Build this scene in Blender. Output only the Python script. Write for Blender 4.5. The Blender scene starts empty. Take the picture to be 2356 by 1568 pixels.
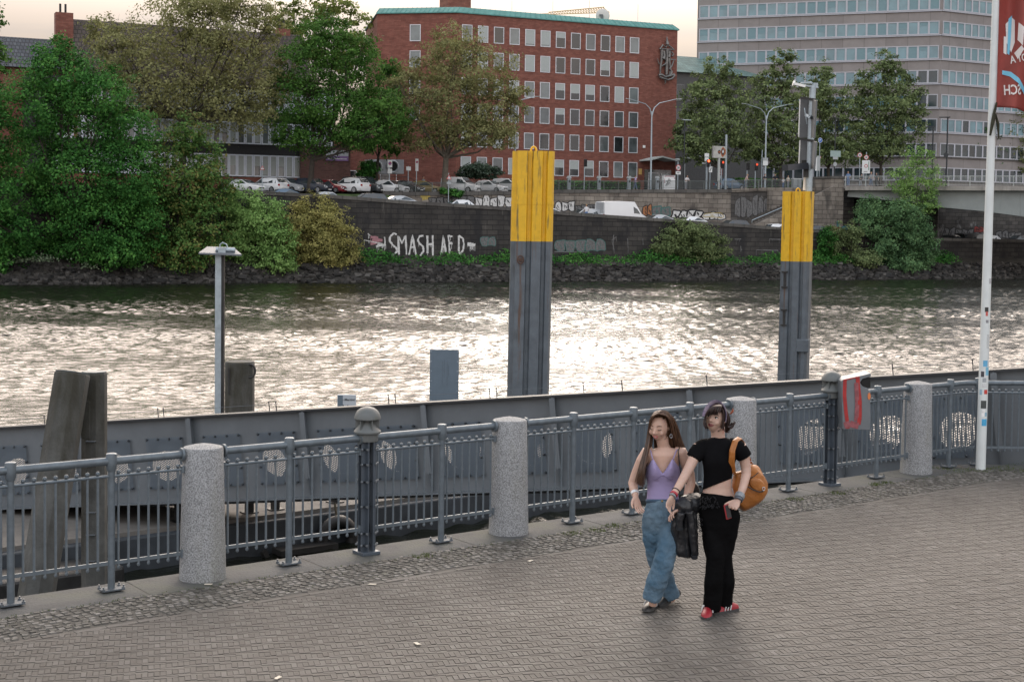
import bpy, bmesh, math, random
import numpy as np
from mathutils import Vector, Matrix
R = math.radians
SC = bpy.context.scene
COL = SC.collection

# ------------------------------------------------------------------ camera
CAM_H = 3.05                       # metres above the promenade paving (z = 0)
PITCH, ROLL = R(2.34), 0.012
PW, PH = 2356.0, 1568.2            # picture units used for measuring
FL = PW * 50 / 36
HORIZ = 520.0
SHY = HORIZ - PH / 2 + FL * math.tan(PITCH)
_F = Vector((0, math.cos(PITCH), -math.sin(PITCH)))
_u0 = Vector((0, math.sin(PITCH), math.cos(PITCH)))
_r0 = Vector((1, 0, 0))
_R = _r0 * math.cos(ROLL) + _u0 * math.sin(ROLL)
_U = _u0 * math.cos(ROLL) - _r0 * math.sin(ROLL)
cd = bpy.data.cameras.new('camera'); cam = bpy.data.objects.new('camera', cd); COL.objects.link(cam)
cd.lens = 50; cd.sensor_width = 36; cd.shift_y = SHY / PW
cd.clip_start = 0.1; cd.clip_end = 3000
mw = Matrix.Identity(4)
for i in range(3):
    mw[i][0] = _R[i]; mw[i][1] = _U[i]; mw[i][2] = -_F[i]
mw[2][3] = CAM_H
cam.matrix_world = mw
SC.camera = cam

# ------------------------------------------------------------------ light
SUN_EL, SUN_AZ = R(24), R(2.5)       # azimuth from +Y towards +X
sd = bpy.data.lights.new('sun', 'SUN'); sun = bpy.data.objects.new('sun', sd); COL.objects.link(sun)
sd.energy = 0.45; sd.angle = R(10); sd.color = (1, .93, .82)
sdir = Vector((math.sin(SUN_AZ) * math.cos(SUN_EL), math.cos(SUN_AZ) * math.cos(SUN_EL), math.sin(SUN_EL)))
sun.rotation_euler = sdir.to_track_quat('Z', 'Y').to_euler()
SC.view_settings.view_transform = 'Standard'; SC.view_settings.look = 'None'
SC.view_settings.exposure = 0.1; SC.view_settings.gamma = 1
SC.cycles.max_bounces = 6; SC.cycles.transparent_max_bounces = 10
SC.cycles.sample_clamp_indirect = 6.0
SC.cycles.use_denoising = True
try: SC.cycles.denoiser = 'OPENIMAGEDENOISE'
except Exception: pass

world = bpy.data.worlds.new('World'); SC.world = world; world.use_nodes = True
nt = world.node_tree; nt.nodes.clear()
def N(t, tree, **kw):
    n = tree.nodes.new(t)
    for k, v in kw.items():
        if k == 'inp':
            for a, b in v.items(): n.inputs[a].default_value = b
        else: setattr(n, k, v)
    return n
def ramp(tree, stops, interp='LINEAR'):
    n = tree.nodes.new('ShaderNodeValToRGB'); cr = n.color_ramp; cr.interpolation = interp
    while len(cr.elements) < len(stops): cr.elements.new(.5)
    for e, (p, c) in zip(cr.elements, stops):
        e.position = p; e.color = (*c, 1) if len(c) == 3 else c
    return n
L = nt.links.new
out = N('ShaderNodeOutputWorld', nt); bg = N('ShaderNodeBackground', nt)
sky = N('ShaderNodeTexSky', nt, sky_type='NISHITA', sun_disc=False, sun_elevation=SUN_EL, sun_rotation=SUN_AZ, dust_density=3.0)
skym = N('ShaderNodeVectorMath', nt, operation='SCALE', inp={'Scale': 0.10}); L(sky.outputs[0], skym.inputs[0])
tc = N('ShaderNodeTexCoord', nt); sep = N('ShaderNodeSeparateXYZ', nt); L(tc.outputs['Generated'], sep.inputs[0])
grad = ramp(nt, [(0, (.60, .515, .465)), (.10, (.60, .525, .485)), (.26, (.80, .72, .65)), (.5, (.70, .71, .72)), (1, (.62, .66, .72))])
L(sep.outputs['Z'], grad.inputs[0])
mp = N('ShaderNodeMapping', nt, inp={'Scale': (1.2, 1.2, 5.0)}); L(tc.outputs['Generated'], mp.inputs[0])
cn = N('ShaderNodeTexNoise', nt, inp={'Scale': 3.2, 'Detail': 6.0, 'Roughness': .55, 'Distortion': .4}); L(mp.outputs[0], cn.inputs['Vector'])
cr = ramp(nt, [(.40, (.72, .79, .90)), (.62, (1.10, 1.05, 1.0))]); L(cn.outputs[0], cr.inputs[0])
cm = N('ShaderNodeMix', nt, data_type='RGBA', blend_type='MULTIPLY'); cm.inputs[0].default_value = 1
L(grad.outputs[0], cm.inputs[6]); L(cr.outputs[0], cm.inputs[7])
mx = N('ShaderNodeMix', nt, data_type='RGBA'); mx.inputs[0].default_value = .92
L(skym.outputs[0], mx.inputs[6]); L(cm.outputs[2], mx.inputs[7])
# glow of the veiled sun in the cloud
def M2(op, a, b_):
    n = N('ShaderNodeMath', nt, operation=op)
    for i, k in enumerate((a, b_)):
        if isinstance(k, (int, float)): n.inputs[i].default_value = k
        else: L(k, n.inputs[i])
    return n.outputs[0]
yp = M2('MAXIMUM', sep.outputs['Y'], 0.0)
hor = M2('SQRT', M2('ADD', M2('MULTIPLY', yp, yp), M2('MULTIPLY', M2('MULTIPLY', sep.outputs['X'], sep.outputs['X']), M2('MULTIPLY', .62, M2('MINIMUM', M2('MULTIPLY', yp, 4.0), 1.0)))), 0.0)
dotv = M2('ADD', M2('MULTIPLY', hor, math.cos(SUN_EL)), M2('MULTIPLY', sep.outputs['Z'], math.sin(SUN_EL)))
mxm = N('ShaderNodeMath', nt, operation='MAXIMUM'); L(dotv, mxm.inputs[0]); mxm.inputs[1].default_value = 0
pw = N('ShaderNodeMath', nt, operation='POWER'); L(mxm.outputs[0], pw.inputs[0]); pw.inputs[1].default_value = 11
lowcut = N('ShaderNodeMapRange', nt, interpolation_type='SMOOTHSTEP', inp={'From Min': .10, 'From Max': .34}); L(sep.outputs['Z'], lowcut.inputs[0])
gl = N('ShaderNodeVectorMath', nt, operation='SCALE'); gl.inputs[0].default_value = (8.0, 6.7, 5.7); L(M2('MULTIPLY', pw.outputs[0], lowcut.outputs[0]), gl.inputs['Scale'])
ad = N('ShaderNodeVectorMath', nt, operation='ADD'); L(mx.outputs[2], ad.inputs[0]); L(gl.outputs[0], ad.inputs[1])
# extra brightness added to the sky behind the camera, lighting the facades opposite
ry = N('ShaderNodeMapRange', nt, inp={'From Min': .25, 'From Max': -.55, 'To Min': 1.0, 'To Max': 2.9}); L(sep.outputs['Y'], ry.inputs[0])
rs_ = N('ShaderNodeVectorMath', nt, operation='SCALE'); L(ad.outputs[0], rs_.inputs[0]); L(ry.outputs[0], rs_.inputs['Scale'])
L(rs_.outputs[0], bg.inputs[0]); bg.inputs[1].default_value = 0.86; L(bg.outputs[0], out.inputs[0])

# ------------------------------------------------------------------ measuring helpers (picture point -> place)
def _ray(x, y):
    a = (x - PW / 2) / FL; b = -(y - PH / 2 - SHY) / FL
    return _R * a + _U * b + _F
def gp(x, y, z=0.0):               # on the level z
    d = _ray(x, y); t = (z - CAM_H) / d.z
    return Vector((d.x * t, d.y * t, z))
def dp(x, y, Y):                   # at the depth Y
    d = _ray(x, y); t = Y / d.y
    return Vector((d.x * t, Y, CAM_H + d.z * t))
BANG = R(25); BO = Vector((0, 145, 0))
BE = Vector((math.cos(BANG), math.sin(BANG), 0)); BN = Vector((-math.sin(BANG), math.cos(BANG), 0))
def bw(u, v, z=0.0): return BO + BE * u + BN * v + Vector((0, 0, z))    # far-bank frame -> world
def buz(x, y, v):                  # picture point on the far-bank plane v -> (u, z)
    d = _ray(x, y); t = (v + BO.dot(BN)) / d.dot(BN)
    p = d * t
    return (p - BO).dot(BE), CAM_H + d.z * t
def bu(x, v): return buz(x, 430, v)[0]
WATER = -2.6

# ------------------------------------------------------------------ object helpers
def tag(o, label=None, cat=None, group=None, kind=None):
    if label: o['label'] = label
    if cat: o['category'] = cat
    if group: o['group'] = group
    if kind: o['kind'] = kind
    return o
def thing(name, label, cat, loc=(0, 0, 0), rz=0.0, group=None):
    o = bpy.data.objects.new(name, None); COL.objects.link(o); o.empty_display_size = .1
    o.location = loc; o.rotation_euler = (0, 0, rz)
    return tag(o, label, cat, group)
def copy_tree(o, parent=None):
    c = o.copy(); COL.objects.link(c)
    if parent: c.parent = parent
    for ch in [k for k in o.children]: copy_tree(ch, c)
    return c
def ortho(d):
    d = d.normalized(); a = Vector((0, 0, 1)) if abs(d.z) < .95 else Vector((1, 0, 0))
    s = d.cross(a).normalized(); return s, s.cross(d).normalized()
class MB:
    def __init__(s): s.v = []; s.f = []; s.m = []; s.mi = 0; s.T = None
    def add(s, vs, fs):
        b = len(s.v)
        if s.T: vs = [s.T @ Vector(p) for p in vs]
        s.v.extend([tuple(p) for p in vs])
        for f in fs: s.f.append(tuple(i + b for i in f)); s.m.append(s.mi)
        return s
    def box(s, c, d, rz=0.0):
        x, y, z = d[0] / 2, d[1] / 2, d[2] / 2; ca, sa = math.cos(rz), math.sin(rz)
        vs = [(c[0] + ca * i * x - sa * j * y, c[1] + sa * i * x + ca * j * y, c[2] + k * z) for k in (-1, 1) for i, j in ((-1, -1), (1, -1), (1, 1), (-1, 1))]
        return s.add(vs, [(3, 2, 1, 0), (4, 5, 6, 7), (0, 1, 5, 4), (1, 2, 6, 5), (2, 3, 7, 6), (3, 0, 4, 7)])
    def beam(s, p, q, w, h, up=None):
        p, q = Vector(p), Vector(q); d = (q - p).normalized()
        u = Vector(up) if up else Vector((0, 0, 1))
        if abs(d.dot(u)) > .98: u = Vector((0, 1, 0))
        a = d.cross(u).normalized(); b = a.cross(d)
        vs = [e + a * i * w / 2 + b * j * h / 2 for e in (p, q) for i, j in ((-1, -1), (1, -1), (1, 1), (-1, 1))]
        return s.add(vs, [(3, 2, 1, 0), (4, 5, 6, 7), (0, 1, 5, 4), (1, 2, 6, 5), (2, 3, 7, 6), (3, 0, 4, 7)])
    def path(s, pts, r, n=8, cap=True, flat=1.0, up=None):
        pts = [Vector(p) for p in pts]; m = len(pts)
        rs = r if isinstance(r, (list, tuple)) else [r] * m
        vs = []; a = None
        for i, p in enumerate(pts):
            d = (pts[min(i + 1, m - 1)] - pts[max(i - 1, 0)])
            if d.length < 1e-9: d = Vector((0, 0, 1))
            d.normalize()
            if a is None: a = (Vector(up).cross(d).normalized() if up else ortho(d)[0])
            a = (a - d * a.dot(d)).normalized(); b = d.cross(a)
            rr = rs[i] if isinstance(rs[i], (list, tuple)) else (rs[i], rs[i] * flat)
            for k in range(n):
                t = 2 * math.pi * k / n
                vs.append(p + a * rr[0] * math.cos(t) + b * rr[1] * math.sin(t))
        fs = [(i * n + k, i * n + (k + 1) % n, (i + 1) * n + (k + 1) % n, (i + 1) * n + k) for i in range(m - 1) for k in range(n)]
        if cap: fs += [tuple(range(n))[::-1], tuple((m - 1) * n + k for k in range(n))]
        return s.add(vs, fs)
    def tube(s, p, q, r, n=8, r2=None): return s.path([p, q], [r, r if r2 is None else r2], n)
    def rings(s, rings, cap=True, close=True):
        n = len(rings[0]); vs = [p for r in rings for p in r]; m = len(rings)
        kk = n if close else n - 1
        fs = [(i * n + k, i * n + (k + 1) % n, (i + 1) * n + (k + 1) % n, (i + 1) * n + k) for i in range(m - 1) for k in range(kk)]
        if cap: fs += [tuple(range(n))[::-1], tuple((m - 1) * n + k for k in range(n))]
        return s.add(vs, fs)
    def lathe(s, prof, n=20, c=(0, 0, 0)):
        rs = [[(c[0] + r * math.cos(2 * math.pi * k / n), c[1] + r * math.sin(2 * math.pi * k / n), c[2] + z) for k in range(n)] for r, z in prof]
        return s.rings(rs)
    def ell(s, c, r, nu=12, nv=8, rot=None):
        vs = []; c = Vector(c)
        for i in range(nv + 1):
            ph = math.pi * i / nv - math.pi / 2
            for k in range(nu):
                t = 2 * math.pi * k / nu
                p = Vector((r[0] * math.cos(ph) * math.cos(t), r[1] * math.cos(ph) * math.sin(t), r[2] * math.sin(ph)))
                if rot is not None: p = rot @ p
                vs.append(c + p)
        fs = [(i * nu + k, i * nu + (k + 1) % nu, (i + 1) * nu + (k + 1) % nu, (i + 1) * nu + k) for i in range(nv) for k in range(nu)]
        return s.add(vs, fs)
    def prism(s, poly, a, b, O=(0, 0, 0), X=(1, 0, 0), Y=(0, 1, 0), Z=(0, 0, 1)):
        O, X, Y, Z = Vector(O), Vector(X), Vector(Y), Vector(Z); n = len(poly)
        vs = [O + X * p[0] + Y * p[1] + Z * h for h in (a, b) for p in poly]
        fs = [tuple(range(n))[::-1], tuple(range(n, 2 * n))] + [(k, (k + 1) % n, n + (k + 1) % n, n + k) for k in range(n)]
        return s.add(vs, fs)
    def quad(s, a, b, c, d): return s.add([a, b, c, d], [(0, 1, 2, 3)])
    def build(s, name, mat, parent=None, smooth=False, bevel=0, label=None, loc=None):
        me = bpy.data.meshes.new(name); me.from_pydata(s.v, [], s.f)
        ms = mat if isinstance(mat, (list, tuple)) else [mat]
        for m in ms: me.materials.append(m)
        if len(ms) > 1: me.polygons.foreach_set('material_index', s.m)
        if smooth: me.polygons.foreach_set('use_smooth', [True] * len(s.f))
        bm = bmesh.new(); bm.from_mesh(me); bmesh.ops.remove_doubles(bm, verts=bm.verts, dist=1e-6)
        bmesh.ops.recalc_face_normals(bm, faces=bm.faces); bm.to_mesh(me); bm.free()
        me.update()
        o = bpy.data.objects.new(name, me); COL.objects.link(o)
        if parent: o.parent = parent
        if loc: o.location = loc
        if label: o['label'] = label
        if bevel:
            b = o.modifiers.new('bevel', 'BEVEL'); b.width = bevel; b.segments = 2; b.limit_method = 'ANGLE'
        if smooth and smooth != 2:
            try:
                me.shade_smooth() if False else None
                mod = None
                me.set_sharp_from_angle(angle=R(40))
            except Exception: pass
        return o
def dupe(o, loc, parent=None):
    c = o.copy(); COL.objects.link(c); c.location = loc
    if parent: c.parent = parent
    return c

# ------------------------------------------------------------------ materials
MATS = {}
def mat(name, col, rough=.6, metal=0.0, var=.12, scale=4.0, bump=0.0, bscale=None, col2=None, spec=.5, stretch=(1, 1, 1), detail=5):
    if name in MATS: return MATS[name]
    m = bpy.data.materials.new(name); m.use_nodes = True; t = m.node_tree; p = t.nodes['Principled BSDF']; l = t.links.new
    p.inputs['Roughness'].default_value = rough; p.inputs['Metallic'].default_value = metal
    p.inputs['Specular IOR Level'].default_value = spec
    if var or col2 or bump:
        c = N('ShaderNodeTexCoord', t); mp = N('ShaderNodeMapping', t, inp={'Scale': stretch}); l(c.outputs['Object'], mp.inputs[0])
        n = N('ShaderNodeTexNoise', t, inp={'Scale': scale, 'Detail': detail, 'Roughness': .6}); l(mp.outputs[0], n.inputs['Vector'])
        if col2: r = ramp(t, [(.38, col), (.64, col2)])
        else: r = ramp(t, [(.3, tuple(max(0, k * (1 - var)) for k in col)), (.7, tuple(k * (1 + var) for k in col))])
        l(n.outputs[0], r.inputs[0]); l(r.outputs[0], p.inputs['Base Color'])
        if bump:
            b = N('ShaderNodeBump', t, inp={'Strength': bump, 'Distance': .02})
            n2 = N('ShaderNodeTexNoise', t, inp={'Scale': bscale or scale * 6, 'Detail': 4}); l(mp.outputs[0], n2.inputs['Vector'])
            l(n2.outputs[0], b.inputs['Height']); l(b.outputs[0], p.inputs['Normal'])
    else: p.inputs['Base Color'].default_value = (*col, 1)
    MATS[name] = m; return m
def stain(m, col, scale=(3, 3, .35), lo=.52, hi=.68, amt=.8, detail=6, nscale=1.0):
    """rust or dirt runs with a shape of their own, mixed over the base colour"""
    t = m.node_tree; p = t.nodes['Principled BSDF']; l = t.links.new
    c = N('ShaderNodeTexCoord', t); mp = N('ShaderNodeMapping', t, inp={'Scale': scale}); l(c.outputs['Object'], mp.inputs[0])
    n = N('ShaderNodeTexNoise', t, inp={'Scale': nscale, 'Detail': detail, 'Roughness': .65}); l(mp.outputs[0], n.inputs['Vector'])
    r = ramp(t, [(lo, (0, 0, 0)), (hi, (amt,) * 3)]); l(n.outputs[0], r.inputs[0])
    x = N('ShaderNodeMix', t, data_type='RGBA'); l(r.outputs[0], x.inputs[0])
    lk = p.inputs['Base Color'].links
    if lk: l(lk[0].from_socket, x.inputs[6])
    else: x.inputs[6].default_value = p.inputs['Base Color'].default_value
    x.inputs[7].default_value = (*col, 1); l(x.outputs[2], p.inputs['Base Color'])
    return m
def blocks(name, cols, mortar, bw_, bh, msize=.012, rough=.85, offset=.5, bump=.6, axes='xz', noise=.35, nsc=.6):
    """masonry laid in courses; every block takes its own shade"""
    if name in MATS: return MATS[name]
    m = bpy.data.materials.new(name); m.use_nodes = True; t = m.node_tree; p = t.nodes['Principled BSDF']; l = t.links.new
    p.inputs['Roughness'].default_value = rough
    c = N('ShaderNodeTexCoord', t); s = N('ShaderNodeSeparateXYZ', t); l(c.outputs['Object'], s.inputs[0])
    q = N('ShaderNodeCombineXYZ', t); l(s.outputs['XYZ'.index(axes[0].upper())], q.inputs[0]); l(s.outputs['XYZ'.index(axes[1].upper())], q.inputs[1])
    b = N('ShaderNodeTexBrick', t, offset=offset); b.inputs['Scale'].default_value = 1
    b.inputs['Brick Width'].default_value = bw_; b.inputs['Row Height'].default_value = bh; b.inputs['Mortar Size'].default_value = msize
    b.inputs['Color1'].default_value = (*cols[0], 1); b.inputs['Color2'].default_value = (*cols[1], 1); b.inputs['Mortar'].default_value = (*mortar, 1)
    l(q.outputs[0], b.inputs['Vector'])
    n = N('ShaderNodeTexNoise', t, inp={'Scale': nsc, 'Detail': 8, 'Roughness': .7}); l(c.outputs['Object'], n.inputs['Vector'])
    r = ramp(t, [(.3, (1 - noise,) * 3), (.7, (1 + noise,) * 3)]); l(n.outputs[0], r.inputs[0])
    x = N('ShaderNodeMix', t, data_type='RGBA', blend_type='MULTIPLY'); x.inputs[0].default_value = 1
    l(b.outputs['Color'], x.inputs[6]); l(r.outputs[0], x.inputs[7]); l(x.outputs[2], p.inputs['Base Color'])
    bp = N('ShaderNodeBump', t, invert=True, inp={'Strength': bump, 'Distance': .03}); l(b.outputs['Fac'], bp.inputs['Height']); l(bp.outputs[0], p.inputs['Normal'])
    MATS[name] = m; return m
def island(name, stops, rough=.7, nscale=3, namt=.25, bump=.0, spec=.4):
    """each separate piece of the mesh takes its own colour from the stops"""
    if name in MATS: return MATS[name]
    m = bpy.data.materials.new(name); m.use_nodes = True; t = m.node_tree; p = t.nodes['Principled BSDF']; l = t.links.new
    p.inputs['Roughness'].default_value = rough; p.inputs['Specular IOR Level'].default_value = spec
    g = N('ShaderNodeNewGeometry', t); r = ramp(t, stops); l(g.outputs['Random Per Island'], r.inputs[0])
    c = N('ShaderNodeTexCoord', t); n = N('ShaderNodeTexNoise', t, inp={'Scale': nscale, 'Detail': 6, 'Roughness': .65}); l(c.outputs['Object'], n.inputs['Vector'])
    r2 = ramp(t, [(.3, (1 - namt,) * 3), (.7, (1 + namt,) * 3)]); l(n.outputs[0], r2.inputs[0])
    x = N('ShaderNodeMix', t, data_type='RGBA', blend_type='MULTIPLY'); x.inputs[0].default_value = 1
    l(r.outputs[0], x.inputs[6]); l(r2.outputs[0], x.inputs[7]); l(x.outputs[2], p.inputs['Base Color'])
    if bump:
        b = N('ShaderNodeBump', t, inp={'Strength': bump, 'Distance': .01}); n2 = N('ShaderNodeTexNoise', t, inp={'Scale': 60, 'Detail': 4}); l(c.outputs['Object'], n2.inputs['Vector'])
        l(n2.outputs[0], b.inputs['Height']); l(b.outputs[0], p.inputs['Normal'])
    MATS[name] = m; return m
def leafmat(name, dark, mid, light, nscale=.35, transl=.35):
    if name in MATS: return MATS[name]
    m = bpy.data.materials.new(name); m.use_nodes = True; t = m.node_tree; p = t.nodes['Principled BSDF']; l = t.links.new
    p.inputs['Roughness'].default_value = .7; p.inputs['Specular IOR Level'].default_value = .10
    g = N('ShaderNodeNewGeometry', t); c = N('ShaderNodeTexCoord', t)
    n = N('ShaderNodeTexNoise', t, inp={'Scale': nscale, 'Detail': 3}); l(c.outputs['Object'], n.inputs['Vector'])
    a = N('ShaderNodeMath', t, operation='MULTIPLY_ADD'); l(g.outputs['Random Per Island'], a.inputs[0]); a.inputs[1].default_value = .55
    a2 = N('ShaderNodeMath', t, operation='MULTIPLY_ADD'); l(n.outputs[0], a2.inputs[0]); a2.inputs[1].default_value = 1.1; a2.inputs[2].default_value = -.33
    l(a2.outputs[0], a.inputs[2])
    r = ramp(t, [(.1, dark), (.5, mid), (.95, light)]); l(a.outputs[0], r.inputs[0]); l(r.outputs[0], p.inputs['Base Color'])
    tr = N('ShaderNodeBsdfTranslucent', t); l(r.outputs[0], tr.inputs[0])
    ms = N('ShaderNodeMixShader', t); ms.inputs[0].default_value = transl; l(p.outputs[0], ms.inputs[1]); l(tr.outputs[0], ms.inputs[2])
    o = t.nodes['Material Output']; l(ms.outputs[0], o.inputs[0])
    MATS[name] = m; return m
rnd = random.Random(7)
# ================================================================== near side: promenade, railing, gangway
PANG = R(36.6); PO = Vector((-2.63, 12.12, 0))
PE = Vector((math.cos(PANG), math.sin(PANG), 0)); PN = Vector((-math.sin(PANG), math.cos(PANG), 0))
def pw_(s, n, z=0.0): return PO + PE * s + PN * n + Vector((0, 0, z))
CORNER = 10.45                      # where the railing turns away from the long straight run

# ---- paving bed, kerb, quay face
m_joint = mat('paving_joint', (.074, .068, .061), .9, var=.4, scale=2, col2=(.07, .065, .056))
m_kerb = mat('kerb_concrete', (.070, .072, .073), .85, var=.3, scale=3, bump=.5, bscale=40)
stain(m_kerb, (.07, .075, .055), (1.5, 1.5, 1.5), .5, .66, .7)
stain(m_kerb, (.30, .13, .03), (.8, .8, .8), .70, .76, .7)
kr = [pw_(-40, .22), pw_(CORNER, .22), Vector((14, 18.75, 0)), Vector((40, 19.2, 0)), Vector((40, -14, 0)), Vector((-40, -14, 0))]
b = MB(); b.prism([(p.x, p.y) for p in kr], -4.2, -.0038); tag(b.build('promenade', m_joint), kind='structure')
b = MB()
for s in np.arange(-12, CORNER - .1, 1.63):
    e = min(s + 1.62, CORNER); b.T = Matrix.Translation(pw_((s + e) / 2, -.030, -.06)) @ Matrix.Rotation(PANG, 4, 'Z'); b.box((0, 0, 0), (e - s, .57, .12))
b.T = None
cpt = pw_(CORNER, -.065)
b.beam(cpt + Vector((.1, .02, -.06)), Vector((14, 18.5, -.06)), .5, .12)
tag(b.build('kerb_edge', m_kerb, bevel=.008), kind='structure')

# ---- clinker bricks, herringbone
m_brick = island('clinker_paving', [(0, (.080, .073, .066)), (.3, (.090, .083, .076)), (.7, (.098, .091, .084)), (.93, (.107, .100, .093)), (1, (.128, .12, .112))], .7, nscale=.55, namt=.24, bump=.15, spec=.25)
stain(m_brick, (.035, .032, .031), (.6, .6, .6), .60, .74, .5); stain(m_brick, (.105, .10, .096), (2.2, 2.2, 2.2), .70, .76, .45)
HANG = R(14); HE = Vector((math.cos(HANG), math.sin(HANG))); HN = Vector((-math.sin(HANG), math.cos(HANG)))
def in_view(x, y):
    if y < 8.2 or y > 19.2: return False
    return -.40 * y - 1.2 < x < .42 * y + 2.2
def brick_field():
    """soldier courses, each brick a little stepped, between pairs of stretcher courses"""
    W, P, TN = .040, .167, math.tan(R(10)); vs, fs = [], []
    r2 = random.Random(3)
    def put(cx, cy, w, h, dz):
        cy += 9
        X = HE.x * cx + HN.x * cy; Y = HE.y * cx + HN.y * cy
        if not in_view(X, Y): return
        q = Vector((X, Y, 0)) - PO
        if q.dot(PN) > -1.02: return
        if q.dot(PE) > CORNER - .6 and Y > 17.55: return
        g = .0011; a, c = w / 2 - g, h / 2 - g; i = .0018; z = r2.uniform(-.0015, .0015) + dz; t1, t2 = r2.uniform(-.006, .006), r2.uniform(-.006, .006); jr = r2.uniform(-.02, .02)
        o = len(vs)
        for (dx, dy, dz_) in ((-a, -c, -.018), (a, -c, -.018), (a, c, -.018), (-a, c, -.018), (-a + i, -c + i, 0), (a - i, -c + i, 0), (a - i, c - i, 0), (-a + i, c - i, 0)):
            ex, ey = dx - dy * jr, dy + dx * jr
            vs.append((X + HE.x * ex + HN.x * ey, Y + HE.y * ex + HN.y * ey, z + dz_ + dx * t1 + dy * t2))
        fs.extend([(o + 4, o + 5, o + 6, o + 7), (o, o + 1, o + 5, o + 4), (o + 1, o + 2, o + 6, o + 5), (o + 2, o + 3, o + 7, o + 6), (o + 3, o, o + 4, o + 7)])
    for k in range(-75, 95):
        for i in range(-200, 420):
            a = i * W; b_ = k * P + a * TN
            if not -4 < b_ < 12: continue
            put(a, b_ + .119, W, .094, 0)
            if (i + k) % 4 == 0:
                aa = a + 1.5 * W; bb = k * P + aa * TN
                put(aa, bb + .018, 4 * W, .036, -.0006); put(aa + 2 * W, bb + 2 * W * TN + .054, 4 * W, .036, -.0009)
    return vs, fs
vs, fs = brick_field()
b = MB(); b.v, b.f, b.m = vs, fs, [0] * len(fs); tag(b.build('brick_paving', m_brick), kind='structure')
# a border course of clinkers laid lengthwise along the setts
b = MB()
for row in range(1):
    for s in np.arange(-6, CORNER + .8, .245):
        b.T = Matrix.Translation(pw_(s, -.985 - row * .066, -.011 + rnd.uniform(-.002, .002))) @ Matrix.Rotation(PANG + rnd.uniform(-.01, .01), 4, 'Z'); b.box((0, 0, 0), (.237, .058, .022))
b.T = None; tag(b.build('border_course', m_brick), kind='structure')
# ---- granite setts
m_sett = island('granite_setts', [(0, (.05, .048, .042)), (.4, (.085, .081, .073)), (.7, (.115, .11, .10)), (1, (.165, .158, .148))], .7, nscale=20, namt=.2, bump=.3)
b = MB(); r2 = random.Random(5)
for s in np.arange(-6, 17, .072):
    for k in range(10):
        n = -.315 - k * .066
        ss = s + .03 * math.sin(k * .75 + s * 2.2) + r2.uniform(-.012, .012); nn = n + .03 * math.sin(s * 4.1) + r2.uniform(-.01, .01)
        if nn > -.295 or nn < -.945: continue
        p = pw_(ss, nn)
        if p.y > 18.25 or p.x > 9.5: continue
        a, c = r2.uniform(.025, .034), r2.uniform(.024, .031); z = r2.uniform(-.004, .003); rz = PANG + r2.uniform(-.3, .3)
        b.T = Matrix.Translation((p.x, p.y, z)) @ Matrix.Rotation(rz, 4, 'Z') @ Matrix.Rotation(r2.uniform(-.08, .08), 4, 'X')
        j = lambda: r2.uniform(-.006, .006)
        base = [(-a + j(), -c + j()), (a + j(), -c + j()), (a + j(), c + j()), (-a + j(), c + j())]
        b.add([(x, y, -.03) for x, y in base] + [(x * .72, y * .72, .004) for x, y in base], [(4, 5, 6, 7), (0, 1, 5, 4), (1, 2, 6, 5), (2, 3, 7, 6), (3, 0, 4, 7)])
b.T = None; tag(b.build('cobble_strip', m_sett), kind='structure')
b = MB()      # setts in front of the turned part of the railing
for x in np.arange(4.9, 13, .085):
    for y in np.arange(17.3, 18.3, .08):
        q = Vector((x, y, 0)) - PO
        if q.dot(PN) > -1.0 or (y < 17.62 + .0 * x): continue
        a, c = r2.uniform(.030, .042), r2.uniform(.028, .036); b.T = Matrix.Translation((x + r2.uniform(-.01, .01), y + r2.uniform(-.01, .01), r2.uniform(-.004, .006))) @ Matrix.Rotation(r2.uniform(-.4, .4), 4, 'Z')
        base = [(-a, -c), (a, -c), (a, c), (-a, c)]
        b.add([(x_, y_, -.03) for x_, y_ in base] + [(x_ * .72, y_ * .72, .004) for x_, y_ in base], [(4, 5, 6, 7), (0, 1, 5, 4), (1, 2, 6, 5), (2, 3, 7, 6), (3, 0, 4, 7)])
b.T = None; tag(b.build('cobble_corner', m_sett), kind='structure')
# grass in the joints
m_grass = leafmat('joint_grass', (.05, .07, .02), (.08, .11, .03), (.12, .15, .05), 2)
b = MB(); r2 = random.Random(11)
def tuft(p, rad, n, h):
    for _ in range(n):
        a = r2.uniform(0, 6.28); q = p + Vector((math.cos(a), math.sin(a), 0)) * rad * r2.random() ** .6
        d = Vector((r2.uniform(-1, 1), r2.uniform(-1, 1), 0)) * h * .5; w = Vector((-d.y, d.x, 0)).normalized() * .004
        b.add([q - w, q + w, q + d + Vector((0, 0, h * r2.uniform(.6, 1)))], [(0, 1, 2)])
for s in np.arange(-4, 12, .06):
    if r2.random() < .8: tuft(pw_(s, -.29 - abs(r2.gauss(0, .05)), 0), .05, 7, .012)
    if r2.random() < .5: tuft(pw_(s, -.36 - .55 * r2.random(), 0), .05, 5, .010)
for s, n in ((3.75, -.42), (4.05, -.43), (4.35, -.36), (7.7, -.42), (8.55, -.3), (8.75, -.28), (7.0, -.4), (2.0, -.4)): tuft(pw_(s, n, 0), .10, 70, .03)
for x in np.arange(5.3, 8.6, .07): tuft(Vector((x, 18.12 + r2.uniform(-.2, .2), 0)), .12, 24, .025)
tag(b.build('joint_weeds', m_grass), 'thin green grass and moss growing in the joints of the cobbles', 'weeds', kind='stuff')
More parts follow.
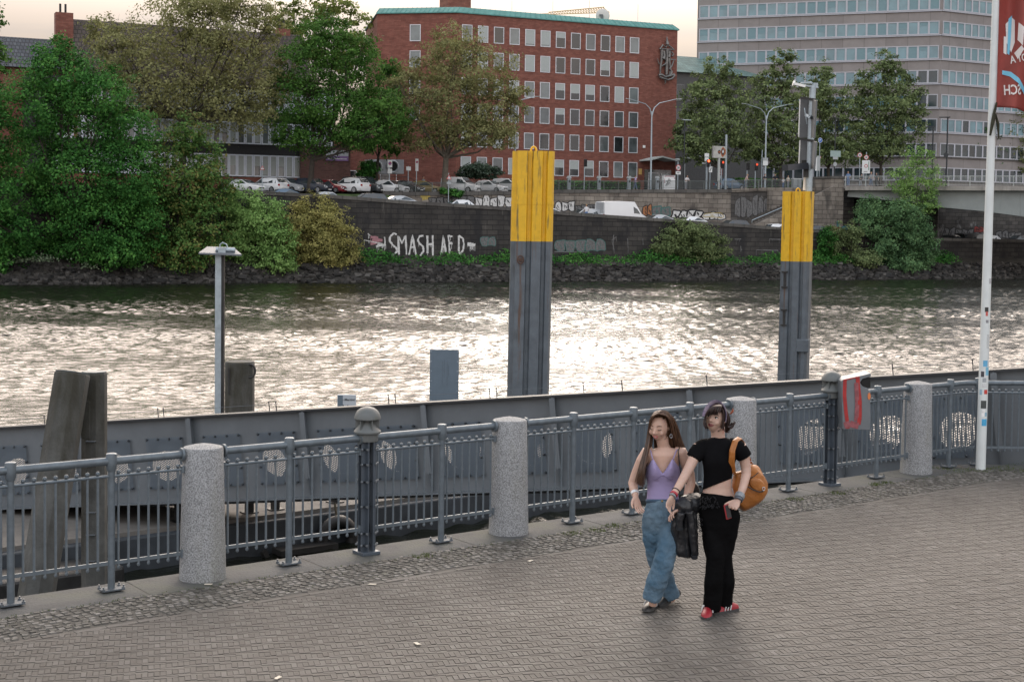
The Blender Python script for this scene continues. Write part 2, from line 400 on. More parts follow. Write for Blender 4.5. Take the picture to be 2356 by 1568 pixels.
# scattered bits of pale litter
m_litter = mat('litter_paper', (.55, .5, .42), .8, var=.1)
for i, (x, y) in enumerate([(856, 1345), (1220, 1291), (960, 1482), (480, 1645 - 300), (640, 1560)]):
    g = gp(x, y); b = MB(); b.T = Matrix.Rotation(i * 1.1, 4, 'Z'); b.prism([(-.035, -.012), (.03, -.016), (.037, .01), (-.02, .018)], 0.0, .004)
    o = b.build('dry_leaf', m_litter, loc=(g.x, g.y, .006))
    tag(o, ['pale flake lying on the cobbles below the first lamp bollard', 'pale scrap on the cobbles right of the middle granite bollard', 'whitish fallen petal on the bricks near the bottom edge left of the women',
            'pale scrap beside the foot of the leftmost big granite bollard', 'lone pale fleck on the bricks at the very bottom left'][i], 'litter')

# ---- granite bollards
m_gran = mat('bollard_granite', (.34, .35, .36), .78, var=.0, scale=85, col2=(.135, .14, .146), bump=.25, bscale=90, detail=2)
stain(m_gran, (.20, .20, .155), (2.2, 2.2, .5), .50, .74, .55)
stain(m_gran, (.11, .10, .08), (1.6, 1.6, 1.6), .60, .72, .6)
def granite(s, n, lab, h=1.16):
    p = pw_(s, n); t = thing('granite_bollard', lab, 'bollard', p, PANG + s, 'granite bollards between the railings')
    b = MB(); b.lathe([(0, 0), (.200, 0), (.201, .015), (.197, .06), (.184, .58), (.171, h - .045), (.167, h - .036)], 40)
    b.build('shaft', m_gran, t, True)
    b = MB(); b.lathe([(.167, h - .036), (.164, h - .03), (.09, h - .012), (.02, h), (0, h)], 40); b.build('cone_cap', m_gran, t, True)
    return t
BS = [0, 3.27, 6.52, 9.68]
for s, lab in zip(BS, ['speckled granite bollard at left, the nearest and biggest one', 'granite bollard standing mid-way, left of the two women', 'granite bollard half hidden behind the woman in black', 'granite bollard at right beside the grey litter bin']):
    granite(s, 0, lab)

# ---- railing
m_rail = mat('railing_paint', (.125, .153, .177), .45, .35, var=.18, scale=14, bump=.06, bscale=60)
stain(m_rail, (.10, .075, .06), (3, 3, 3), .64, .78, .5)
m_rail2 = mat('railing_bolt', (.13, .145, .16), .45, .4, var=.1)
mb = MB(); mb.tube((0, 0, .20), (0, 0, .955), .0105, 6); mb.ell((0, 0, .985), (.019, .019, .019), 8, 6); mb.tube((0, 0, .94), (0, 0, .98), .008, 6); mb.ell((0, 0, .195), (.015, .015, .018), 6, 4)
proto = mb.build('baluster', m_rail, None, True); BAL = proto.data; bpy.data.objects.remove(proto)
m_foot = mat('foot_plate_paint', (.085, .10, .115), .7, .1, var=.25, scale=15)
def post_mesh():
    m = MB(); m.tube((0, 0, .02), (0, 0, 1.06), .030, 12); m.lathe([(.036, 1.0), (.043, 1.02), (.048, 1.08), (.043, 1.14), (.036, 1.145)], 14); return m
def railing(pts, posts, lab, skip=()):
    """pts: ground polyline; posts: distances along it"""
    p0 = pts[0]; t = thing('railing', lab, 'railing', p0, 0, 'railing sections along the quay')
    loc = [p - p0 for p in pts]
    seg = [(loc[i + 1] - loc[i]).length for i in range(len(loc) - 1)]; tot = sum(seg)
    def at(s):
        for i, l in enumerate(seg):
            if s <= l or i == len(seg) - 1: return loc[i] + (loc[i + 1] - loc[i]).normalized() * s, (loc[i + 1] - loc[i]).normalized()
            s -= l
    Z = lambda z: Vector((0, 0, z))
    m = MB(); m.path([p + Z(1.08) for p in loc], .033, 14); m.build('handrail', m_rail, t, True)
    m = MB(); m.path([p + Z(.955) for p in loc], .014, 8); m.build('upper_rail', m_rail, t, True)
    m = MB()
    for i in range(len(loc) - 1): m.beam(loc[i] + Z(.235), loc[i + 1] + Z(.235), .016, .03)
    m.build('lower_rail', m_rail, t)
    for e in (0, tot):                                            # flanges where the rails meet a bollard
        q, d = at(e)
        if e in skip: continue
        sgn = 1 if e == 0 else -1; m = MB()
        m.path([q + Z(1.08) + d * sgn * .0, q + Z(1.08) + d * sgn * .02], .058, 14); m.build('wall_flange', m_rail, t, True)
        for z_, h_ in ((.955, .03), (.235, .035)): m = MB(); m.path([q + Z(z_ - h_), q + Z(z_ + h_)], .023, 8); m.build('wall_bracket', m_rail, t, True)
    for s in posts:
        q, d = at(s); m = post_mesh(); o = m.build('post', m_rail, t, True); o.location = q
        f = MB(); f.box((0, 0, .019), (.19, .13, .014)); fo = f.build('foot_plate', m_foot, o, bevel=.003); fo.rotation_euler[2] = math.atan2(d.y, d.x)
        for bx, by in ((-.085, -.05), (.085, -.05), (.085, .05), (-.085, .05)):
            k = MB(); k.lathe([(0, .026), (.015, .026), (.015, .036), (.008, .04), (.008, .055), (0, .056)], 8); ko = k.build('bolt', m_rail2, o, True); ko.location = (d.x * bx - d.y * by, d.y * bx + d.x * by, 0)
    n = max(1, int(tot / .0865)); 
    for i in range(n):
        s = (i + .5) * tot / n
        if any(abs(s - k) < .045 for k in posts): continue
        q, d = at(s); o = bpy.data.objects.new('baluster', BAL); COL.objects.link(o); o.parent = t; o.location = q
    return t
rb = .185
secs = [([pw_(-7.4, 0), pw_(-rb, 0)], [.85, 1.67, 2.49, 3.31, 4.13, 4.95, 5.77, 6.59], 'grey railing run at the far left edge, ending at the nearest granite bollard', (0,)),
        ([pw_(rb, 0), pw_(1.63 - .07, 0)], [.64], 'grey railing run between the nearest granite bollard and the first lamp bollard', ()),
        ([pw_(1.63 + .07, 0), pw_(3.27 - rb, 0)], [.76], 'grey railing run between the first lamp bollard and the middle granite bollard', ()),
        ([pw_(3.27 + rb, 0), pw_(6.52 - rb, 0)], [.63, 1.45, 2.27], 'long grey railing run passing behind the two women', ()),
        ([pw_(6.52 + rb, 0), pw_(8.05 - .07, 0)], [.62], 'grey railing run right of the women, up to the lamp bollard with the bin', ()),
        ([pw_(8.05 + .07, 0), pw_(9.68 - rb, 0)], [.78], 'short grey railing run below the litter bin', ()),
        ([pw_(9.68 + rb, 0), pw_(CORNER + .25, 0), Vector((6.1, 18.5, 0)), Vector((7.6, 18.55, 0)), Vector((9.4, 18.6, 0)), Vector((13.2, 18.72, 0))], [.48, .98, 2.6, 4.1, 5.7, 7.3], 'grey railing run that bends at the far right behind the flagpole', (0,))]
for pts, posts, lab, sk in secs: railing(pts, posts, lab, sk)

# ---- lamp bollards
m_lamp = mat('lamp_head_paint', (.115, .125, .125), .55, .1, var=.12, scale=9, bump=.05)
stain(m_lamp, (.09, .10, .05), (4, 4, 4), .60, .72, .8)
m_steel = mat('dark_steel_paint', (.085, .105, .13), .45, .35, var=.15, scale=6)
mb = MB(); mb.path([(-.16, 0, 0), (-.01, 0, 0), (0, 0, 0), (.012, 0, 0)], [.006, .006, .014, .010], 8); proto = mb.build('tie_bolt', m_rail2, None, True); BOLT = proto.data; bpy.data.objects.remove(proto)
def lamp_bollard(s, lab):
    t = thing('lamp_bollard', lab, 'light bollard', pw_(s, 0), PANG, 'lamp bollards in the railing')
    for i, j in ((-1, -1), (1, -1), (1, 1), (-1, 1)):
        m = MB(); m.prism([(0, 0), (.055, 0), (.055, .01), (.01, .01), (.01, .055), (0, .055)], .03, 1.06, O=(i * .022, j * .022, 0), X=(i, 0, 0), Y=(0, j, 0)); m.build('corner_profile', m_steel, t)
    for z in (.09, .2, .45, .68, .84, .98):
        for a in range(4):
            for o_ in (-.045, .045):
                c, s_ = math.cos(a * math.pi / 2), math.sin(a * math.pi / 2); k = bpy.data.objects.new('tie_bolt', BOLT); COL.objects.link(k); k.parent = t; k.location = (c * .08 - s_ * o_, s_ * .08 + c * o_, z); k.rotation_euler[2] = a * math.pi / 2
    m = MB(); m.box((0, 0, .015), (.19, .19, .03)); m.build('foot_plate', m_steel, t, bevel=.004)
    m = MB(); m.lathe([(0, 1.05), (.098, 1.05), (.1, 1.06), (.1, 1.115), (.124, 1.125), (.126, 1.14), (.115, 1.155), (.05, 1.235), (.05, 1.30), (0, 1.30)], 28); m.build('louvre_cone', m_lamp, t, True)
    for a in range(6):
        m = MB(); c, s_ = math.cos(a * math.pi / 3 + .4), math.sin(a * math.pi / 3 + .4)
        m.T = Matrix.Rotation(a * math.pi / 3 + .4, 4, 'Z'); m.prism([(.11, 1.155), (.112, 1.26), (.05, 1.26), (.05, 1.235)], -.005, .005, X=(1, 0, 0), Y=(0, 0, 1), Z=(0, 1, 0)); m.build('fin', m_lamp, t)
    m = MB(); m.lathe([(0, 1.25), (.118, 1.25), (.124, 1.258), (.122, 1.275), (.112, 1.305), (.092, 1.335), (.06, 1.357), (.02, 1.367), (0, 1.368)], 28); m.build('dome', m_lamp, t, True)
    return t
lamp_bollard(1.63, 'lamp bollard with a domed head and mossy dome edge, between two granite bollards at left')
lamp_bollard(8.05, 'lamp bollard with a clean domed head carrying the grey litter bin')

# ---- litter bin on the right lamp bollard
m_bin = mat('bin_grey', (.14, .155, .17), .5, .1, var=.1, scale=5)
m_red = mat('graffiti_red', (.32, .02, .02), .6, var=.25, scale=12)
m_redthin = mat('graffiti_red_thin', (.24, .07, .08), .6, var=.3, scale=20)
m_org = mat('sticker_orange', (.62, .19, .06), .5, var=.1)
m_blk = mat('black_void', (.006, .006, .006), .8, var=0)
m_white = mat('white_paint', (.78, .78, .76), .5, var=.04)
bp_ = pw_(8.05, 0); bt = thing('litter_bin', 'grey steel litter bin daubed with a red outline, hung on the right lamp bollard', 'bin', bp_)
bpl = dp(1972, 985, bp_.y - .12) - bp_
hw, dpth = .185, .15
prof = [(-hw, 0), (hw, 0), (hw, .40)]
def binp(x, y): q = dp(x, y, bp_.y - .30) - bp_; return (q.x, q.z)
outl = [binp(*p) for p in [(1939, 987), (2001, 989), (2003, 978), (2003, 902), (1996, 893), (1985, 889), (1979, 880), (1984, 872), (1996, 868), (2004, 866), (2004, 858), (1990, 862), (1940, 873), (1936, 876)]]
m = MB(); m.prism(outl, 0, .30, O=(0, -.30, 0), X=(1, 0, 0), Y=(0, 0, 1), Z=(0, 1, 0)); m.build('body', m_bin, bt, bevel=.006)
vo = [binp(*p) for p in [(1981, 880), (1986, 873), (2003.2, 868), (2003.2, 891), (1997, 892.5), (1986, 888)]]
m = MB(); m.prism(vo, .012, .288, O=(0, -.303, 0), X=(1, 0, 0), Y=(0, 0, 1), Z=(0, 1, 0)); m.build('throw_opening', m_blk, bt)
def strip(name, pts, w, mt, par=bt, yy=-.304):
    m = MB()
    for i in range(len(pts) - 1):
        a, c = binp(*pts[i]), binp(*pts[i + 1]); d = Vector((c[0] - a[0], 0, c[1] - a[1])).normalized(); nn = Vector((-d.z, 0, d.x)) * w / 2
        A, C = Vector((a[0], yy, a[1])), Vector((c[0], yy, c[1])); m.quad(A - nn, C - nn, C + nn, A + nn); yy -= .0003
    m.build(name, mt, par)
strip('red_daub', [(1944, 873), (1943, 910), (1946, 945), (1951, 985)], .042, m_red)
strip('red_daub', [(1973, 866), (1974, 890), (1978, 920), (1978, 960), (1975, 976)], .046, m_red, yy=-.306)
strip('red_daub', [(1970, 880), (1972, 930), (1970, 968)], .05, m_redthin, yy=-.3065)
strip('red_daub', [(1942, 978), (1955, 974), (1975, 979)], .075, m_redthin, yy=-.308)
strip('red_daub', [(1940, 874), (1974, 867)], .014, m_red, yy=-.31)
m = MB(); c = binp(1999.5, 911); m.prism([(c[0] + .018 * math.cos(a), c[1] + .042 * math.sin(a)) for a in np.linspace(0, 6.28, 16, endpoint=False)], 0, .003, O=(0, -.3035, 0), X=(1, 0, 0), Y=(0, 0, 1), Z=(0, -1, 0)); m.build('orange_sticker', m_org, bt)
m = MB(); m.box((.10, -.06, (outl[0][1] + .25)), (.07, .10, .42)); m.build('hanger', m_steel, bt)

# ---- flagpole
m_pole = mat('flagpole_white', (.62, .66, .66), .4, var=.06, scale=5, bump=.04)
fp = gp(2256, 1079); ft = thing('flagpole', 'tall white flagpole with stickers around its foot, right side of the promenade', 'flagpole', fp)
ftop = dp(2293, -60, fp.y) - fp
m = MB(); m.path([(0, 0, 0), ftop * .33, ftop * .66, ftop], [.062, .058, .05, .042], 20); m.build('pole', m_pole, ft, True)
def polepatch(y0, y1, a0, a1, col, name='sticker'):
    zz = lambda y: (dp(2256, y, fp.y).z); z0, z1 = zz(y1), zz(y0); m = MB(); k = 6; rs = []
    for z in (z0, z1):
        f_ = z / ftop.z; r = .0625 - (.062 - .058) * min(f_ / .33, 1); c = ftop * f_
        rs.append([c + Vector((math.sin(a) * r, -math.cos(a) * r, 0)) for a in np.linspace(a0, a1, k)])
    m.rings(rs, cap=False, close=False); m.build(name, mat('sticker_%s' % str(col), col, .5, var=.15, scale=40), ft, True)
for y0, y1, a0, a1, c in [(706, 717, -.5, .3, (.03, .03, .03)), (716, 726, -.3, .2, (.5, .1, .08)), (768, 800, .1, .9, (.5, .52, .52)), (828, 842, -.5, .5, (.12, .38, .6)), (843, 862, .1, 1.0, (.2, .45, .6)), (853, 866, -.9, -.2, (.05, .05, .06)),
                          (868, 878, -.5, .3, (.3, .33, .35)), (881, 890, -.6, .4, (.55, .57, .58)), (895, 907, -1.1, -.5, (.3, .45, .55)), (895, 905, -.1, .7, (.5, .05, .04)), (920, 938, -.7, .5, (.05, .06, .06)), (941, 948, -.4, .2, (.75, .75, .75)),
                          (947, 956, -.5, .1, (.8, .8, .8)), (947, 956, .2, .8, (.25, .4, .5)), (962, 978, -.4, .8, (.06, .35, .6)), (640, 652, .2, .9, (.4, .4, .42)), (735, 742, -.2, .4, (.25, .25, .27))]:
    polepatch(y0, y1, a0, a1, c)
m = MB()
pl = lambda x, y, dy=-.07: dp(x, y, fp.y + dy) - fp
m.path([pl(2293, 236), pl(2287, 262, -.08), pl(2283, 285, -.085), pl(2278, 312, -.085), pl(2281, 300, -.09), pl(2290, 262, -.08), pl(2296, 285, -.07), pl(2298, 320, -.06)], [.012, .02, .024, .012, .014, .02, .022, .008], 8)
tag(m.build('knotted_cloth', mat('dirty_cloth', (.035, .035, .02), .9, var=.5, scale=20), None, True, loc=fp), 'dark dirty cloth knotted round the white flagpole below the red flag', 'cloth')
# flag: a cloth in real folds, lettering cut from the same surface
def flagpt(u, v):
    """u 0..1 across from the pole, v 0..1 downward"""
    x = 2294 + u * 175 - 6 * v; y = -75 + v * 322 + u * 30 * (1 - v) + 34 * u * u
    if u > .30: y += (u - .3) * 26 * v; x -= (u - .3) * 70 * v * v
    D = fp.y - .05 + .22 * math.sin(u * 9.0 + v * 2.6) * min(1, u * 3 + .15) + .08 * math.sin(u * 19 - v * 5) * u
    return dp(x, y, D)
m_flag = mat('flag_red', (.34, .095, .08), .75, var=.12, scale=2.5)
t_ = m_flag.node_tree; tr = N('ShaderNodeBsdfTranslucent', t_); tr.inputs[0].default_value = (.50, .12, .09, 1); ms = N('ShaderNodeMixShader', t_); ms.inputs[0].default_value = .35
t_.links.new(t_.nodes['Principled BSDF'].outputs[0], ms.inputs[1]); t_.links.new(tr.outputs[0], ms.inputs[2]); t_.links.new(ms.outputs[0], t_.nodes['Material Output'].inputs[0])
fl = thing('banner_flag', 'red flag with mirrored white letters and pale blue bands, flying from the white flagpole', 'flag', flagpt(0, .5))
FB = Vector(fl.location)
def flag_patch(pts, mt, name, off=-.012):
    bm = bmesh.new(); bm.faces.new([bm.verts.new((p[0], p[1], 0)) for p in pts]); bmesh.ops.triangulate(bm, faces=bm.faces); bmesh.ops.subdivide_edges(bm, edges=bm.edges, cuts=5, use_grid_fill=True); bmesh.ops.triangulate(bm, faces=bm.faces)
    bm.verts.ensure_lookup_table(); m = MB(); m.add([flagpt(v.co.x, v.co.y) - FB + Vector((0, off, 0)) for v in bm.verts], [tuple(v.index for v in f.verts) for f in bm.faces]); bm.free(); return m.build(name, mt, fl)
m = MB(); NU, NV = 70, 50
m.rings([[flagpt(i / NU, j / NV) - FB for i in range(NU + 1)] for j in range(NV + 1)], cap=False, close=False); fo = m.build('cloth', m_flag, fl, 2)
sm = fo.modifiers.new('thickness', 'SOLIDIFY'); sm.thickness = .003
m_fw = mat('flag_white', (.72, .68, .66), .8, var=.05); m_fb = mat('flag_blue', (.18, .50, .68), .8, var=.08)
def text_mesh(s, size=1.0, bold=0.0):
    c = bpy.data.curves.new('txt', 'FONT'); c.body = s; c.size = size; c.align_x = 'CENTER'; c.offset = bold; c.resolution_u = 3
    o = bpy.data.objects.new('txt', c); COL.objects.link(o); dg = bpy.context.evaluated_depsgraph_get()
    me = bpy.data.meshes.new_from_object(o.evaluated_get(dg)); bpy.data.objects.remove(o); bpy.data.curves.remove(c)
    bm = bmesh.new(); bm.from_mesh(me); bmesh.ops.triangulate(bm, faces=bm.faces)
    bm.verts.ensure_lookup_table(); vs = [Vector(v.co) for v in bm.verts]; fs = [tuple(v.index for v in f.verts) for f in bm.faces]; bm.free(); bpy.data.meshes.remove(me)
    return vs, fs
def flag_text(s, u0, v0, su, sv, ang, name, mt=m_fw):
    vs, fs = text_mesh(s, 1, .02); m = MB(); ca, sa = math.cos(ang), math.sin(ang)
    m.add([flagpt(u0 - (v.x * ca - v.y * sa) * su, v0 - (v.x * sa + v.y * ca) * sv) - FB + Vector((0, -.018, 0)) for v in vs], fs); m.build(name, mt, fl)
flag_text('STADT A', .40, .635, .105, .075, -.30, 'lettering')
flag_text('SCH', .235, .90, .13, .10, -.12, 'lettering')
for q in ([(.12, .40), (.20, .345), (.24, .36), (.245, .52), (.20, .60), (.135, .53)], [(.29, .37), (.37, .39), (.36, .53), (.28, .50)], [(.24, .62 - .02), (.34, .53), (.38, .55), (.29, .66 - .02)], [(.42, .40), (.52, .44), (.50, .58), (.41, .52)], [(.10, .49), (.14, .49), (.14, .62), (.10, .61)]):
    flag_patch(q, m_fw, 'white_block', -.016)
for q in ([(.155, .36), (.20, .33), (.19, .50), (.175, .62), (.145, .61), (.15, .48)], [(.085, .735), (.20, .74), (.32, .78), (.44, .85), (.42, .885), (.30, .815), (.19, .775), (.085, .765)]):
    flag_patch(q, m_fb, 'blue_band', -.022)

# ---- gangway: two plate girders with round openings behind perforated plates
m_gird = mat('girder_grey', (.125, .142, .158), .5, .1, var=.10, scale=2.5, bump=.05)
stain(m_gird, (.10, .085, .07), (1.2, 1.2, .25), .62, .80, .45)
m_flange = mat('girder_flange', (.035, .038, .042), .55, .2, var=.2)
mperf = bpy.data.materials.new('perforated_steel'); mperf.use_nodes = True
t = mperf.node_tree; p = t.nodes['Principled BSDF']; p.inputs['Base Color'].default_value = (.105, .135, .168, 1); p.inputs['Metallic'].default_value = .2; p.inputs['Roughness'].default_value = .38
c = N('ShaderNodeTexCoord', t); acc = None
for a in (0, 60, 120):
    d_ = N('ShaderNodeVectorMath', t, operation='DOT_PRODUCT'); t.links.new(c.outputs['Object'], d_.inputs[0]); k = 4 * math.pi / (math.sqrt(3) * .033); d_.inputs[1].default_value = (k * math.cos(R(a)), 0, k * math.sin(R(a)))
    co = N('ShaderNodeMath', t, operation='COSINE'); t.links.new(d_.outputs['Value'], co.inputs[0])
    if acc is None: acc = co
    else:
        s_ = N('ShaderNodeMath', t, operation='ADD'); t.links.new(acc.outputs[0], s_.inputs[0]); t.links.new(co.outputs[0], s_.inputs[1]); acc = s_
gt = N('ShaderNodeMath', t, operation='GREATER_THAN'); gt.inputs[1].default_value = .15; t.links.new(acc.outputs[0], gt.inputs[0])
tb = N('ShaderNodeBsdfTransparent', t); ms = N('ShaderNodeMixShader', t); t.links.new(gt.outputs[0], ms.inputs[0]); t.links.new(p.outputs[0], ms.inputs[1]); t.links.new(tb.outputs[0], ms.inputs[2]); t.links.new(ms.outputs[0], t.nodes['Material Output'].inputs[0])
gL, gR = dp(0, 985, 24.3), dp(2356, 850, 18.95)
gx = (gR - gL).normalized(); gy = Vector((-gx.y, gx.x, 0)).normalized(); gz = gx.cross(gy)
GT = thing('gangway', 'grey steel gangway of plate girders sloping down from the promenade to the floating pontoon', 'gangway', gL)
GM = Matrix((( gx.x, gy.x, gz.x, 0), (gx.y, gy.y, gz.y, 0), (gx.z, gy.z, gz.z, 0), (0, 0, 0, 1)))
GT.rotation_euler = GM.to_euler()
GH = 1.36; PITCHP = 2.07; Lg = (gR - gL).length
def grel(x):    # local x of picture column x on the girder
    d = _ray(x, 920); nrm = gy; tt = (gL - Vector((0, 0, CAM_H))).dot(nrm) / d.dot(nrm); return (d * tt + Vector((0, 0, CAM_H)) - gL).dot(gx)
x_st = grel(700)
starts = [x_st + PITCHP * k for k in range(-6, 8)]
def girder(y, name, drop=0):
    m = MB(); nseg = 24
    for x0 in starts:
        for hx in (0, 1):
            xa, xb = x0 + hx * PITCHP / 2, x0 + (hx + 1) * PITCHP / 2; cx, cz = (xa + xb) / 2 + (-.02 if hx else .02), -.72; r = .30
            if xb > Lg - 1.3 + 1.0:
                m.quad((xa, y, -GH), (xb, y, -GH), (xb, y, 0), (xa, y, 0)); continue
            ring = [(cx + r * math.cos(a), y, cz + r * math.sin(a)) for a in np.linspace(0, 2 * math.pi, nseg, endpoint=False)]
            outer = []
            for a in np.linspace(0, 2 * math.pi, nseg, endpoint=False):
                dx, dz = math.cos(a), math.sin(a); tx = ((xb - cx) / dx if dx > 0 else (xa - cx) / dx) if abs(dx) > 1e-6 else 1e9; tz = ((0 - cz) / dz if dz > 0 else (-GH - cz) / dz) if abs(dz) > 1e-6 else 1e9
                q = min(tx, tz); outer.append((cx + dx * q, y, cz + dz * q))
            m.add(ring + outer, [(i, (i + 1) % nseg, nseg + (i + 1) % nseg, nseg + i) for i in range(nseg)])
            # corner fillers
            for X_, Z_ in ((xa, 0), (xb, 0), (xa, -GH), (xb, -GH)):
                best = sorted(range(nseg), key=lambda i: (outer[i][0] - X_) ** 2 + (outer[i][2] - Z_) ** 2)
                i, j = best[0], best[1]
                e1 = [k for k in range(nseg) if abs(outer[k][0] - X_) < 1e-6]; e2 = [k for k in range(nseg) if abs(outer[k][2] - Z_) < 1e-6]
                if e1 and e2:
                    i = min(e1, key=lambda k: abs(outer[k][2] - Z_)); j = min(e2, key=lambda k: abs(outer[k][0] - X_))
                    if i != j: m.add([(X_, y, Z_), outer[i], outer[j]], [(0, 1, 2)])
    o = m.build(name, m_gird, GT); o.location.z = drop; sd_ = o.modifiers.new('plate', 'SOLIDIFY'); sd_.thickness = .014
    return o
girder(0, 'girder_web'); girder(1.5, 'girder_web', -.28)
xA, xB = starts[0], starts[-1] + PITCHP
for y, dz in ((0, 0), (1.5, -.28)):
    m = MB(); m.box(((xA + xB) / 2, y, .016 + dz), (xB - xA, .22, .03)); m.build('top_flange', m_flange, GT)
    m = MB(); m.box(((xA + xB) / 2, y, -GH - .012 + dz), (xB - xA, .20, .022)); m.build('bottom_flange', m_gird, GT)
m = MB(); m.box(((xA + xB) / 2, .75, -GH + .06), (xB - xA, 1.4, .06)); m.build('deck', m_flange, GT)
for x0 in starts:
    if -9 < x0 < Lg + 3:
        m = MB(); m.prism([(0, -.002), (0, -GH + .02), (-.05, -GH + .04), (-.13, -GH + .30), (-.11, -.002)], -.012, .012, O=(x0, -.009, 0), X=(0, 1, 0), Y=(0, 0, 1), Z=(1, 0, 0)); 
        m.box((x0, -.125, -.53), (.085, .014, 1.04)); m.build('stiffener', m_gird, GT)
m_bolt = mat('plate_bolt', (.08, .09, .10), .3, .9, var=.1)
mb = MB(); mb.path([(0, .04, 0), (0, .002, 0), (0, 0, 0), (0, -.014, 0), (0, -.024, 0)], [.008, .008, .021, .020, .010], 8); proto = mb.build('fixing_bolt', m_bolt, None, True); FIXB = proto.data; bpy.data.objects.remove(proto); restb = MB()
for x0 in starts:
    for hx in (0, 1):
        cx = x0 + (hx + .5) * PITCHP / 2 + (-.02 if hx else .02)
        if cx < -1.5 or cx > Lg - .6: continue
        m = MB(); m.quad((-.345, 0, -.42), (.345, 0, -.42), (.345, 0, .42), (-.345, 0, .42)); o = m.build('perforated_plate', mperf, GT); o.location = (cx, -.045, -.72)
        n_pl = globals().get('n_pl', 0); first = 2 < cx < 2 + 8 * PITCHP / 2
        spots = [(i, z) for i in (-.32, -.107, .107, .32) for z in (-.395, .395)] + [(i, z) for i in (-.32, .32) for z in (-.13, .13)]
        for i, z in spots:
            if first: k = bpy.data.objects.new('fixing_bolt', FIXB); COL.objects.link(k); k.parent = o; k.location = (i, 0, z)
            else: restb.tube((cx + i, -.045, z - .72), (cx + i, -.005, z - .72), .008, 6); restb.ell((cx + i, -.053, z - .72), (.022, .018, .022), 8, 5)
restb.build('fixing_bolts', m_bolt, GT, True)['kind'] = 'stuff'
for x in (98, 361, 374, 618, 634, 894, 910, 1128, 1144, 1345, 1434, 1630, 2060, 2245):
    xl = grel(x); m = MB(); m.tube((xl, 0, .03), (xl, 0, .17), .008, 6); m.ell((xl, 0, .175), (.014, .014, .014), 6, 4); m.build('wire_stub', m_flange, GT, True)
m = MB(); m.tube((-1, 0, .135), (Lg + 2, 0, .135), .003, 4); m.build('wire', m_rail2, GT)
# ---- floating pontoon
QANG = R(36.6)
qa = gp(579, 1193, -1.98); 
PT = thing('pontoon', 'dark floating landing pontoon lying under the lower end of the gangway', 'pontoon', (qa.x, qa.y, WATER), QANG)
m_pdeck = mat('pontoon_deck', (.13, .12, .108), .8, var=.2, scale=3); m_hull = mat('pontoon_hull', (.035, .042, .05), .6, var=.4, scale=2, bump=.2)
m = MB(); m.box((2, 4.0, -.1), (30, 8, 1.3)); m.build('hull', m_hull, PT, bevel=.03)
m = MB(); m.box((2, 4.05, .585), (29.8, 7.8, .07)); m.build('deck', m_pdeck, PT)
m_dark = mat('wet_dark_steel', (.03, .03, .03), .5, .3, var=.4)
for xx in (-2.6, -1.1, .2, .7, 1.9):
    m = MB(); m.box((xx, .5, .80), (.12, .12, .40)); m.box((xx, .5, .63), (.26, .22, .02)); m.build('fender_post', m_dark, PT)
m = MB(); m.box((-4.4, -.5, -.1), (3.6, .9, .9)); m.build('fender_beam', m_dark, PT, bevel=.05)
m = MB(); m.box((.9, -.25, .05), (1.1, .35, .10)); m.beam((.4, -.2, -.5), (.1, -.25, .1), .09, .09); m.beam((1.3, -.2, -.5), (1.3, -.25, .1), .09, .09); m.build('step', m_dark, PT)

wn = thing('mooring_winch', 'dark mooring winch with coiled rope on the pontoon under the gangway at left', 'winch', PT.matrix_basis @ Vector((-5.6, 1.0, .62)), QANG)
m = MB(); m.box((0, 0, .25), (1.1, .7, .5)); m.build('base', m_dark, wn, bevel=.03); m = MB(); m.path([(-.45, 0, .72), (.45, 0, .72)], .24, 14); m.build('drum', m_dark, wn, True); m = MB()
for k in range(7): m.path([(-.36 + k * .12 + .05 * math.cos(a), .27 * math.sin(a), .72 + .27 * math.cos(a)) for a in np.linspace(0, 6.28, 16)], .035, 5)
m.build('rope', mat('old_rope', (.09, .075, .05), .9, var=.3, scale=30), wn, True)
tr_ = thing('tyre_fender', 'black tyre fender hanging on the pontoon side below the gangway', 'fender', PT.matrix_basis @ Vector((1.6, -.12, .1)), QANG); m = MB(); m.path([(.32 * math.cos(a), 0, .32 * math.sin(a)) for a in np.linspace(0, 6.283, 21)], .11, 10, cap=False); m.build('tyre', m_dark, tr_, True); m = MB(); m.tube((0, 0, .3), (0, .1, .62), .02, 6); m.build('rope', MATS['old_rope'], tr_)
# ---- piles near the pontoon
m_conc = mat('pile_concrete', (.082, .084, .080), .85, var=.35, scale=3, bump=.4, bscale=25)
stain(m_conc, (.03, .028, .018), (1.3, 1.3, .35), .46, .62, .85); stain(m_conc, (.26, .15, .045), (1, 1, 1), .70, .80, .6)
def octo(r, rot=.39): return [(r * math.cos(rot + k * math.pi / 4), r * math.sin(rot + k * math.pi / 4)) for k in range(8)]
YP = 18.6
ta = dp(167, 858, YP); ba = dp(100, 1270, YP - .5); d_ = (ba - ta).normalized(); ba = ta + d_ * ((WATER - .8 - ta.z) / d_.z)
sx_, sy_ = Vector((1, 0, 0)), d_.cross(Vector((1, 0, 0))).normalized()
def slope_pile(name, lab, T_, B_, r, extra=None):
    t = thing(name, lab, 'pile', T_); dd = (B_ - T_); Ln = dd.length; dd.normalize(); X = Vector((1, 0, 0)); X = (X - dd * X.dot(dd)).normalized(); Y = dd.cross(X)
    m = MB(); oc = octo(r); m.rings([[X * a * k + Y * c * k + dd * h for a, c in oc] for h, k in ((.0, .93), (.02, 1), (Ln, 1.02))]); m.build('shaft', m_conc, t)
    m = MB(); m.rings([[X * a * k + Y * c * k + dd * h for a, c in oc] for h, k in ((-.012, .96), (-.001, .96))]); m.build('cap_plate', mat('pile_cap_steel', (.11, .13, .14), .5, .3, var=.3, scale=8), t)
    return t, X, Y, dd
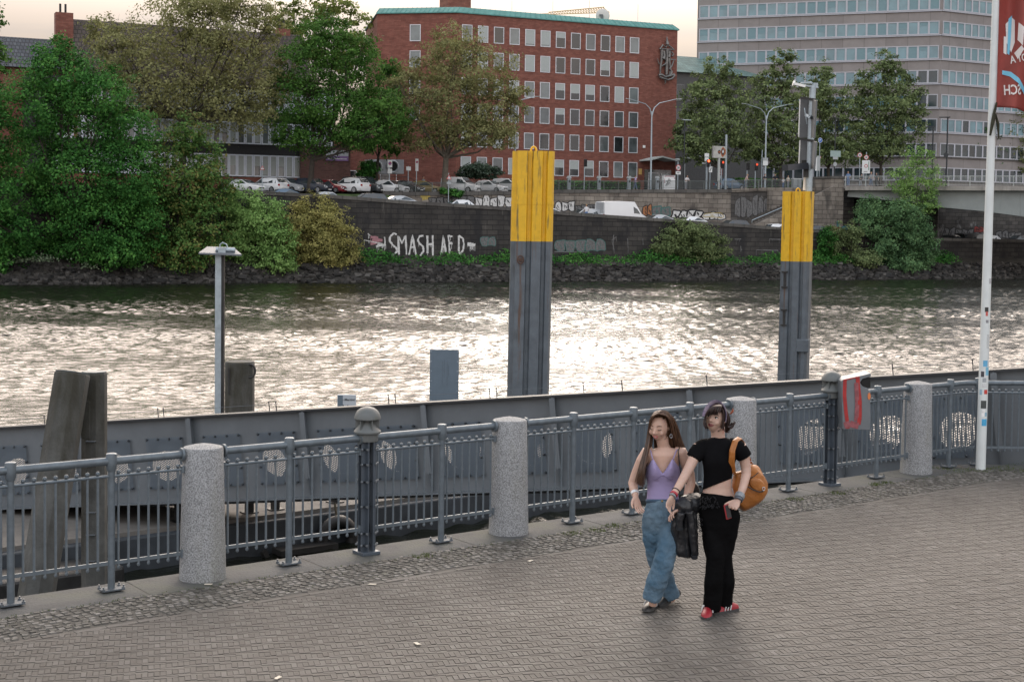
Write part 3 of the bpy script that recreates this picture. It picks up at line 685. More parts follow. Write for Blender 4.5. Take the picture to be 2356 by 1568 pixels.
t, X, Y, dd = slope_pile('raked_pile', 'weathered raked concrete pile leaning beside the upright one at far left', ta, ba, .228)
m = MB(); m.beam(dd * 1.7 + Y * -.2 + X * -.05, dd * 3.6 + Y * -.2 + X * -.05, .10, .05); m.build('rubbing_strip', m_conc, t)
tb_ = dp(217, 856, YP + .35); t, X, Y, dd = slope_pile('upright_pile', 'dark mossy upright concrete pile with rungs at far left', tb_, Vector((tb_.x, tb_.y, WATER - .8)), .168)
for z in (.9, 1.2, 1.85, 2.15, 2.5):
    m = MB(); m.path([(-.05, -.14, -z), (-.05, -.20, -z), (.06, -.20, -z), (.06, -.14, -z)], .011, 6); m.build('rung', m_rail2, t)
m = MB(); m.box((-.07, -.155, -.62), (.12, .03, .50)); m.build('hatch_plate', m_conc, t, bevel=.01)
tc_ = dp(552, 831, 28.0); tp = thing('ring_pile', 'stubby concrete pile with an iron ring near the flat-headed lamp post', 'pile', tc_)
m = MB(); m.rings([[(a * k, c * k, h) for a, c in octo(.295)] for h, k in ((0, .95), (-.03, 1), (-3.6, 1.0))]); m.build('shaft', m_conc, tp)
m = MB(); m.path([(.24 + .09 * math.sin(a), -.16, -.17 + .13 * math.cos(a)) for a in np.linspace(-.5, 3.6, 14)], .022, 8); m.build('iron_ring', m_dark, tp, True)
m = MB(); m.beam((-.16, -.285, -.1), (-.16, -.285, -.62), .03, .03); m.build('side_bar', m_dark, tp)
# sheet-pile guide posts, yellow above grey
m_yel = mat('pile_yellow', (.66, .385, .010), .45, var=.12, scale=5, bump=.12, bscale=45)
stain(m_yel, (.07, .06, .035), (7, 7, .55), .575, .65, .85); stain(m_yel, (.35, .12, .02), (9, 9, 1.2), .72, .78, .8)
m_pg = mat('pile_grey', (.095, .115, .135), .45, .1, var=.18, scale=4, bump=.12, bscale=45)
stain(m_pg, (.09, .045, .025), (5, 5, .30), .60, .68, .8); stain(m_pg, (.035, .035, .03), (2, 2, .6), .58, .72, .6)
def pile_section(w):
    pts = [(-.5, -.16), (-.40, -.22), (-.40, -.34), (-.16, -.40), (-.13, -.31), (-.05, -.31), (-.02, -.40), (.20, -.40), (.23, -.30), (.30, -.30), (.33, -.38), (.44, -.34), (.5, -.2)]
    pts += [(-x, -y) for x, y in pts]; return [(x * w, y * w) for x, y in pts]
def guide_pile(xl, xr, ytop, ymid, D, lab, lean, rot):
    pt = dp((xl + xr) / 2, ytop, D); w = (xr - xl) / FL * D; zm = dp((xl + xr) / 2, ymid, D).z
    t = thing('guide_pile', lab, 'pile', (pt.x, D, WATER), rot, 'yellow-topped steel guide piles')
    zt = pt.z - WATER; zm -= WATER; sec = pile_section(w)
    lx = lambda z: lean * (z - zt)
    for nm, z0, z1, mt in (('yellow_head', zm, zt, m_yel), ('grey_shaft', -1.5, zm, m_pg)):
        m = MB(); m.rings([[(x + lx(z), y, z) for x, y in sec] for z in np.linspace(z0, z1, 4)]); m.build(nm, mt, t)
    m = MB(); m.rings([[(x * 1.012 + lx(z), y * 1.02, z) for x, y in sec] for z in (zt - 1.30 * (zt - zm) / 2.2, zt - 1.22 * (zt - zm) / 2.2)]); m.build('weld_collar', m_yel, t)
    m = MB(); m.path([(.0 + .065 * math.cos(a), -.05, zt + .11 * math.sin(a)) for a in np.linspace(0, math.pi, 12)], .024, 8); m.build('lifting_eye', m_yel, t, True)
    return t, zt, zm, w
t, zt, zm, w = guide_pile(1180, 1275, 349, 555, 33.0, 'thick steel guide pile with yellow head, the bigger one in the middle', .011, .05)
m = MB(); m.path([(-.30, -.38, zm - .42), (-.30, -.48, zm - .42)], .05, 8); m.path([(-.30 + .07 * math.cos(a), -.47, zm - .42 + .09 * math.sin(a)) for a in np.linspace(0, 6.28, 14)], .02, 6); m.build('rusty_shackle', mat('rust', (.07, .04, .03), .8, var=.4, scale=20), t, True)
t2, zt2, zm2, w2 = guide_pile(1803, 1871, 441, 601, 47.0, 'yellow-topped steel guide pile carrying a sign mast, right of centre', .008, -.45)
m = MB()
for z in (zm2 - .35, zm2 - 1.6):
    m.box((-.30, -.36, z), (.20, .14, .05)); m.box((-.30, -.36, z - .50), (.20, .14, .05)); m.tube((-.30, -.36, z - .5), (-.30, -.36, z), .05, 8)
m.build('mooring_bracket', m_dark, t2)
m = MB(); m.box((.34, -.30, zm2 - 2.75), (.40, .25, .42)); m.build('guide_bracket', m_pg, t2, bevel=.02)
# sign mast on the second pile
sp = dp(1862, 441, 47.0); mt_ = thing('sign_mast', 'galvanised mast with two grey sign backs and lamps, standing on the right guide pile', 'sign mast', sp)
q = lambda x, y, dy=0: dp(x, y, 47.0 + dy) - sp
m_galv = mat('galvanised', (.34, .40, .44), .42, .5, var=.15, scale=10); m_sback = mat('sign_back_grey', (.13, .135, .14), .6, var=.08, scale=3)
m = MB(); m.tube(q(1861, 440), q(1870, 196), .11, 12); m.build('mast', m_galv, mt_, True)
m = MB(); m.tube(q(1851, 438, .1), q(1855, 372, .1), .055, 8); m.tube(q(1857, 438, .1), q(1858, 385, .1), .03, 8); m.build('stay_post', m_white, mt_, True)
def board(y0, y1, xm0, xm1):
    m = MB(); a, c, d2, e = q(xm0, y0, .25), q(xm1, y0, .25), q(xm1 - 3, y1, .25), q(xm0 - 3, y1, .25)
    off = Vector((0, .06, 0)); m.add([a, c, d2, e, a + off, c + off, d2 + off, e + off], [(0, 1, 2, 3), (7, 6, 5, 4), (0, 4, 5, 1), (1, 5, 6, 2), (2, 6, 7, 3), (3, 7, 4, 0)])
    return m
for y0, y1 in ((226, 317), (321, 389)):
    m = board(y0, y1, 1842, 1863); m.build('sign_board', m_sback, mt_)
    m = board(y0 + 2, y1 - 2, 1840, 1842.5); m.build('sign_edge', m_white, mt_)
    m = MB(); a, c, d2, e = q(1866, y0 + 2, .2), q(1877, y0 + 6, -.9), q(1872, y1 + 1, -.9), q(1863, y1 - 2, .2); off = Vector((.06, .02, 0)); m.add([a, c, d2, e, a + off, c + off, d2 + off, e + off], [(0, 1, 2, 3), (7, 6, 5, 4), (0, 4, 5, 1), (1, 5, 6, 2), (2, 6, 7, 3), (3, 7, 4, 0)]); m.build('sign_board', m_sback, mt_)
    m = MB(); m.beam(q(1842, y0 - 1, .1), q(1876, y0 + 4, -.2), .08, .08); m.build('bracket', m_dark, mt_)
m = MB(); m.path([q(1855, 266, -.2), q(1862, 268, -.45), q(1869, 272, -.1)], .06, 8); m.path([q(1851, 249, -.3), q(1854, 268, -.35), q(1857, 286, -.3)], .02, 6); m.build('camera_arm', m_galv, mt_, True)
m = MB(); m.beam(q(1827, 193, -.2), q(1852, 199, -.2), .17, .08); m.tube(q(1824, 192, -.2), q(1828, 193, -.2), .09, 8); m.build('lamp_tube', m_white, mt_)
m = MB(); m.beam(q(1850, 197, -.1), q(1880, 202, .1), .16, .05); m.beam(q(1842, 191, -.1), q(1868, 191, -.1), .16, .04); m.path([q(1855, 190, 0), q(1866, 189, 0), q(1871, 194, 0), q(1870, 200, 0)], .025, 6); m.box(q(1876, 197, 0), (.14, .12, .16)); m.build('lamp_carrier', m_galv, mt_)
m = MB(); m.beam(q(1806, 386, -.3), q(1853, 382, -.1), .45, .20); m.build('solar_panel', mat('panel_dark', (.04, .045, .055), .3, var=.1), mt_)
m = MB(); m.box(q(1854, 393, -.1), (.14, .14, .42)); m.box(q(1853, 372, .05), (.26, .05, .10)); m.build('junction_box', m_dark, mt_)
# flat-headed lamp post on the pontoon
lp = dp(505, 950, 26.6); lp.z = WATER + .62; lt = thing('flat_head_lamp', 'slender grey lamp post with a square slanted reflector plate on top, at left', 'lamp post', lp)
q = lambda x, y, dy=0: dp(x, y, 26.6 + dy) - lp
m = MB(); h = q(506, 574).z; m.box((-.02, 0, h / 2), (.115, .14, h)); m.build('post', m_galv, lt, bevel=.005)
m = MB(); m.box((.062, 0, h / 2), (.045, .10, h - .1)); m.build('cable_duct', m_dark, lt)
m = MB(); A = [q(457, 581, -.25), q(556, 585, -.25), q(538, 569, .35), q(477, 567, .35)]; off = Vector((0, 0, -.03)); m.add(A + [a + off for a in A], [(0, 1, 2, 3), (7, 6, 5, 4), (0, 4, 5, 1), (1, 5, 6, 2), (2, 6, 7, 3), (3, 7, 4, 0)]); m.build('reflector_plate', mat('reflector', (.15, .165, .185), .6, .3, var=.05), lt)
m = MB(); m.tube(q(497, 574, -.1), q(541, 575, -.1), .045, 10); m.path([q(507, 572, -.1), q(506, 563, -.1), q(512, 558, -.1), q(521, 562, -.1), q(524, 570, -.1)], .012, 6); m.box(q(512, 575, -.1), (.14, .12, .10)); m.build('lamp_bracket', m_galv, lt, True)
# blue-grey panel and the landing sign
def panel_sign(x0, x1, y0, y1, D, name, lab, mt):
    c_ = dp((x0 + x1) / 2, y1, D); t = thing(name, lab, 'sign', c_); w = (x1 - x0) / FL * D; h = (y1 - y0) / FL * D
    m = MB(); m.box((0, 0, h / 2), (w, .05, h)); m.build('board', mt, t, bevel=.006); zb = WATER + .62 - c_.z
    for sx in (-1, 1): m = MB(); m.box((sx * w * .32, .06, zb / 2 + .2), (.06, .06, -zb + .4)); m.build('leg', m_galv, t)
    return t, w, h
m_bg = mat('panel_bluegrey', (.105, .145, .185), .5, .1, var=.08, scale=4)
t, w, h = panel_sign(988, 1055, 803, 925, 29.5, 'information_panel', 'blank blue-grey back of a tall panel beside the water, left of the big yellow pile', m_bg)
m = MB()
for i in range(6):
    for sx in (-1, 1): m.ell((sx * (w / 2 - .03), -.028, .04 + i * (h - .08) / 5), (.01, .006, .01), 6, 4)
m.build('rivets', m_galv, t)
m = MB()
for i, (x, a, c) in enumerate(((-.04, .35, .9), (0, .5, .95), (.06, .3, .9), (.09, .55, .8))): m.box((x, -.026, h * (a + c) / 2 * .9), (.005, .003, h * (c - a) * .8))
m.build('drip_mark', m_steel, t)
t, w, h = panel_sign(776, 819, 907, 960, 28.5, 'landing_sign', 'small white landing sign reading Anleger, showing above the gangway flange', mat('sign_white', (.40, .44, .48), .5, var=.05))
m = MB(); m.box((-w * .34, -.027, h * .5), (w * .28, .006, h * .96)); m.build('grey_field', m_bg, t)
def flat_text(s, size, c, name, mt, par, X=(1, 0, 0), Z=(0, 0, 1), off=(0, -.031, 0), bold=.015):
    vs, fs = text_mesh(s, size, bold * size); X, Z = Vector(X), Vector(Z); m = MB(); m.add([Vector(c) + X * v.x + Z * v.y + Vector(off) for v in vs], fs); return m.build(name, mt, par)
m_ink = mat('ink_black', (.02, .02, .025), .6, var=0)
flat_text('Anleger', .155, (.055, 0, h * .34), 'lettering', m_ink, t, X=(.62, 0, 0)); flat_text('Martini', .07, (.06, 0, h * .74), 'lettering', m_ink, t)
# ================================================================== river and far bank terrain
m = bpy.data.materials.new('river_water'); m.use_nodes = True; t = m.node_tree; p = t.nodes['Principled BSDF']; l = t.links.new
p.inputs['Base Color'].default_value = (.010, .012, .008, 1); p.inputs['Roughness'].default_value = .06; p.inputs['IOR'].default_value = 1.333
c = N('ShaderNodeTexCoord', t); mp = N('ShaderNodeMapping', t, inp={'Scale': (3.2, 7.5, 1), 'Rotation': (0, 0, .25)}); l(c.outputs['Object'], mp.inputs[0])
n = N('ShaderNodeTexNoise', t, inp={'Scale': 1.0, 'Detail': 3, 'Roughness': .55, 'Distortion': .25}); l(mp.outputs[0], n.inputs['Vector'])
b = N('ShaderNodeBump', t, inp={'Distance': .03, 'Strength': 1.0}); l(n.outputs[0], b.inputs['Height']); l(b.outputs[0], p.inputs['Normal'])
M_WATER = m
def wave_field():
    """wind ripples as real geometry: many small short-crested wave trains, rougher and calmer patches"""
    rs = np.random.RandomState(2); comp = []
    for i in range(48):
        lam = .42 * (3.4 ** rs.rand()); comp.append((lam, math.pi / 2 + .2 + rs.normal() * .95, rs.rand() * 6.28))
    VV, QQ, o = [], [], 0
    for xs, ys in ((np.arange(-46, 46, .115), np.arange(17, 76.05, .105)), (np.arange(-80, 106, .23), np.arange(76, 202, .19))):
        X, Y = np.meshgrid(xs, ys); H = np.zeros_like(X)
        for lam, th, ph in comp:
            k = 2 * math.pi / lam; H += .030 * lam / math.sqrt(48) * 1.65 * np.sin(k * (X * math.cos(th) + Y * math.sin(th)) + ph)
        patch = .80 + .34 * np.sin(X * .05 - Y * .11 + 1.2 * np.sin(X * .021 + 2)) * np.sin(Y * .085 + X * .03 + 1) + .26 * np.sin(Y * .31 + X * .02 + 2 * np.sin(X * .035)) + .2 * np.sin(X * .33 + 3 * np.sin(Y * .07)) * np.sin(Y * .7 + X * .05)
        H *= np.clip(patch, .22, 1.35)
        ny, nx = X.shape; VV.append(np.stack([X, Y, H + WATER], -1).reshape(-1, 3)); idx = np.arange(ny * nx).reshape(ny, nx) + o; o += ny * nx
        QQ.append(np.stack([idx[:-1, :-1], idx[:-1, 1:], idx[1:, 1:], idx[1:, :-1]], -1).reshape(-1))
    V = np.concatenate(VV).astype(np.float32); Q = np.concatenate(QQ).astype(np.int32); nf = len(Q) // 4
    me = bpy.data.meshes.new('river_water'); me.vertices.add(len(V)); me.vertices.foreach_set('co', V.reshape(-1)); me.loops.add(len(Q)); me.loops.foreach_set('vertex_index', Q)
    me.polygons.add(nf); me.polygons.foreach_set('loop_start', np.arange(0, nf * 4, 4, dtype=np.int32)); me.polygons.foreach_set('loop_total', np.full(nf, 4, dtype=np.int32)); me.polygons.foreach_set('use_smooth', np.ones(nf, dtype=bool)); me.update(calc_edges=True)
    me.materials.append(M_WATER); ob = bpy.data.objects.new('river_water', me); COL.objects.link(ob); tag(ob, kind='structure')
wave_field()
b = MB(); b.box((0, 100, WATER - 3.3), (1600, 900, 6)); tag(b.build('river_depth', M_WATER), kind='structure')
BT = Matrix.Translation(BO) @ Matrix.Rotation(BANG, 4, 'Z')
def lerp_t(tab, u):
    if u <= tab[0][0]: return tab[0][1]
    for (a, x), (b_, y) in zip(tab, tab[1:]):
        if u <= b_: return x + (y - x) * (u - a) / (b_ - a)
    return tab[-1][1]
QT = [(-60, 6.6), (-24.4, 6.15), (-16.9, 5.92), (-10.7, 5.55), (2.3, 5.02), (7.1, 4.70), (18.7, 4.17), (31.4, 3.57), (34.8, 3.37), (60.6, 2.22), (74, 2.12), (140, 2.1)]
ST = [(-60, 6.1), (-20, 6.25), (-7.2, 6.44), (6.3, 6.80), (11.7, 7.1), (35.7, 7.65), (41, 7.95), (60, 8.3), (140, 8.5)]
ztop = lambda u: lerp_t(QT, u); zq = lambda u: ztop(u) - .95; zs = lambda u: lerp_t(ST, u)
US = list(np.arange(-140, 221, 4.0))
def sheet(name, rows, mt, kind='structure'):
    """rows: list of (v, zfunc); a graded strip along the bank"""
    m = MB(); m.T = BT; m.rings([[(u, v, zf(u)) for u in US] for v, zf in rows], cap=False, close=False); return tag(m.build(name, mt, None, 2), kind=kind)
m_mud = mat('bank_mud', (.035, .032, .026), .9, var=.5, scale=.8, bump=.6, bscale=6)
m_asph = mat('street_asphalt', (.07, .07, .07), .9, var=.25, scale=1.5)
m_pave = mat('pavement_slab', (.24, .225, .21), .9, var=.15, scale=2)
m_turf = mat('turf', (.05, .08, .025), .95, var=.4, scale=1.5)
sheet('river_bank', [(-6, lambda u: -5.5), (-.3, lambda u: -2.75), (1.6, lambda u: -1.9 + .1 * math.sin(u)), (3.2, lambda u: -1.0 + .15 * math.sin(u * .7)), (5.4, lambda u: -.1)], m_mud)
sheet('quay_road', [(5.5, zq), (14.2, zq)], m_asph)
sheet('street', [(14.0, zs), (17.0, zs), (24.5, zs), (60, lambda u: zs(u) + .3), (900, lambda u: 14)], m_asph)
sheet('pavement', [(14.1, lambda u: zs(u) + .13), (16.5, lambda u: zs(u) + .13), (16.52, zs)], m_pave)
# ---- quay wall
m_quay = blocks('quay_stone', ((.026, .024, .023), (.046, .042, .038)), (.012, .011, .011), 1.25, .52, .03, bump=.9, noise=.55, nsc=.35)
stain(m_quay, (.012, .012, .014), (.35, .35, .12), .50, .64, .85, nscale=1.6); stain(m_quay, (.20, .19, .17), (.8, .8, .10), .645, .74, .55, nscale=1.8); stain(m_quay, (.13, .085, .05), (.15, .15, .9), .66, .8, .4)
qwall = thing('quay_wall', 'long dark stone quay wall above the far bank, daubed with large white graffiti', 'wall', BO, BANG)
m = MB(); uu = list(np.arange(-120, 200, 3.0))
m.rings([[(u, 5.0, -1.2), (u, 5.0, ztop(u) - .35), (u, 5.8, ztop(u) - .35), (u, 5.8, -1.2)] for u in uu]); m.build('masonry', m_quay, qwall)
m = MB(); m_cope = blocks('coping_stone', ((.075, .07, .066), (.11, .105, .095)), (.03, .03, .028), 1.5, 3, .03, noise=.4)
m.rings([[(u, 4.93, ztop(u) - .347), (u, 4.93, ztop(u)), (u, 5.85, ztop(u)), (u, 5.85, ztop(u) - .347)] for u in uu]); m.build('coping', m_cope, qwall)
# ---- upper retaining wall
m_ret = blocks('retaining_stone', ((.155, .135, .115), (.235, .21, .18)), (.06, .052, .045), 1.3, .55, .025, bump=.7, noise=.35, nsc=.4)
stain(m_ret, (.035, .032, .03), (.5, .5, .16), .52, .66, .75, nscale=1.5)
rwall = thing('retaining_wall', 'pale block retaining wall between quay road and street, painted with graffiti', 'wall', BO, BANG)
m = MB(); uu2 = [u for u in np.arange(-9, 36, 1.5)] + [35.7]
m.rings([[(u, 14.0, zq(u) - .5), (u, 14.0, zs(u) - .25), (u, 14.6, zs(u) - .25), (u, 14.6, zq(u) - .5)] for u in uu2]); m.build('masonry', m_ret, rwall)
m = MB(); m.rings([[(u, 13.88, zs(u) - .247), (u, 13.88, zs(u) + .16), (u, 14.5, zs(u) + .16), (u, 14.5, zs(u) - .247)] for u in uu2]); m.build('coping', m_cope, rwall)
m_dkst = blocks('dark_stone', ((.045, .042, .04), (.08, .074, .068)), (.025, .023, .02), 1.1, .5, .03, noise=.5, nsc=.4)
stain(m_dkst, (.36, .36, .35), (.35, .35, .22), .60, .70, .7, nscale=1.3)
dwall = thing('dark_retaining_wall', 'blackened retaining wall beside the stone stairs, smeared with white paint', 'wall', BO, BANG)
uu3 = list(np.arange(35.72, 56, 1.7))
m = MB(); m.rings([[(u, 14.2, zq(u) - .6), (u, 14.2, zs(u) - .2), (u, 14.8, zs(u) - .2), (u, 14.8, zq(u) - .6)] for u in uu3]); m.build('masonry', m_dkst, dwall)
m = MB(); m.rings([[(u, 14.05, zs(u) - .197), (u, 14.05, zs(u) + .2), (u, 14.7, zs(u) + .2), (u, 14.7, zs(u) - .197)] for u in uu3]); m.build('coping', m_ret, dwall)
# grass wedge at the top of the ramp
m = MB(); m.T = BT; m.add([(-22, 12.2, zq(-22) + .2), (-7.5, 12.6, zq(-7.5) + .1), (-7.5, 14.0, 6.3), (-22, 14.0, 6.2)], [(0, 1, 2, 3)]); tag(m.build('ramp_verge', m_turf), kind='structure')
# ---- graffiti
m_gw = mat('graffiti_white', (.55, .55, .54), .7, var=.3, scale=6); m_gk = mat('graffiti_black', (.012, .012, .014), .7, var=.2)
m_gt = mat('graffiti_teal', (.05, .13, .12), .7, var=.3, scale=5); m_go = mat('graffiti_orange', (.32, .13, .05), .7, var=.3); m_gg = mat('graffiti_grey', (.12, .12, .12), .7, var=.4, scale=5)
m_gp = mat('graffiti_pink', (.33, .16, .18), .7, var=.3); m_gy = mat('graffiti_yellow', (.35, .27, .07), .7, var=.3); m_gr = mat('graffiti_dullred', (.22, .035, .03), .7, var=.3)
def ribbon(m, pts, w, v, jit=0.0, rr=None):
    pts = [Vector((p[0], v, p[1])) for p in pts]
    L_, R_ = [], []
    for i, p in enumerate(pts):
        d = pts[min(i + 1, len(pts) - 1)] - pts[max(i - 1, 0)]; d = d.normalized() if d.length > 1e-6 else Vector((1, 0, 0)); n = Vector((-d.z, 0, d.x)) * w / 2 * ((1 + rr.uniform(-jit, jit)) if rr else 1)
        L_.append(p - n); R_.append(p + n)
    m.rings([L_, R_], cap=False, close=False)
rg = random.Random(21)
def px_ribbons(par, name, strokes, w, v, mt, conv, drips=0):
    m = MB()
    for s in strokes:
        pts = [buz(*conv(*p), v) for p in s]; fine = []
        for a, c in zip(pts, pts[1:]):
            for k in range(4): fine.append((a[0] + (c[0] - a[0]) * k / 4 + rg.uniform(-.02, .02), a[1] + (c[1] - a[1]) * k / 4))
        fine.append(pts[-1]); v_ = v - rg.uniform(0, .004); ribbon(m, fine, w, v_, .35, rg)
        for _ in range(drips):
            q = fine[rg.randrange(len(fine))]; ln = rg.uniform(.15, .7); ribbon(m, [(q[0], q[1]), (q[0] + .01, q[1] - ln)], .045, v_ - .001)
    return m.build(name, mt, par)
cv = lambda x, y: (497 + x * .2969, 349.7 + y * .2969)
letters = dict(
 S=[[(1400, 640), (1378, 628), (1350, 655), (1346, 690), (1375, 725), (1400, 748), (1402, 772), (1380, 790), (1358, 802)]],
 M=[[(1418, 795), (1412, 650), (1442, 705), (1468, 646), (1476, 795)]], A=[[(1497, 798), (1522, 645), (1550, 800)], [(1508, 738), (1540, 735)]],
 S2=[[(1608, 648), (1578, 652), (1563, 682), (1578, 708), (1606, 735), (1607, 768), (1583, 803)]], H=[[(1637, 648), (1639, 785)], [(1680, 645), (1681, 802)], [(1638, 716), (1680, 712)]],
 A2=[[(1742, 795), (1764, 648), (1781, 778)], [(1750, 735), (1776, 731)]], F=[[(1832, 655), (1800, 648), (1806, 700), (1811, 792)], [(1805, 708), (1832, 704)]],
 D=[[(1880, 648), (1884, 792)], [(1880, 648), (1912, 668), (1923, 715), (1912, 765), (1888, 793)]])
for k, s in letters.items(): px_ribbons(qwall, 'painted_letter', s, .19, 4.985, m_gw, cv, 2)
px_ribbons(qwall, 'painted_dash', [[(1240, 733), (1280, 724), (1315, 716)], [(1248, 722), (1300, 722)]], .22, 4.985, m_gw, cv, 3)
px_ribbons(qwall, 'painted_dash', [[(1948, 716), (1980, 720), (2010, 716)], [(1955, 722), (2006, 724)], [(1950, 708), (1996, 712)]], .22, 4.985, m_gw, cv, 3)
idc = lambda x, y: (x, y)
def bubble_word(par, x0, x1, yb, yt, v, n, fill, line, seed, lw=.11, sk=0.0):
    r = random.Random(seed); (ua, za), (ub, zb_) = buz(x0, yb, v), buz(x1, yt, v); zt_ = buz(x0, yt, v)[1]; ze = buz(x1, yb, v)[1]
    mf, ml = MB(), MB()
    for i in range(n):
        t0, t1 = i / n, (i + 1.08) / n; u0, u1 = ua + (ub - ua) * t0, ua + (ub - ua) * t1; base = za + (ze - za) * t0; h = (zt_ - za) * r.uniform(.8, 1.08); w_ = u1 - u0; k = 16
        ph = r.uniform(0, 6); pts = []
        for j in range(k):
            a = 2 * math.pi * j / k; q = 1 + .13 * math.sin(3 * a + ph) + .06 * math.sin(5 * a + ph * 2)
            x = (abs(math.cos(a)) ** .5) * math.copysign(1, math.cos(a)); y = (abs(math.sin(a)) ** .5) * math.copysign(1, math.sin(a))
            pts.append((u0 + w_ * .5 + x * q * w_ * .46 + sk * y * h, base + h * .5 + y * q * h * .47))
        vv = v - .004 - .003 * (i % 3)
        mf.add([(p[0], vv, p[1]) for p in pts], [tuple(range(k))]); ribbon(ml, pts + [pts[0]], lw, vv - .004)
        for _ in range(2):
            c = (u0 + w_ * r.uniform(.3, .7), base + h * r.uniform(.3, .7)); ribbon(ml, [(c[0] - w_ * .12, c[1] + h * .14), (c[0], c[1] - h * .02), (c[0] + w_ * r.uniform(-.1, .15), c[1] - h * .18)], lw * .8, vv - .006)
    mf.build('graffiti_fill', fill, par); ml.build('graffiti_outline', line, par)
bubble_word(qwall, 1276, 1392, 578, 546, 5.0, 5, m_gg, m_gt, 1, .08)
bubble_word(qwall, 1105, 1140, 566, 545, 5.0, 2, m_gg, m_gt, 2, .07)
px_ribbons(qwall, 'paint_run', [[(1412, 540), (1410, 560), (1413, 575)], [(1418, 545), (1408, 552)], [(1444, 548), (1445, 570)], [(1479, 549), (1480, 563)], [(1276, 579), (1355, 580)], [(1880, 551), (1850, 551)], [(1770, 550), (1800, 551)], [(1690, 550), (1705, 550)], [(1704, 566), (1706, 576)], [(1740, 575), (1790, 576)]], .10, 4.985, m_gg, idc, 4)
px_ribbons(qwall, 'pink_daub', [[(853, 545), (870, 548)], [(856, 552), (880, 553)], [(852, 560), (866, 559)]], .30, 4.985, m_gp, idc, 2)
px_ribbons(qwall, 'paint_run', [[(846, 537), (852, 542)], [(838, 552), (880, 561)], [(885, 545), (886, 560)]], .10, 4.985, m_gw, idc, 4)
bubble_word(rwall, 985, 1090, 472, 449, 14.0, 6, m_gg, m_gk, 31, .10, .05); bubble_word(rwall, 1092, 1178, 476, 449, 14.0, 5, m_gw, m_gk, 32, .10)
bubble_word(rwall, 1276, 1322, 486, 461, 14.0, 3, m_gw, m_gk, 3); bubble_word(rwall, 1323, 1378, 488, 470, 14.0, 4, m_gg, m_gk, 4, .08)
bubble_word(rwall, 1478, 1500, 497, 472, 14.0, 2, m_go, m_gk, 5); bubble_word(rwall, 1500, 1542, 497, 474, 14.0, 2, m_gg, m_gt, 6, .16)
bubble_word(rwall, 1545, 1615, 502, 480, 14.0, 4, m_gw, m_gk, 7, .18, .2); bubble_word(rwall, 1615, 1668, 506, 487, 14.0, 3, m_gw, m_gk, 8, .12); bubble_word(rwall, 1618, 1664, 500, 488, 13.99, 1, m_gw, m_gy, 18, .08)
px_ribbons(rwall, 'yellow_daub', [[(968, 452), (990, 450)], [(972, 458), (985, 456)]], .3, 13.985, m_gy, idc)
# ---- stone stairs and pier
u0, u1 = bu(1668, 12.3), bu(1905, 12.3); NS = 30; st = thing('stone_stairs', 'broad stone stairs climbing from the quay road to the street', 'stairs', BO, BANG); zb0 = zq(u0)
m = MB()
for i in range(NS):
    ua, ub = u0 + (u1 - u0) * i / NS, u0 + (u1 - u0) * (i + 1) / NS; z = zb0 + (zs(u1) - zb0) * (i + 1) / NS
    m.box(((ua + ub) / 2 + .0, 12.6, (z + zb0 - 1) / 2), (ub - ua - .002, 3.0, z - zb0 + 1)); 
m.build('steps', mat('step_stone', (.105, .095, .085), .85, var=.3, scale=3), st)
m = MB(); m.prism([(u0 + 2.2, zb0 - .5), (u0 + 2.2, zb0 + .5), (u0 + 3, zb0 + .9), (u1 + .2, zs(u1) + .55), (u1 + .2, zb0 - .5)], 10.7, 11.08, X=(1, 0, 0), Y=(0, 0, 1), Z=(0, 1, 0)); m.build('side_wall', m_ret, st)
m = MB(); m.tube((u0 + 3.2, 11.2, zb0 + 1.6), (u0 + 8.5, 11.2, zb0 + 1.6 + 5.3 * (zs(u1) - zb0) / (u1 - u0)), .05, 6); m.tube((u0 + 3.2, 11.2, zb0 + .3), (u0 + 3.2, 11.2, zb0 + 1.6), .04, 6); m.tube((u0 + 8.5, 11.2, zb0 + 1.9), (u0 + 8.5, 11.2, zb0 + 4.2), .04, 6)
m.build('handrail', m_galv, st)
up0, up1 = bu(1912, 11), bu(1941, 11); pier = thing('bridge_pier', 'square stone pier at the end of the bridge, rising above the stairs', 'pier', BO, BANG)
m = MB(); m.box(((up0 + up1) / 2, 13, 5.4), (up1 - up0, 4, 8.0)); m.build('masonry', m_ret, pier)
m = MB(); m.box(((up0 + up1) / 2, 13, 9.52), (up1 - up0 + .2, 4.2, .25)); m.build('cap', m_cope, pier)
m = MB(); m.box((up0 - 3.6, 14.0, 4.6), (7.2, .5, 6.4)); m.build('wing_wall', m_ret, pier)
# ---- bridge
BA = bw(up1, 10.7); bdir = R(-22); bx_ = Vector((math.cos(bdir), math.sin(bdir), 0)); by_ = Vector((-math.sin(bdir), math.cos(bdir), 0))
def bpz(x, y):
    d = _ray(x, y); o = BA; tt = Vector((o.x, o.y, 0)).dot(by_) / d.dot(by_); p = d * tt; return (p - Vector((o.x, o.y, 0))).dot(bx_), CAM_H + d.z * tt
zdk = bpz(2100, 431)[1]; br = thing('road_bridge', 'concrete road bridge with a haunched girder and pale railing, at right', 'bridge', (BA.x, BA.y, 0), bdir)
m_bconc = mat('bridge_concrete', (.30, .285, .26), .85, var=.18, scale=.8); stain(m_bconc, (.10, .095, .085), (1.2, 1.2, .3), .50, .68, .7); m_bgird = mat('bridge_girder_paint', (.245, .27, .265), .7, var=.08, scale=.7); stain(m_bgird, (.14, .15, .15), (1.5, 1.5, .15), .56, .72, .5)
m = MB(); m.box((30, 7, zdk - .12), (60, 14, .5)); m.build('deck', m_bconc, br)
low = [bpz(*p) for p in [(1941, 452), (2050, 461), (2152, 476), (2250, 485), (2356, 499), (2450, 516), (2600, 545)]]
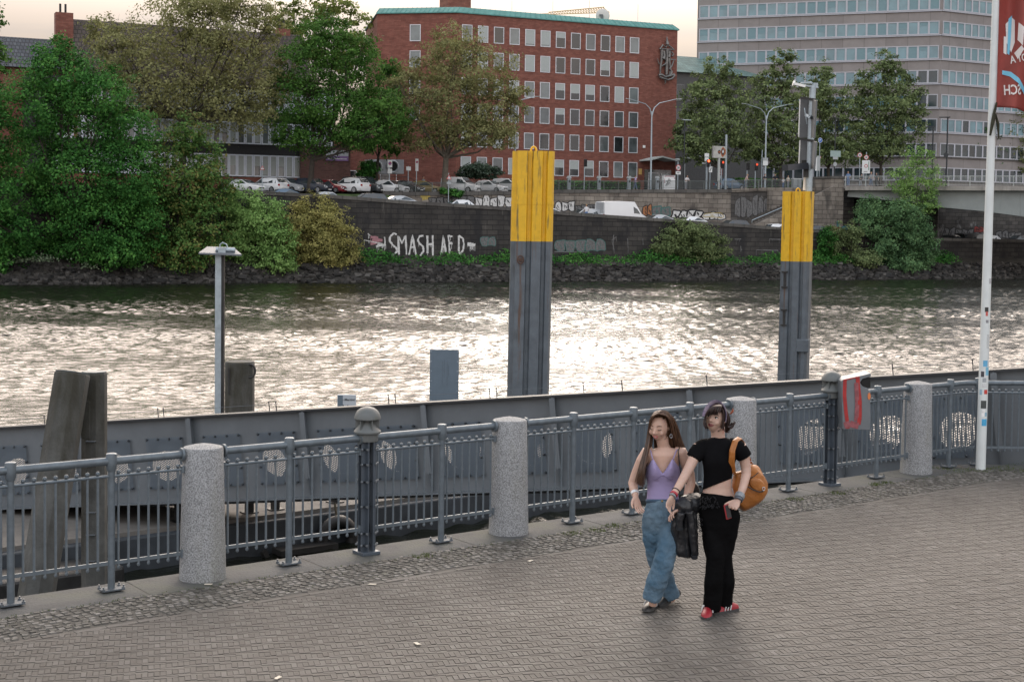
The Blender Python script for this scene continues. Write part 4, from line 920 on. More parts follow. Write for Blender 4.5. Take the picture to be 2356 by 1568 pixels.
m = MB(); m.prism([(p[0] + .3, p[1]) for p in low] + [(low[-1][0] + .3, zdk - .37), (.3, zdk - .37)], .9, 1.5, X=(1, 0, 0), Y=(0, 0, 1), Z=(0, 1, 0)); m.build('girder', m_bgird, br)
m = MB(); m.prism([(p[0] + .3, p[1]) for p in low] + [(low[-1][0] + .3, zdk - .37), (.3, zdk - .37)], 10, 10.6, X=(1, 0, 0), Y=(0, 0, 1), Z=(0, 1, 0)); m.build('girder', m_bgird, br)
m = MB(); m.box((4, 12, 4.0), (12, .6, 8)); m.build('abutment_wall', m_dkst, br)
m_brail = mat('bridge_rail_paint', (.40, .43, .41), .5, var=.08)
brr = thing('bridge_railing', 'pale metal railing along the bridge edge at right', 'railing', (BA.x, BA.y, zdk + .13), bdir)
def rail_parts(par, L_, post, pitch, h, mt, zf=lambda x: 0, nb=95):
    m = MB(); xs = list(np.linspace(0, L_, max(2, int(L_ / 3))))
    for zz, r in ((h, .035), (h - .12, .018), (.14, .018)):
        q = MB(); q.path([(x, 0, zf(x) + zz) for x in xs], r, 6); q.build('rail', mt, par)
    for x in np.arange(0, L_ + .01, post):
        q = MB(); q.box((x, 0, zf(x) + h / 2), (.07, .07, h)); q.build('post', mt, par)
    n = 0; rest = MB()
    for x in np.arange(pitch / 2, L_, pitch):
        rest.box((x, 0, zf(x) + h / 2), (.022, .022, h - .26))
    o = rest.build('balusters', mt, par); o['kind'] = 'stuff'
rail_parts(brr, 40, 2.45, .16, 1.22, m_brail)
uwall = thing('underpass_wall', 'dark stone wall with graffiti in the shade under the bridge', 'wall', BO, BANG)
m = MB(); m.box((85, 14.5, 4.5), (60, .8, 8)); m.build('masonry', m_dkst, uwall)
bubble_word(uwall, 2168, 2280, 549, 522, 14.1, 8, m_gg, m_gk, 9, .14, .15); bubble_word(uwall, 2240, 2275, 535, 520, 14.09, 3, m_gr, m_gk, 10, .08); bubble_word(uwall, 2290, 2350, 549, 530, 14.1, 4, m_gg, m_gk, 12, .14)
bubble_word(dwall, 1690, 1770, 500, 450, 14.19, 6, m_gg, m_gk, 13, .05); 
m = MB(); m.add([(p[0], 10.99, p[1]) for p in [buz(*q, 11) for q in [(1919, 532), (1919, 512), (1925, 507), (1931, 512), (1932, 524), (1940, 520), (1958, 519), (1959, 538), (1930, 540)]]], [tuple(range(9))]); m.build('turquoise_figure', mat('graffiti_turquoise', (.05, .17, .20), .7, var=.3), pier)
# ---- street railings
m_srail = mat('street_rail_paint', (.10, .115, .11), .5, .2, var=.15)
def street_rail(ua, ub, v, lab, mt, dz=.16, name='street_railing'):
    o = thing(name, lab, 'railing', bw(ua, v, 0), BANG, 'railings along the street edge'); rail_parts(o, ub - ua, 1.95, .14, 1.0, mt, lambda x: zs(ua + x) + dz); return o
street_rail(bu(918, 14), bu(1178, 14), 14.1, 'dark street railing in front of the parked white van, left of the big yellow pile', m_srail)
street_rail(bu(1180, 14), bu(1682, 14), 14.1, 'grey street railing along the top of the pale graffiti wall below the brick office', m_srail)
street_rail(bu(1684, 14.3), bu(1905, 14.3), 14.3, 'grey street railing above the blackened wall and stairs', mat('street_rail_light', (.17, .185, .185), .5, .2, var=.1), .2)

# ================================================================== buildings
m_glassd = mat('glass_dark', (.02, .024, .026), .08, var=.5, scale=.5, spec=.8); m_glassl = mat('glass_reflecting', (.15, .175, .178), .12, var=.25, scale=.5, spec=.8); m_glassm = mat('glass_mid', (.085, .10, .105), .1, var=.4, scale=.6, spec=.8)
m_blind = mat('roller_blind', (.38, .41, .40), .8, var=.06); m_wf = mat('window_frame_white', (.62, .63, .66), .5, var=.05)
def window(par, O, X, w, h, pane_m, fw=.09, fm=None, out=.07, blind=0.0, dep=.02, blm=None):
    """O: lower left corner on the wall, X along the wall, outward = X x Z reversed"""
    X = Vector(X); Z = Vector((0, 0, 1)); Nn = X.cross(Z).normalized()
    m = MB(); O = Vector(O)
    for a, c, d, e in ((0, 0, w, fw), (0, h - fw, w, fw), (0, fw, fw, h - 2 * fw), (w - fw, fw, fw, h - 2 * fw)):
        P = O + X * a + Z * c; vs = [P + X * i * d + Z * k * e + Nn * o_ for o_ in (-.03, out) for i, k in ((0, 0), (1, 0), (1, 1), (0, 1))]
        m.add(vs, [(3, 2, 1, 0), (4, 5, 6, 7), (0, 1, 5, 4), (1, 2, 6, 5), (2, 3, 7, 6), (3, 0, 4, 7)])
    wo = m.build('window', fm or m_wf, par)
    m = MB(); a = O + Nn * dep; m.quad(a + X * fw * .9 + Z * fw * .9, a + X * (w - fw * .9) + Z * fw * .9, a + X * (w - fw * .9) + Z * (h - fw * .9), a + X * fw * .9 + Z * (h - fw * .9)); m.build('pane', pane_m, wo)
    if blind:
        m = MB(); a = O + Nn * (dep + .012); z0 = h - fw - (h - 2 * fw) * blind; m.quad(a + X * fw + Z * z0, a + X * (w - fw) + Z * z0, a + X * (w - fw) + Z * (h - fw), a + X * fw + Z * (h - fw)); m.build('blind', blm or m_blind, wo)
    return wo
# ---- red brick office
m_rbrick = blocks('office_brick', ((.165, .054, .039), (.24, .090, .066)), (.12, .07, .055), .5, .16, .012, noise=.22, nsc=1.5, bump=.2, rough=.9)
uc, ur = bu(1048, 36), bu(1553, 36); zr = 29.9; C0 = bw(uc, 36, 0)
rbld = thing('brick_office', 'red brick office block with white framed windows and a green copper roof edge', 'building', C0, BANG)
Ld = Matrix.Rotation(-BANG, 4, 'Z') @ Vector((-math.cos(R(10)), math.sin(R(10)), 0))
dd_ = _ray(866, 300); wl = Vector((-math.cos(R(10)), math.sin(R(10)), 0)); nl = Vector((wl.y, -wl.x, 0)); tt = C0.dot(nl) / dd_.dot(nl); LW = ((dd_ * tt) - C0); LW.z = 0; LWl = Ld * LW.length
plan = [(LWl.x, LWl.y), (0, 0), (ur - uc, 0), (ur - uc, 15), (LWl.x + 4, LWl.y + 16)]
m = MB(); m.prism(plan, 5.5, zr); m.build('wall', m_rbrick, rbld)
cx_ = sum(p[0] for p in plan) / 5; cy_ = sum(p[1] for p in plan) / 5
def off(pl, k): return [(p[0] + k * math.copysign(1, p[0] - cx_) * (abs(p[0] - cx_) > 8), p[1] + k * math.copysign(1, p[1] - cy_)) for p in pl]
m_cop = mat('copper_green', (.095, .265, .245), .6, .1, var=.18, scale=1.2)
o1, o2 = off(plan, .18), off(plan, -.55); n5 = 5
m = MB(); m.add([(x, y, zr) for x, y in o1] + [(x, y, zr + .12) for x, y in o1] + [(x, y, zr + .85) for x, y in o2], [tuple(range(5))[::-1]] + [(i, (i + 1) % 5, 5 + (i + 1) % 5, 5 + i) for i in range(5)] + [(5 + i, 5 + (i + 1) % 5, 10 + (i + 1) % 5, 10 + i) for i in range(5)] + [(10, 11, 12, 13, 14)])
def seam(a0, a1, b0, b1, n):
    for i in range(n + 1):
        f = i / n; P = Vector((a0[0] + (a1[0] - a0[0]) * f, a0[1] + (a1[1] - a0[1]) * f, zr + .14)); Q = Vector((b0[0] + (b1[0] - b0[0]) * f, b0[1] + (b1[1] - b0[1]) * f, zr + .86)); m.beam(P, Q, .06, .06)
seam(o1[1], o1[2], o2[1], o2[2], 44); seam(o1[0], o1[1], o2[0], o2[1], 17)
m.build('copper_roof_edge', m_cop, rbld)
xs_ = [1059, 1096, 1132, 1168.5, 1204, 1240, 1275, 1310, 1344, 1377.5, 1411, 1444]; rows_ = [85.5, 142.5, 201, 257.5, 315.5, 373]
us_ = [bu(x, 36) - uc for x in xs_]; pit = (us_[-1] - us_[0]) / 11; zt_ = [buz(1444, y, 36)[1] for y in rows_]; ww, wh = 1.42, 2.12
rw = random.Random(4)
vis = ["lllhl hdlll", ]
pat = ['lldlllhdmdll', 'lllllldddhll', 'llllllhhhdll', 'lllmmmhdddmm', 'lmllmdmddmdm', 'llmlllhhhdlm']
for r_, z in enumerate(zt_):
    for k in range(12):
        c = pat[r_][k]; pm = {'l': m_glassl, 'm': m_glassm, 'd': m_glassd, 'h': m_glassd}[c]
        window(rbld, (us_[0] + pit * k, 0, z - wh), (1, 0, 0), ww, wh, pm, blind=(rw.uniform(.3, .75) if c == 'h' else (rw.choice([0, 0, .97, .9]) if c == 'l' else 0)))
lx_ = Vector((-Ld.x, -Ld.y, 0)); dW = LW.length
for z in zt_[:4]:
    f = dW * (966 - 866) / (1048 - 866) * .53; P = Vector((LWl.x, LWl.y, 0)) + lx_ * (dW * (941 - 866) / 182.0); window(rbld, (P.x, P.y, z - wh), lx_, ww, wh, m_glassl)
m = MB(); m.box((2.2, 6, zr + 1.9), (3.2, 3, 2.2)); m.tube((1.8, 5, zr + 3), (1.8, 5, zr + 4.2), .2, 8); m.tube((2.8, 5, zr + 3), (2.8, 5, zr + 4.2), .2, 8); m.build('roof_stack', m_rbrick, rbld)
for x in (9, 15, 20.5, 28): m = MB(); m.tube((x, 3, zr + .9), (x, 3, zr + 3.6), .03, 4); m.build('antenna', m_galv, rbld)
# entrance canopy and door
ue = bu(1470, 36) - uc; m = MB(); X0 = ue; zc = buz(1500, 362, 36)[1]
m.prism([(X0, zc - .45), (X0 + 1.9, zc + .05), (X0 + 4.0, zc - .35), (X0 + 8.2, zc + .30), (X0 + 8.2, zc + .16), (X0 + 4.0, zc - .55), (X0 + 1.9, zc - .12), (X0, zc - .60)], -3.0, 0, X=(1, 0, 0), Y=(0, 0, 1), Z=(0, 1, 0)); m.build('canopy', mat('canopy_white', (.50, .54, .52), .6, var=.06), rbld)
m = MB(); m.box((X0 + 2.9, -.03, zs(30) + 1.7), (4.2, .06, 3.4)); m.build('entrance_recess', m_glassd, rbld)
window(rbld, (X0 + 1.4, -.07, zs(30) + .1), (1, 0, 0), 1.7, 2.9, m_glassm)
window(rbld, (X0 + 3.3, -.07, zs(30) + .1), (1, 0, 0), 1.2, 2.9, m_glassl)
m = MB(); m.box((bu(1472, 36) - uc, -.05, buz(1472, 395, 36)[1]), (.5, .06, .8)); m.build('yellow_plaque', mat('plaque_yellow', (.55, .36, .12), .6, var=.1), rbld)
m = MB(); m.box((bu(1487, 36) - uc - .5, -.05, buz(1480, 358, 36)[1] + 1.2), (.35, .2, .35)); m.build('wall_lamp', m_white, rbld)
# ship relief on the gable end
sr = thing('ship_relief', 'grey metal ship relief mounted high on the right end of the brick office', 'wall sculpture', bw(bu(1524, 36), 35.85, buz(1524, 140, 36)[1]), BANG)
so = sr.location; m_rel = mat('relief_metal', (.17, .165, .16), .45, .6, var=.35, scale=1.5)
def sxz(x, y): a = buz(x, y, 35.9); return Vector((a[0] - buz(1524, 140, 36)[0], 0, a[1] - so.z))
zc4 = lambda x, y: (1178 + x * .25, y * .25)
def rel(name, pts, r0, r1, y=-.2):
    m = MB(); P = [sxz(*zc4(*p)) + Vector((0, y, 0)) for p in pts]; n = len(P); m.path(P, [r0 + (r1 - r0) * i / (n - 1) for i in range(n)], 8); m.build(name, m_rel, sr, True)
rel('spire', [(1398, 335), (1399, 375), (1402, 410)], .02, .28); rel('mast_head', [(1335, 455), (1360, 415), (1385, 440), (1405, 415), (1440, 440), (1460, 458)], .12, .10)
rel('yard', [(1328, 450), (1395, 455), (1465, 460)], .09, .09); rel('mast', [(1352, 460), (1350, 540), (1340, 610), (1335, 690)], .22, .12); rel('mast', [(1400, 460), (1398, 560), (1394, 690)], .24, .22); rel('mast', [(1425, 470), (1420, 560), (1432, 640), (1420, 690)], .2, .1)
rel('fluke', [(1312, 540), (1320, 580), (1350, 610), (1385, 590), (1398, 560)], .06, .16); rel('fluke', [(1460, 560), (1445, 605), (1420, 640)], .10, .16); rel('yard', [(1345, 545), (1400, 548), (1478, 552)], .10, .08)
rel('sail', [(1365, 470), (1372, 520), (1360, 545)], .16, .22, -.35); rel('sail', [(1410, 470), (1418, 500), (1410, 530)], .2, .24, -.35); rel('pennant', [(1440, 480), (1460, 500), (1445, 520)], .1, .14)
rel('hull', [(1318, 695), (1345, 690), (1380, 712), (1420, 700), (1462, 690)], .16, .2, -.3); rel('hull', [(1325, 712), (1360, 725), (1400, 738), (1440, 725), (1465, 695)], .12, .14, -.4); rel('keel', [(1378, 740), (1382, 760), (1374, 778)], .16, .03, -.3); rel('figurehead', [(1430, 690), (1440, 660), (1425, 645)], .2, .12, -.3)
# satellite dish, crane
dish = thing('satellite_dish', 'white satellite dish seen from behind on the brick office roof', 'dish', bw(bu(1381, 40), 40, zr)); dz = buz(1381, 36, 40)[1] - zr
m = MB(); m.ell((0, 0, dz), (.95, .25, .95), 20, 8); m.build('reflector', mat('dish_white', (.55, .53, .5), .6, var=.06), dish, True); m = MB(); m.tube((0, -.2, 0), (0, -.2, dz), .1, 8); m.box((-.25, -.4, dz), (.5, .35, .2)); m.box((-.15, -.4, dz - .3), (.25, .3, .6)); m.build('mount', m_sback, dish)
cr0, cr1 = dp(1262, 34, 330), dp(1402, 27, 330); crane = thing('tower_crane', 'distant yellow lattice crane jib rising behind the brick office roof', 'crane', (cr0.x, 330, 5))
o_ = Vector(crane.location); a0, a1 = cr0 - o_, dp(1402, 29, 330) - o_; m = MB(); top0, top1 = a0 + Vector((0, 0, .5)), dp(1390, 22, 330) - o_ + Vector((0, 0, .5)); nn = 22
m.beam(a0, a1, .18, .18); m.beam(top0, top1, .18, .18)
for i in range(nn): f, g_ = i / nn, (i + .5) / nn; m.beam(a0.lerp(a1, f), top0.lerp(top1, g_), .11, .11); m.beam(top0.lerp(top1, g_), a0.lerp(a1, min(1, (i + 1) / nn)), .11, .11)
m_cry = mat('crane_yellow', (.50, .36, .16), .6, var=.1); m.build('jib', m_cry, crane)
m = MB(); m.box((a0.x - 4, 0, a0.z / 2), (1.6, 1.6, a0.z)); m.build('mast', m_cry, crane); m = MB(); m.beam(a0 + Vector((-16, 0, -.8)), a0, .5, .5); m.build('counter_jib', m_cry, crane)
# ---- high-rise
hc = dp(2157, 430, 205); hb = thing('office_tower', 'tall grey concrete office tower with bands of bluish windows, at right', 'building', (hc.x, hc.y, 0))
m_agg = blocks('tower_panels', ((.235, .215, .208), (.27, .248, .24)), (.15, .135, .13), 2.9, 40, .03, noise=.12, nsc=.5, bump=.2, rough=.9)
m_aggs = mat('tower_panel_side', (.27, .238, .222), .9, var=.10, scale=.6)
fa, fb = R(-19), R(28); XF = Vector((math.cos(fa), math.sin(fa), 0)); XS = Vector((math.cos(fb), math.sin(fb), 0)); LF, LS = 35.4, 32.0
pl4 = [(-XF * LF), Vector((0, 0, 0)), XS * LS, XS * LS + Vector((-16, 30, 0)), -XF * LF + Vector((8, 26, 0))]
zrow = [dp(2150, y, 205).z for y in (22.5, 78.7, 135, 191, 247.5, 303.7)]; FH = (zrow[0] - zrow[5]) / 5; WH = 1.92
m = MB(); m.prism([(p.x, p.y) for p in pl4], 5, zrow[0] + FH * 3.5); m.build('wall', m_agg, hb)
m_tg = mat('tower_glass', (.115, .225, .265), .14, var=.28, scale=.35, spec=.9); m_tgd = mat('tower_glass_dark', (.018, .035, .042), .1, var=.4, scale=.6, spec=.8); m_tf = mat('tower_window_frame', (.42, .43, .47), .5, var=.04)
todo = []
pf, ps = 1.452, 1.40
for k in range(-2, 8):
    z = zrow[0] - FH * k
    for i in range(24): todo.append((abs(k - 1) * 1.0 + (0 if k < 3 else 3) + .01 * i, -XF * (LF - .3) + XF * pf * i, XF, pf, z, k))
    for i in range(int(LS / ps) - 1): todo.append(((abs(k - 2) * 1.0 if i < 9 else 20) + (0 if k < 5 else 4) + .02 * i, XS * (.25 + ps * i), XS, ps, z, k))
todo.sort(key=lambda a: a[0]); rest = MB(); rt = random.Random(9)
for n_, (_, P, X, w, z, k) in enumerate(todo):
    dark = (k >= 6) or (k in (3, 4, 5) and X is XF and (P - Vector((0, 0, 0))).length < 4.0) or (k in (5,) and rt.random() < .3)
    if n_ < 98: window(hb, (P.x, P.y, z), X, w, WH, m_tgd if dark else m_tg, fw=.13, fm=m_tf, out=.10, blind=(rt.choice([0, 0, .35, .55, .97]) if not dark else 0), blm=mat('tower_blind', (.16, .26, .29), .6, var=.05))
    else:
        Nn = X.cross(Vector((0, 0, 1))); O = Vector((P.x, P.y, z)); Z = Vector((0, 0, 1)); rest.mi = 0
        for a, c, d, e in ((0, 0, w, .13), (0, WH - .13, w, .13), (0, .13, .13, WH - .26), (w - .13, .13, .13, WH - .26)):
            Q = O + X * a + Z * c; rest.add([Q + X * i * d + Z * kk * e + Nn * o2_ for o2_ in (-.03, .1) for i, kk in ((0, 0), (1, 0), (1, 1), (0, 1))], [(4, 5, 6, 7), (0, 1, 5, 4), (1, 2, 6, 5), (2, 3, 7, 6), (3, 0, 4, 7)])
        rest.mi = 2 if dark else 1; a = O + Nn * .02; rest.quad(a + X * .12 + Z * .12, a + X * (w - .12) + Z * .12, a + X * (w - .12) + Z * (WH - .12), a + X * .12 + Z * (WH - .12))
ro = rest.build('windows', [m_tf, m_tg, m_tgd], hb); ro['kind'] = 'stuff'
for k in range(-2, 8):
    z = zrow[0] - FH * k - .12; m = MB()
    for X, a, e in ((XF, -LF, 0), (XS, 0, LS)):
        Nn = X.cross(Vector((0, 0, 1))); P, Q = X * a + Nn * .1, X * e + Nn * .1; m.beam(P + Vector((0, 0, z)), Q + Vector((0, 0, z)), .2, .14)
    m.build('sill_band', m_cope if k > 5 else m_tf, hb)
# ---- building with the green roof between them
gb = thing('green_roof_house', 'dark building with a grey-green tiled roof in the gap between brick office and tower', 'building', bw(bu(1540, 46), 46, 0), BANG)
zE, zR = buz(1575, 166, 46)[1], buz(1575, 127, 52)[1]
m = MB(); m.box((10, 8, (5 + zE) / 2), (34, 16, zE - 5)); m.build('wall', mat('house_wall_dark', (.10, .10, .10), .9, var=.15), gb)
m = MB(); m.prism([(-.6, zE - .1), (7.5, zR), (8.5, zR), (16.6, zE - .1)], -8, 27.5, X=(0, 1, 0), Y=(0, 0, 1), Z=(1, 0, 0)); m.build('roof', blocks('green_tiles', ((.12, .19, .18), (.16, .24, .22)), (.08, .12, .12), .5, .4, .03, axes='xz'), gb)
for k in range(6):
    for r_ in range(2): window(gb, (-1 + k * 1.9, 0, zE - 4.2 - r_ * 3.6), (1, 0, 0), 1.3, 2.4, m_glassd, fm=mat('frame_dark', (.2, .2, .2), .6))
# ---- white-banded building at left
m_black = mat('cladding_black', (.018, .018, .02), .7, var=.2); m_wp = mat('pilaster_white', (.66, .70, .78), .5, var=.05)
ua, ub = bu(60, 27), bu(768, 27); lb = thing('ribbon_window_house', 'dark building with rows of white framed windows under a brown tiled roof, behind trees', 'building', bw(ua, 27, 0), BANG); WL = ub - ua
m = MB(); m.box((WL / 2, 6, 12), (WL, 12, 13)); m.build('wall', m_black, lb)
zb_r = [buz(520, 405, 27)[1], buz(520, 330, 27)[1], buz(520, 330, 27)[1] + 3.65]; n = 0; wcol = .93
ncol = int(WL / wcol)
for r_, z in enumerate(zb_r):
    for i in range(ncol):
        if i < ncol - 33: continue
        window(lb, (WL - .2 - (i - (ncol - 33) + 1) * wcol, 0, z), (1, 0, 0), wcol - .04, 2.45, rw.choice([m_glassl, m_glassm, m_glassl]), fw=.14, fm=m_wp, out=.14, blind=rw.choice([0, .5, .96, .96]))
m = MB(); m.box((WL / 2, -.05, zb_r[0] - .75), (WL, .1, 1.3)); m.build('plinth', m_rbrick, lb)
zri = buz(400, 62, 33)[1]; m_tile = blocks('brown_tiles', ((.06, .047, .043), (.085, .068, .06)), (.03, .025, .022), .45, .5, .05, noise=.25, axes='xz')
m = MB(); m.prism([(-.7, 18.2), (5.5, zri), (6.5, zri), (12.7, 18.2)], bu(160, 33) - ua, WL - 2.5, X=(0, 1, 0), Y=(0, 0, 1), Z=(1, 0, 0)); rf = m.build('roof', m_tile, lb)
gx0 = bu(160, 33) - ua
m = MB(); m.prism([(-.3, 12), (-.3, 18.2), (5.5, zri - .1), (6.5, zri - .1), (12, 18.2), (12, 12)], gx0 - .4, gx0 - .03, X=(0, 1, 0), Y=(0, 0, 1), Z=(1, 0, 0)); m.build('gable', m_rbrick, lb)
def chim(x0, x1, y0, y1, v, par, mt, ua_):
    a, c = bu(x0, v), bu(x1, v); zt = buz((x0 + x1) / 2, y0, v)[1]; zl = buz((x0 + x1) / 2, y1, v)[1]; m = MB(); m.box(((a + c) / 2 - ua_, v - 27, (zt + zl) / 2), (c - a, 1.4, zt - zl)); o = m.build('chimney', mt, par)
    for f in (.3, .6): q = MB(); q.tube((a - ua_ + (c - a) * f, v - 27, zt), (a - ua_ + (c - a) * f, v - 27, zt + 1.0), .12, 8); q.build('flue', m_black, o)
chim(127, 167, 31, 112, 31, lb, m_rbrick, ua); chim(633, 662, 68, 110, 33, lb, m_rbrick, ua)
# brick annex with the purple board
uan, ubn = bu(769, 26.5), bu(806, 26.5); an = thing('brick_annex', 'low brick annex carrying a white and purple board, right of the white-banded building', 'building', bw(uan, 26.5, 0), BANG)
m_pb = blocks('annex_brick', ((.12, .055, .048), (.17, .085, .072)), (.12, .09, .08), .4, .14, .012, noise=.2)
m = MB(); zz = buz(790, 338, 26.5)[1]; m.box(((ubn - uan) / 2 - 2, 5, (5 + zz) / 2), (ubn - uan + 4, 10, zz - 5)); m.build('wall', m_pb, an)
z0, z1, z2 = buz(780, 370, 26.4)[1], buz(780, 359, 26.4)[1], buz(780, 346, 26.4)[1]; x0, x1 = bu(750, 26.4) - uan, bu(801, 26.4) - uan
m = MB(); m.box(((x0 + x1) / 2, -.06, (z1 + z2) / 2), (x1 - x0, .08, z2 - z1)); m.build('white_board', mat('board_white', (.48, .50, .54), .6, var=.06), an)
m = MB(); m.box(((x0 + x1) / 2, -.06, (z0 + z1) / 2 - .002), (x1 - x0, .085, z1 - z0)); m.build('purple_board', mat('board_purple', (.26, .15, .36), .6, var=.06), an)
m = MB()
for i in range(15): m.box((x0 + .25 + i * (x1 - x0 - .4) / 15, -.108, z0 + .22), (.09 + .05 * (i % 3), .006, .08))
m.build('small_lettering', m_white, an)
lk = thing('link_block', 'plain dark brick block in the shade between annex and brick office', 'building', bw(bu(790, 40), 40, 0), BANG); m = MB(); m.box((9, 3, 9.5), (22, 5, 9)); m.build('wall', m_rbrick, lk)
for k in range(4): window(lk, (.6 + k * 2.2, .5, zs(0) + 1.2), (1, 0, 0), 1.3, 2.0, m_glassd)
# vent units and steps in front of the office end wall
for i, (x, lab) in enumerate(((868, 'left round-mouthed grey vent unit behind the parked cars'), (906, 'right round-mouthed grey vent unit beside the railing steps'))):
    u = bu(x, 30); z = buz(x, 383, 30)[1]; vt = thing('vent_unit', lab, 'vent', bw(u, 30, zs(u)), BANG, 'round vent units'); m = MB(); m.box((.25, 1.2, z - zs(u)), (2.2, 2, 1.7)); m.build('housing', mat('vent_grey', (.30, .32, .35), .5, .2, var=.1), vt)
    m = MB(); a_ = np.linspace(0, 2 * math.pi, 20); m.path([(-.1 + .68 * math.cos(a), .12, z - zs(u) + .68 * math.sin(a)) for a in a_], .12, 8, cap=False); m.build('rim', mat('vent_rim', (.42, .45, .48), .4, .3, var=.05), vt, True)
    m = MB(); m.prism([(.64 * math.cos(a), .64 * math.sin(a)) for a in a_[:-1]], .1, .19, O=(-.1, 0, z - zs(u)), X=(1, 0, 0), Y=(0, 0, 1), Z=(0, 1, 0)); m.build('mouth', m_blk, vt)
u = bu(925, 31); es = thing('entrance_steps', 'concrete entrance steps with dark railing behind the parked cars', 'steps', bw(u, 30, zs(u)), BANG); m = MB()
for i in range(6): m.box((1.0 + i * -.32 + 1.6, .8, .17 * (i + .5)), (.32, 1.8, .17 * (i + 1)))
m.box((-2.4, .8, .55), (5.4, 1.8, 1.1)); m.build('flight', m_bconc, es); m = MB()
for x in np.arange(-5, .4, .6): m.tube((x, -.1, 1.1), (x, -.1, 2.2), .025, 5)
m.tube((-5, -.1, 2.2), (.3, -.1, 2.2), .03, 5); m.tube((.3, -.1, 2.2), (2.6, -.1, 1.1), .03, 5); m.build('hand_railing', m_dark, es)
# small tiled house at far left
hl = thing('tiled_house', 'small house with blue-grey tiled roof peeping over the trees at far left', 'house', bw(bu(20, 30), 30, 0), BANG); zA, zB = buz(60, 150, 30)[1], buz(60, 86, 34)[1]; wA = bu(140, 32) - bu(20, 30)
m = MB(); m.box((wA / 2 - 5, 5, (5 + zA) / 2), (wA + 10, 10, zA - 5)); m.build('wall', m_rbrick, hl)
m = MB(); m.prism([(-.6, zA - .3), (4.6, zB), (5.4, zB), (10.6, zA - .3)], -10, wA + .3, X=(0, 1, 0), Y=(0, 0, 1), Z=(1, 0, 0)); m.build('roof', blocks('blue_tiles', ((.055, .065, .08), (.085, .095, .11)), (.025, .028, .035), .4, .45, .05, noise=.2), hl)
m = MB(); m.beam((wA + .35, -.6, zA - .3), (wA + .35, 4.7, zB + .05), .1, .25); m.build('verge_board', m_wp, hl)
# ================================================================== vehicles
m_tyre = mat('tyre', (.015, .015, .015), .8, var=.1); m_rim = mat('rim', (.30, .31, .32), .35, .7, var=.05); m_cg = mat('car_glass', (.035, .045, .05), .05, var=.3, scale=.8, spec=.9)
m_hl = mat('headlight_glass', (.55, .58, .6), .1, .3, var=.05); m_tl = mat('tail_light', (.28, .015, .015), .25, var=.05); m_pl = mat('number_plate', (.6, .6, .58), .5, var=.03); m_trim = mat('car_trim', (.02, .02, .022), .5, var=.1)
def paint(n, c): return mat('car_' + n, c, .22, .15, var=.03, scale=1, spec=.7)
CP = dict(white=paint('white', (.66, .68, .70)), silver=paint('silver', (.40, .42, .44)), black=paint('black', (.016, .018, .022)), navy=paint('navy', (.02, .028, .045)), red=paint('red', (.16, .012, .018)), grey=paint('grey', (.055, .06, .068)), olive=paint('olive', (.22, .17, .06)), blue=paint('blue', (.09, .14, .2)))
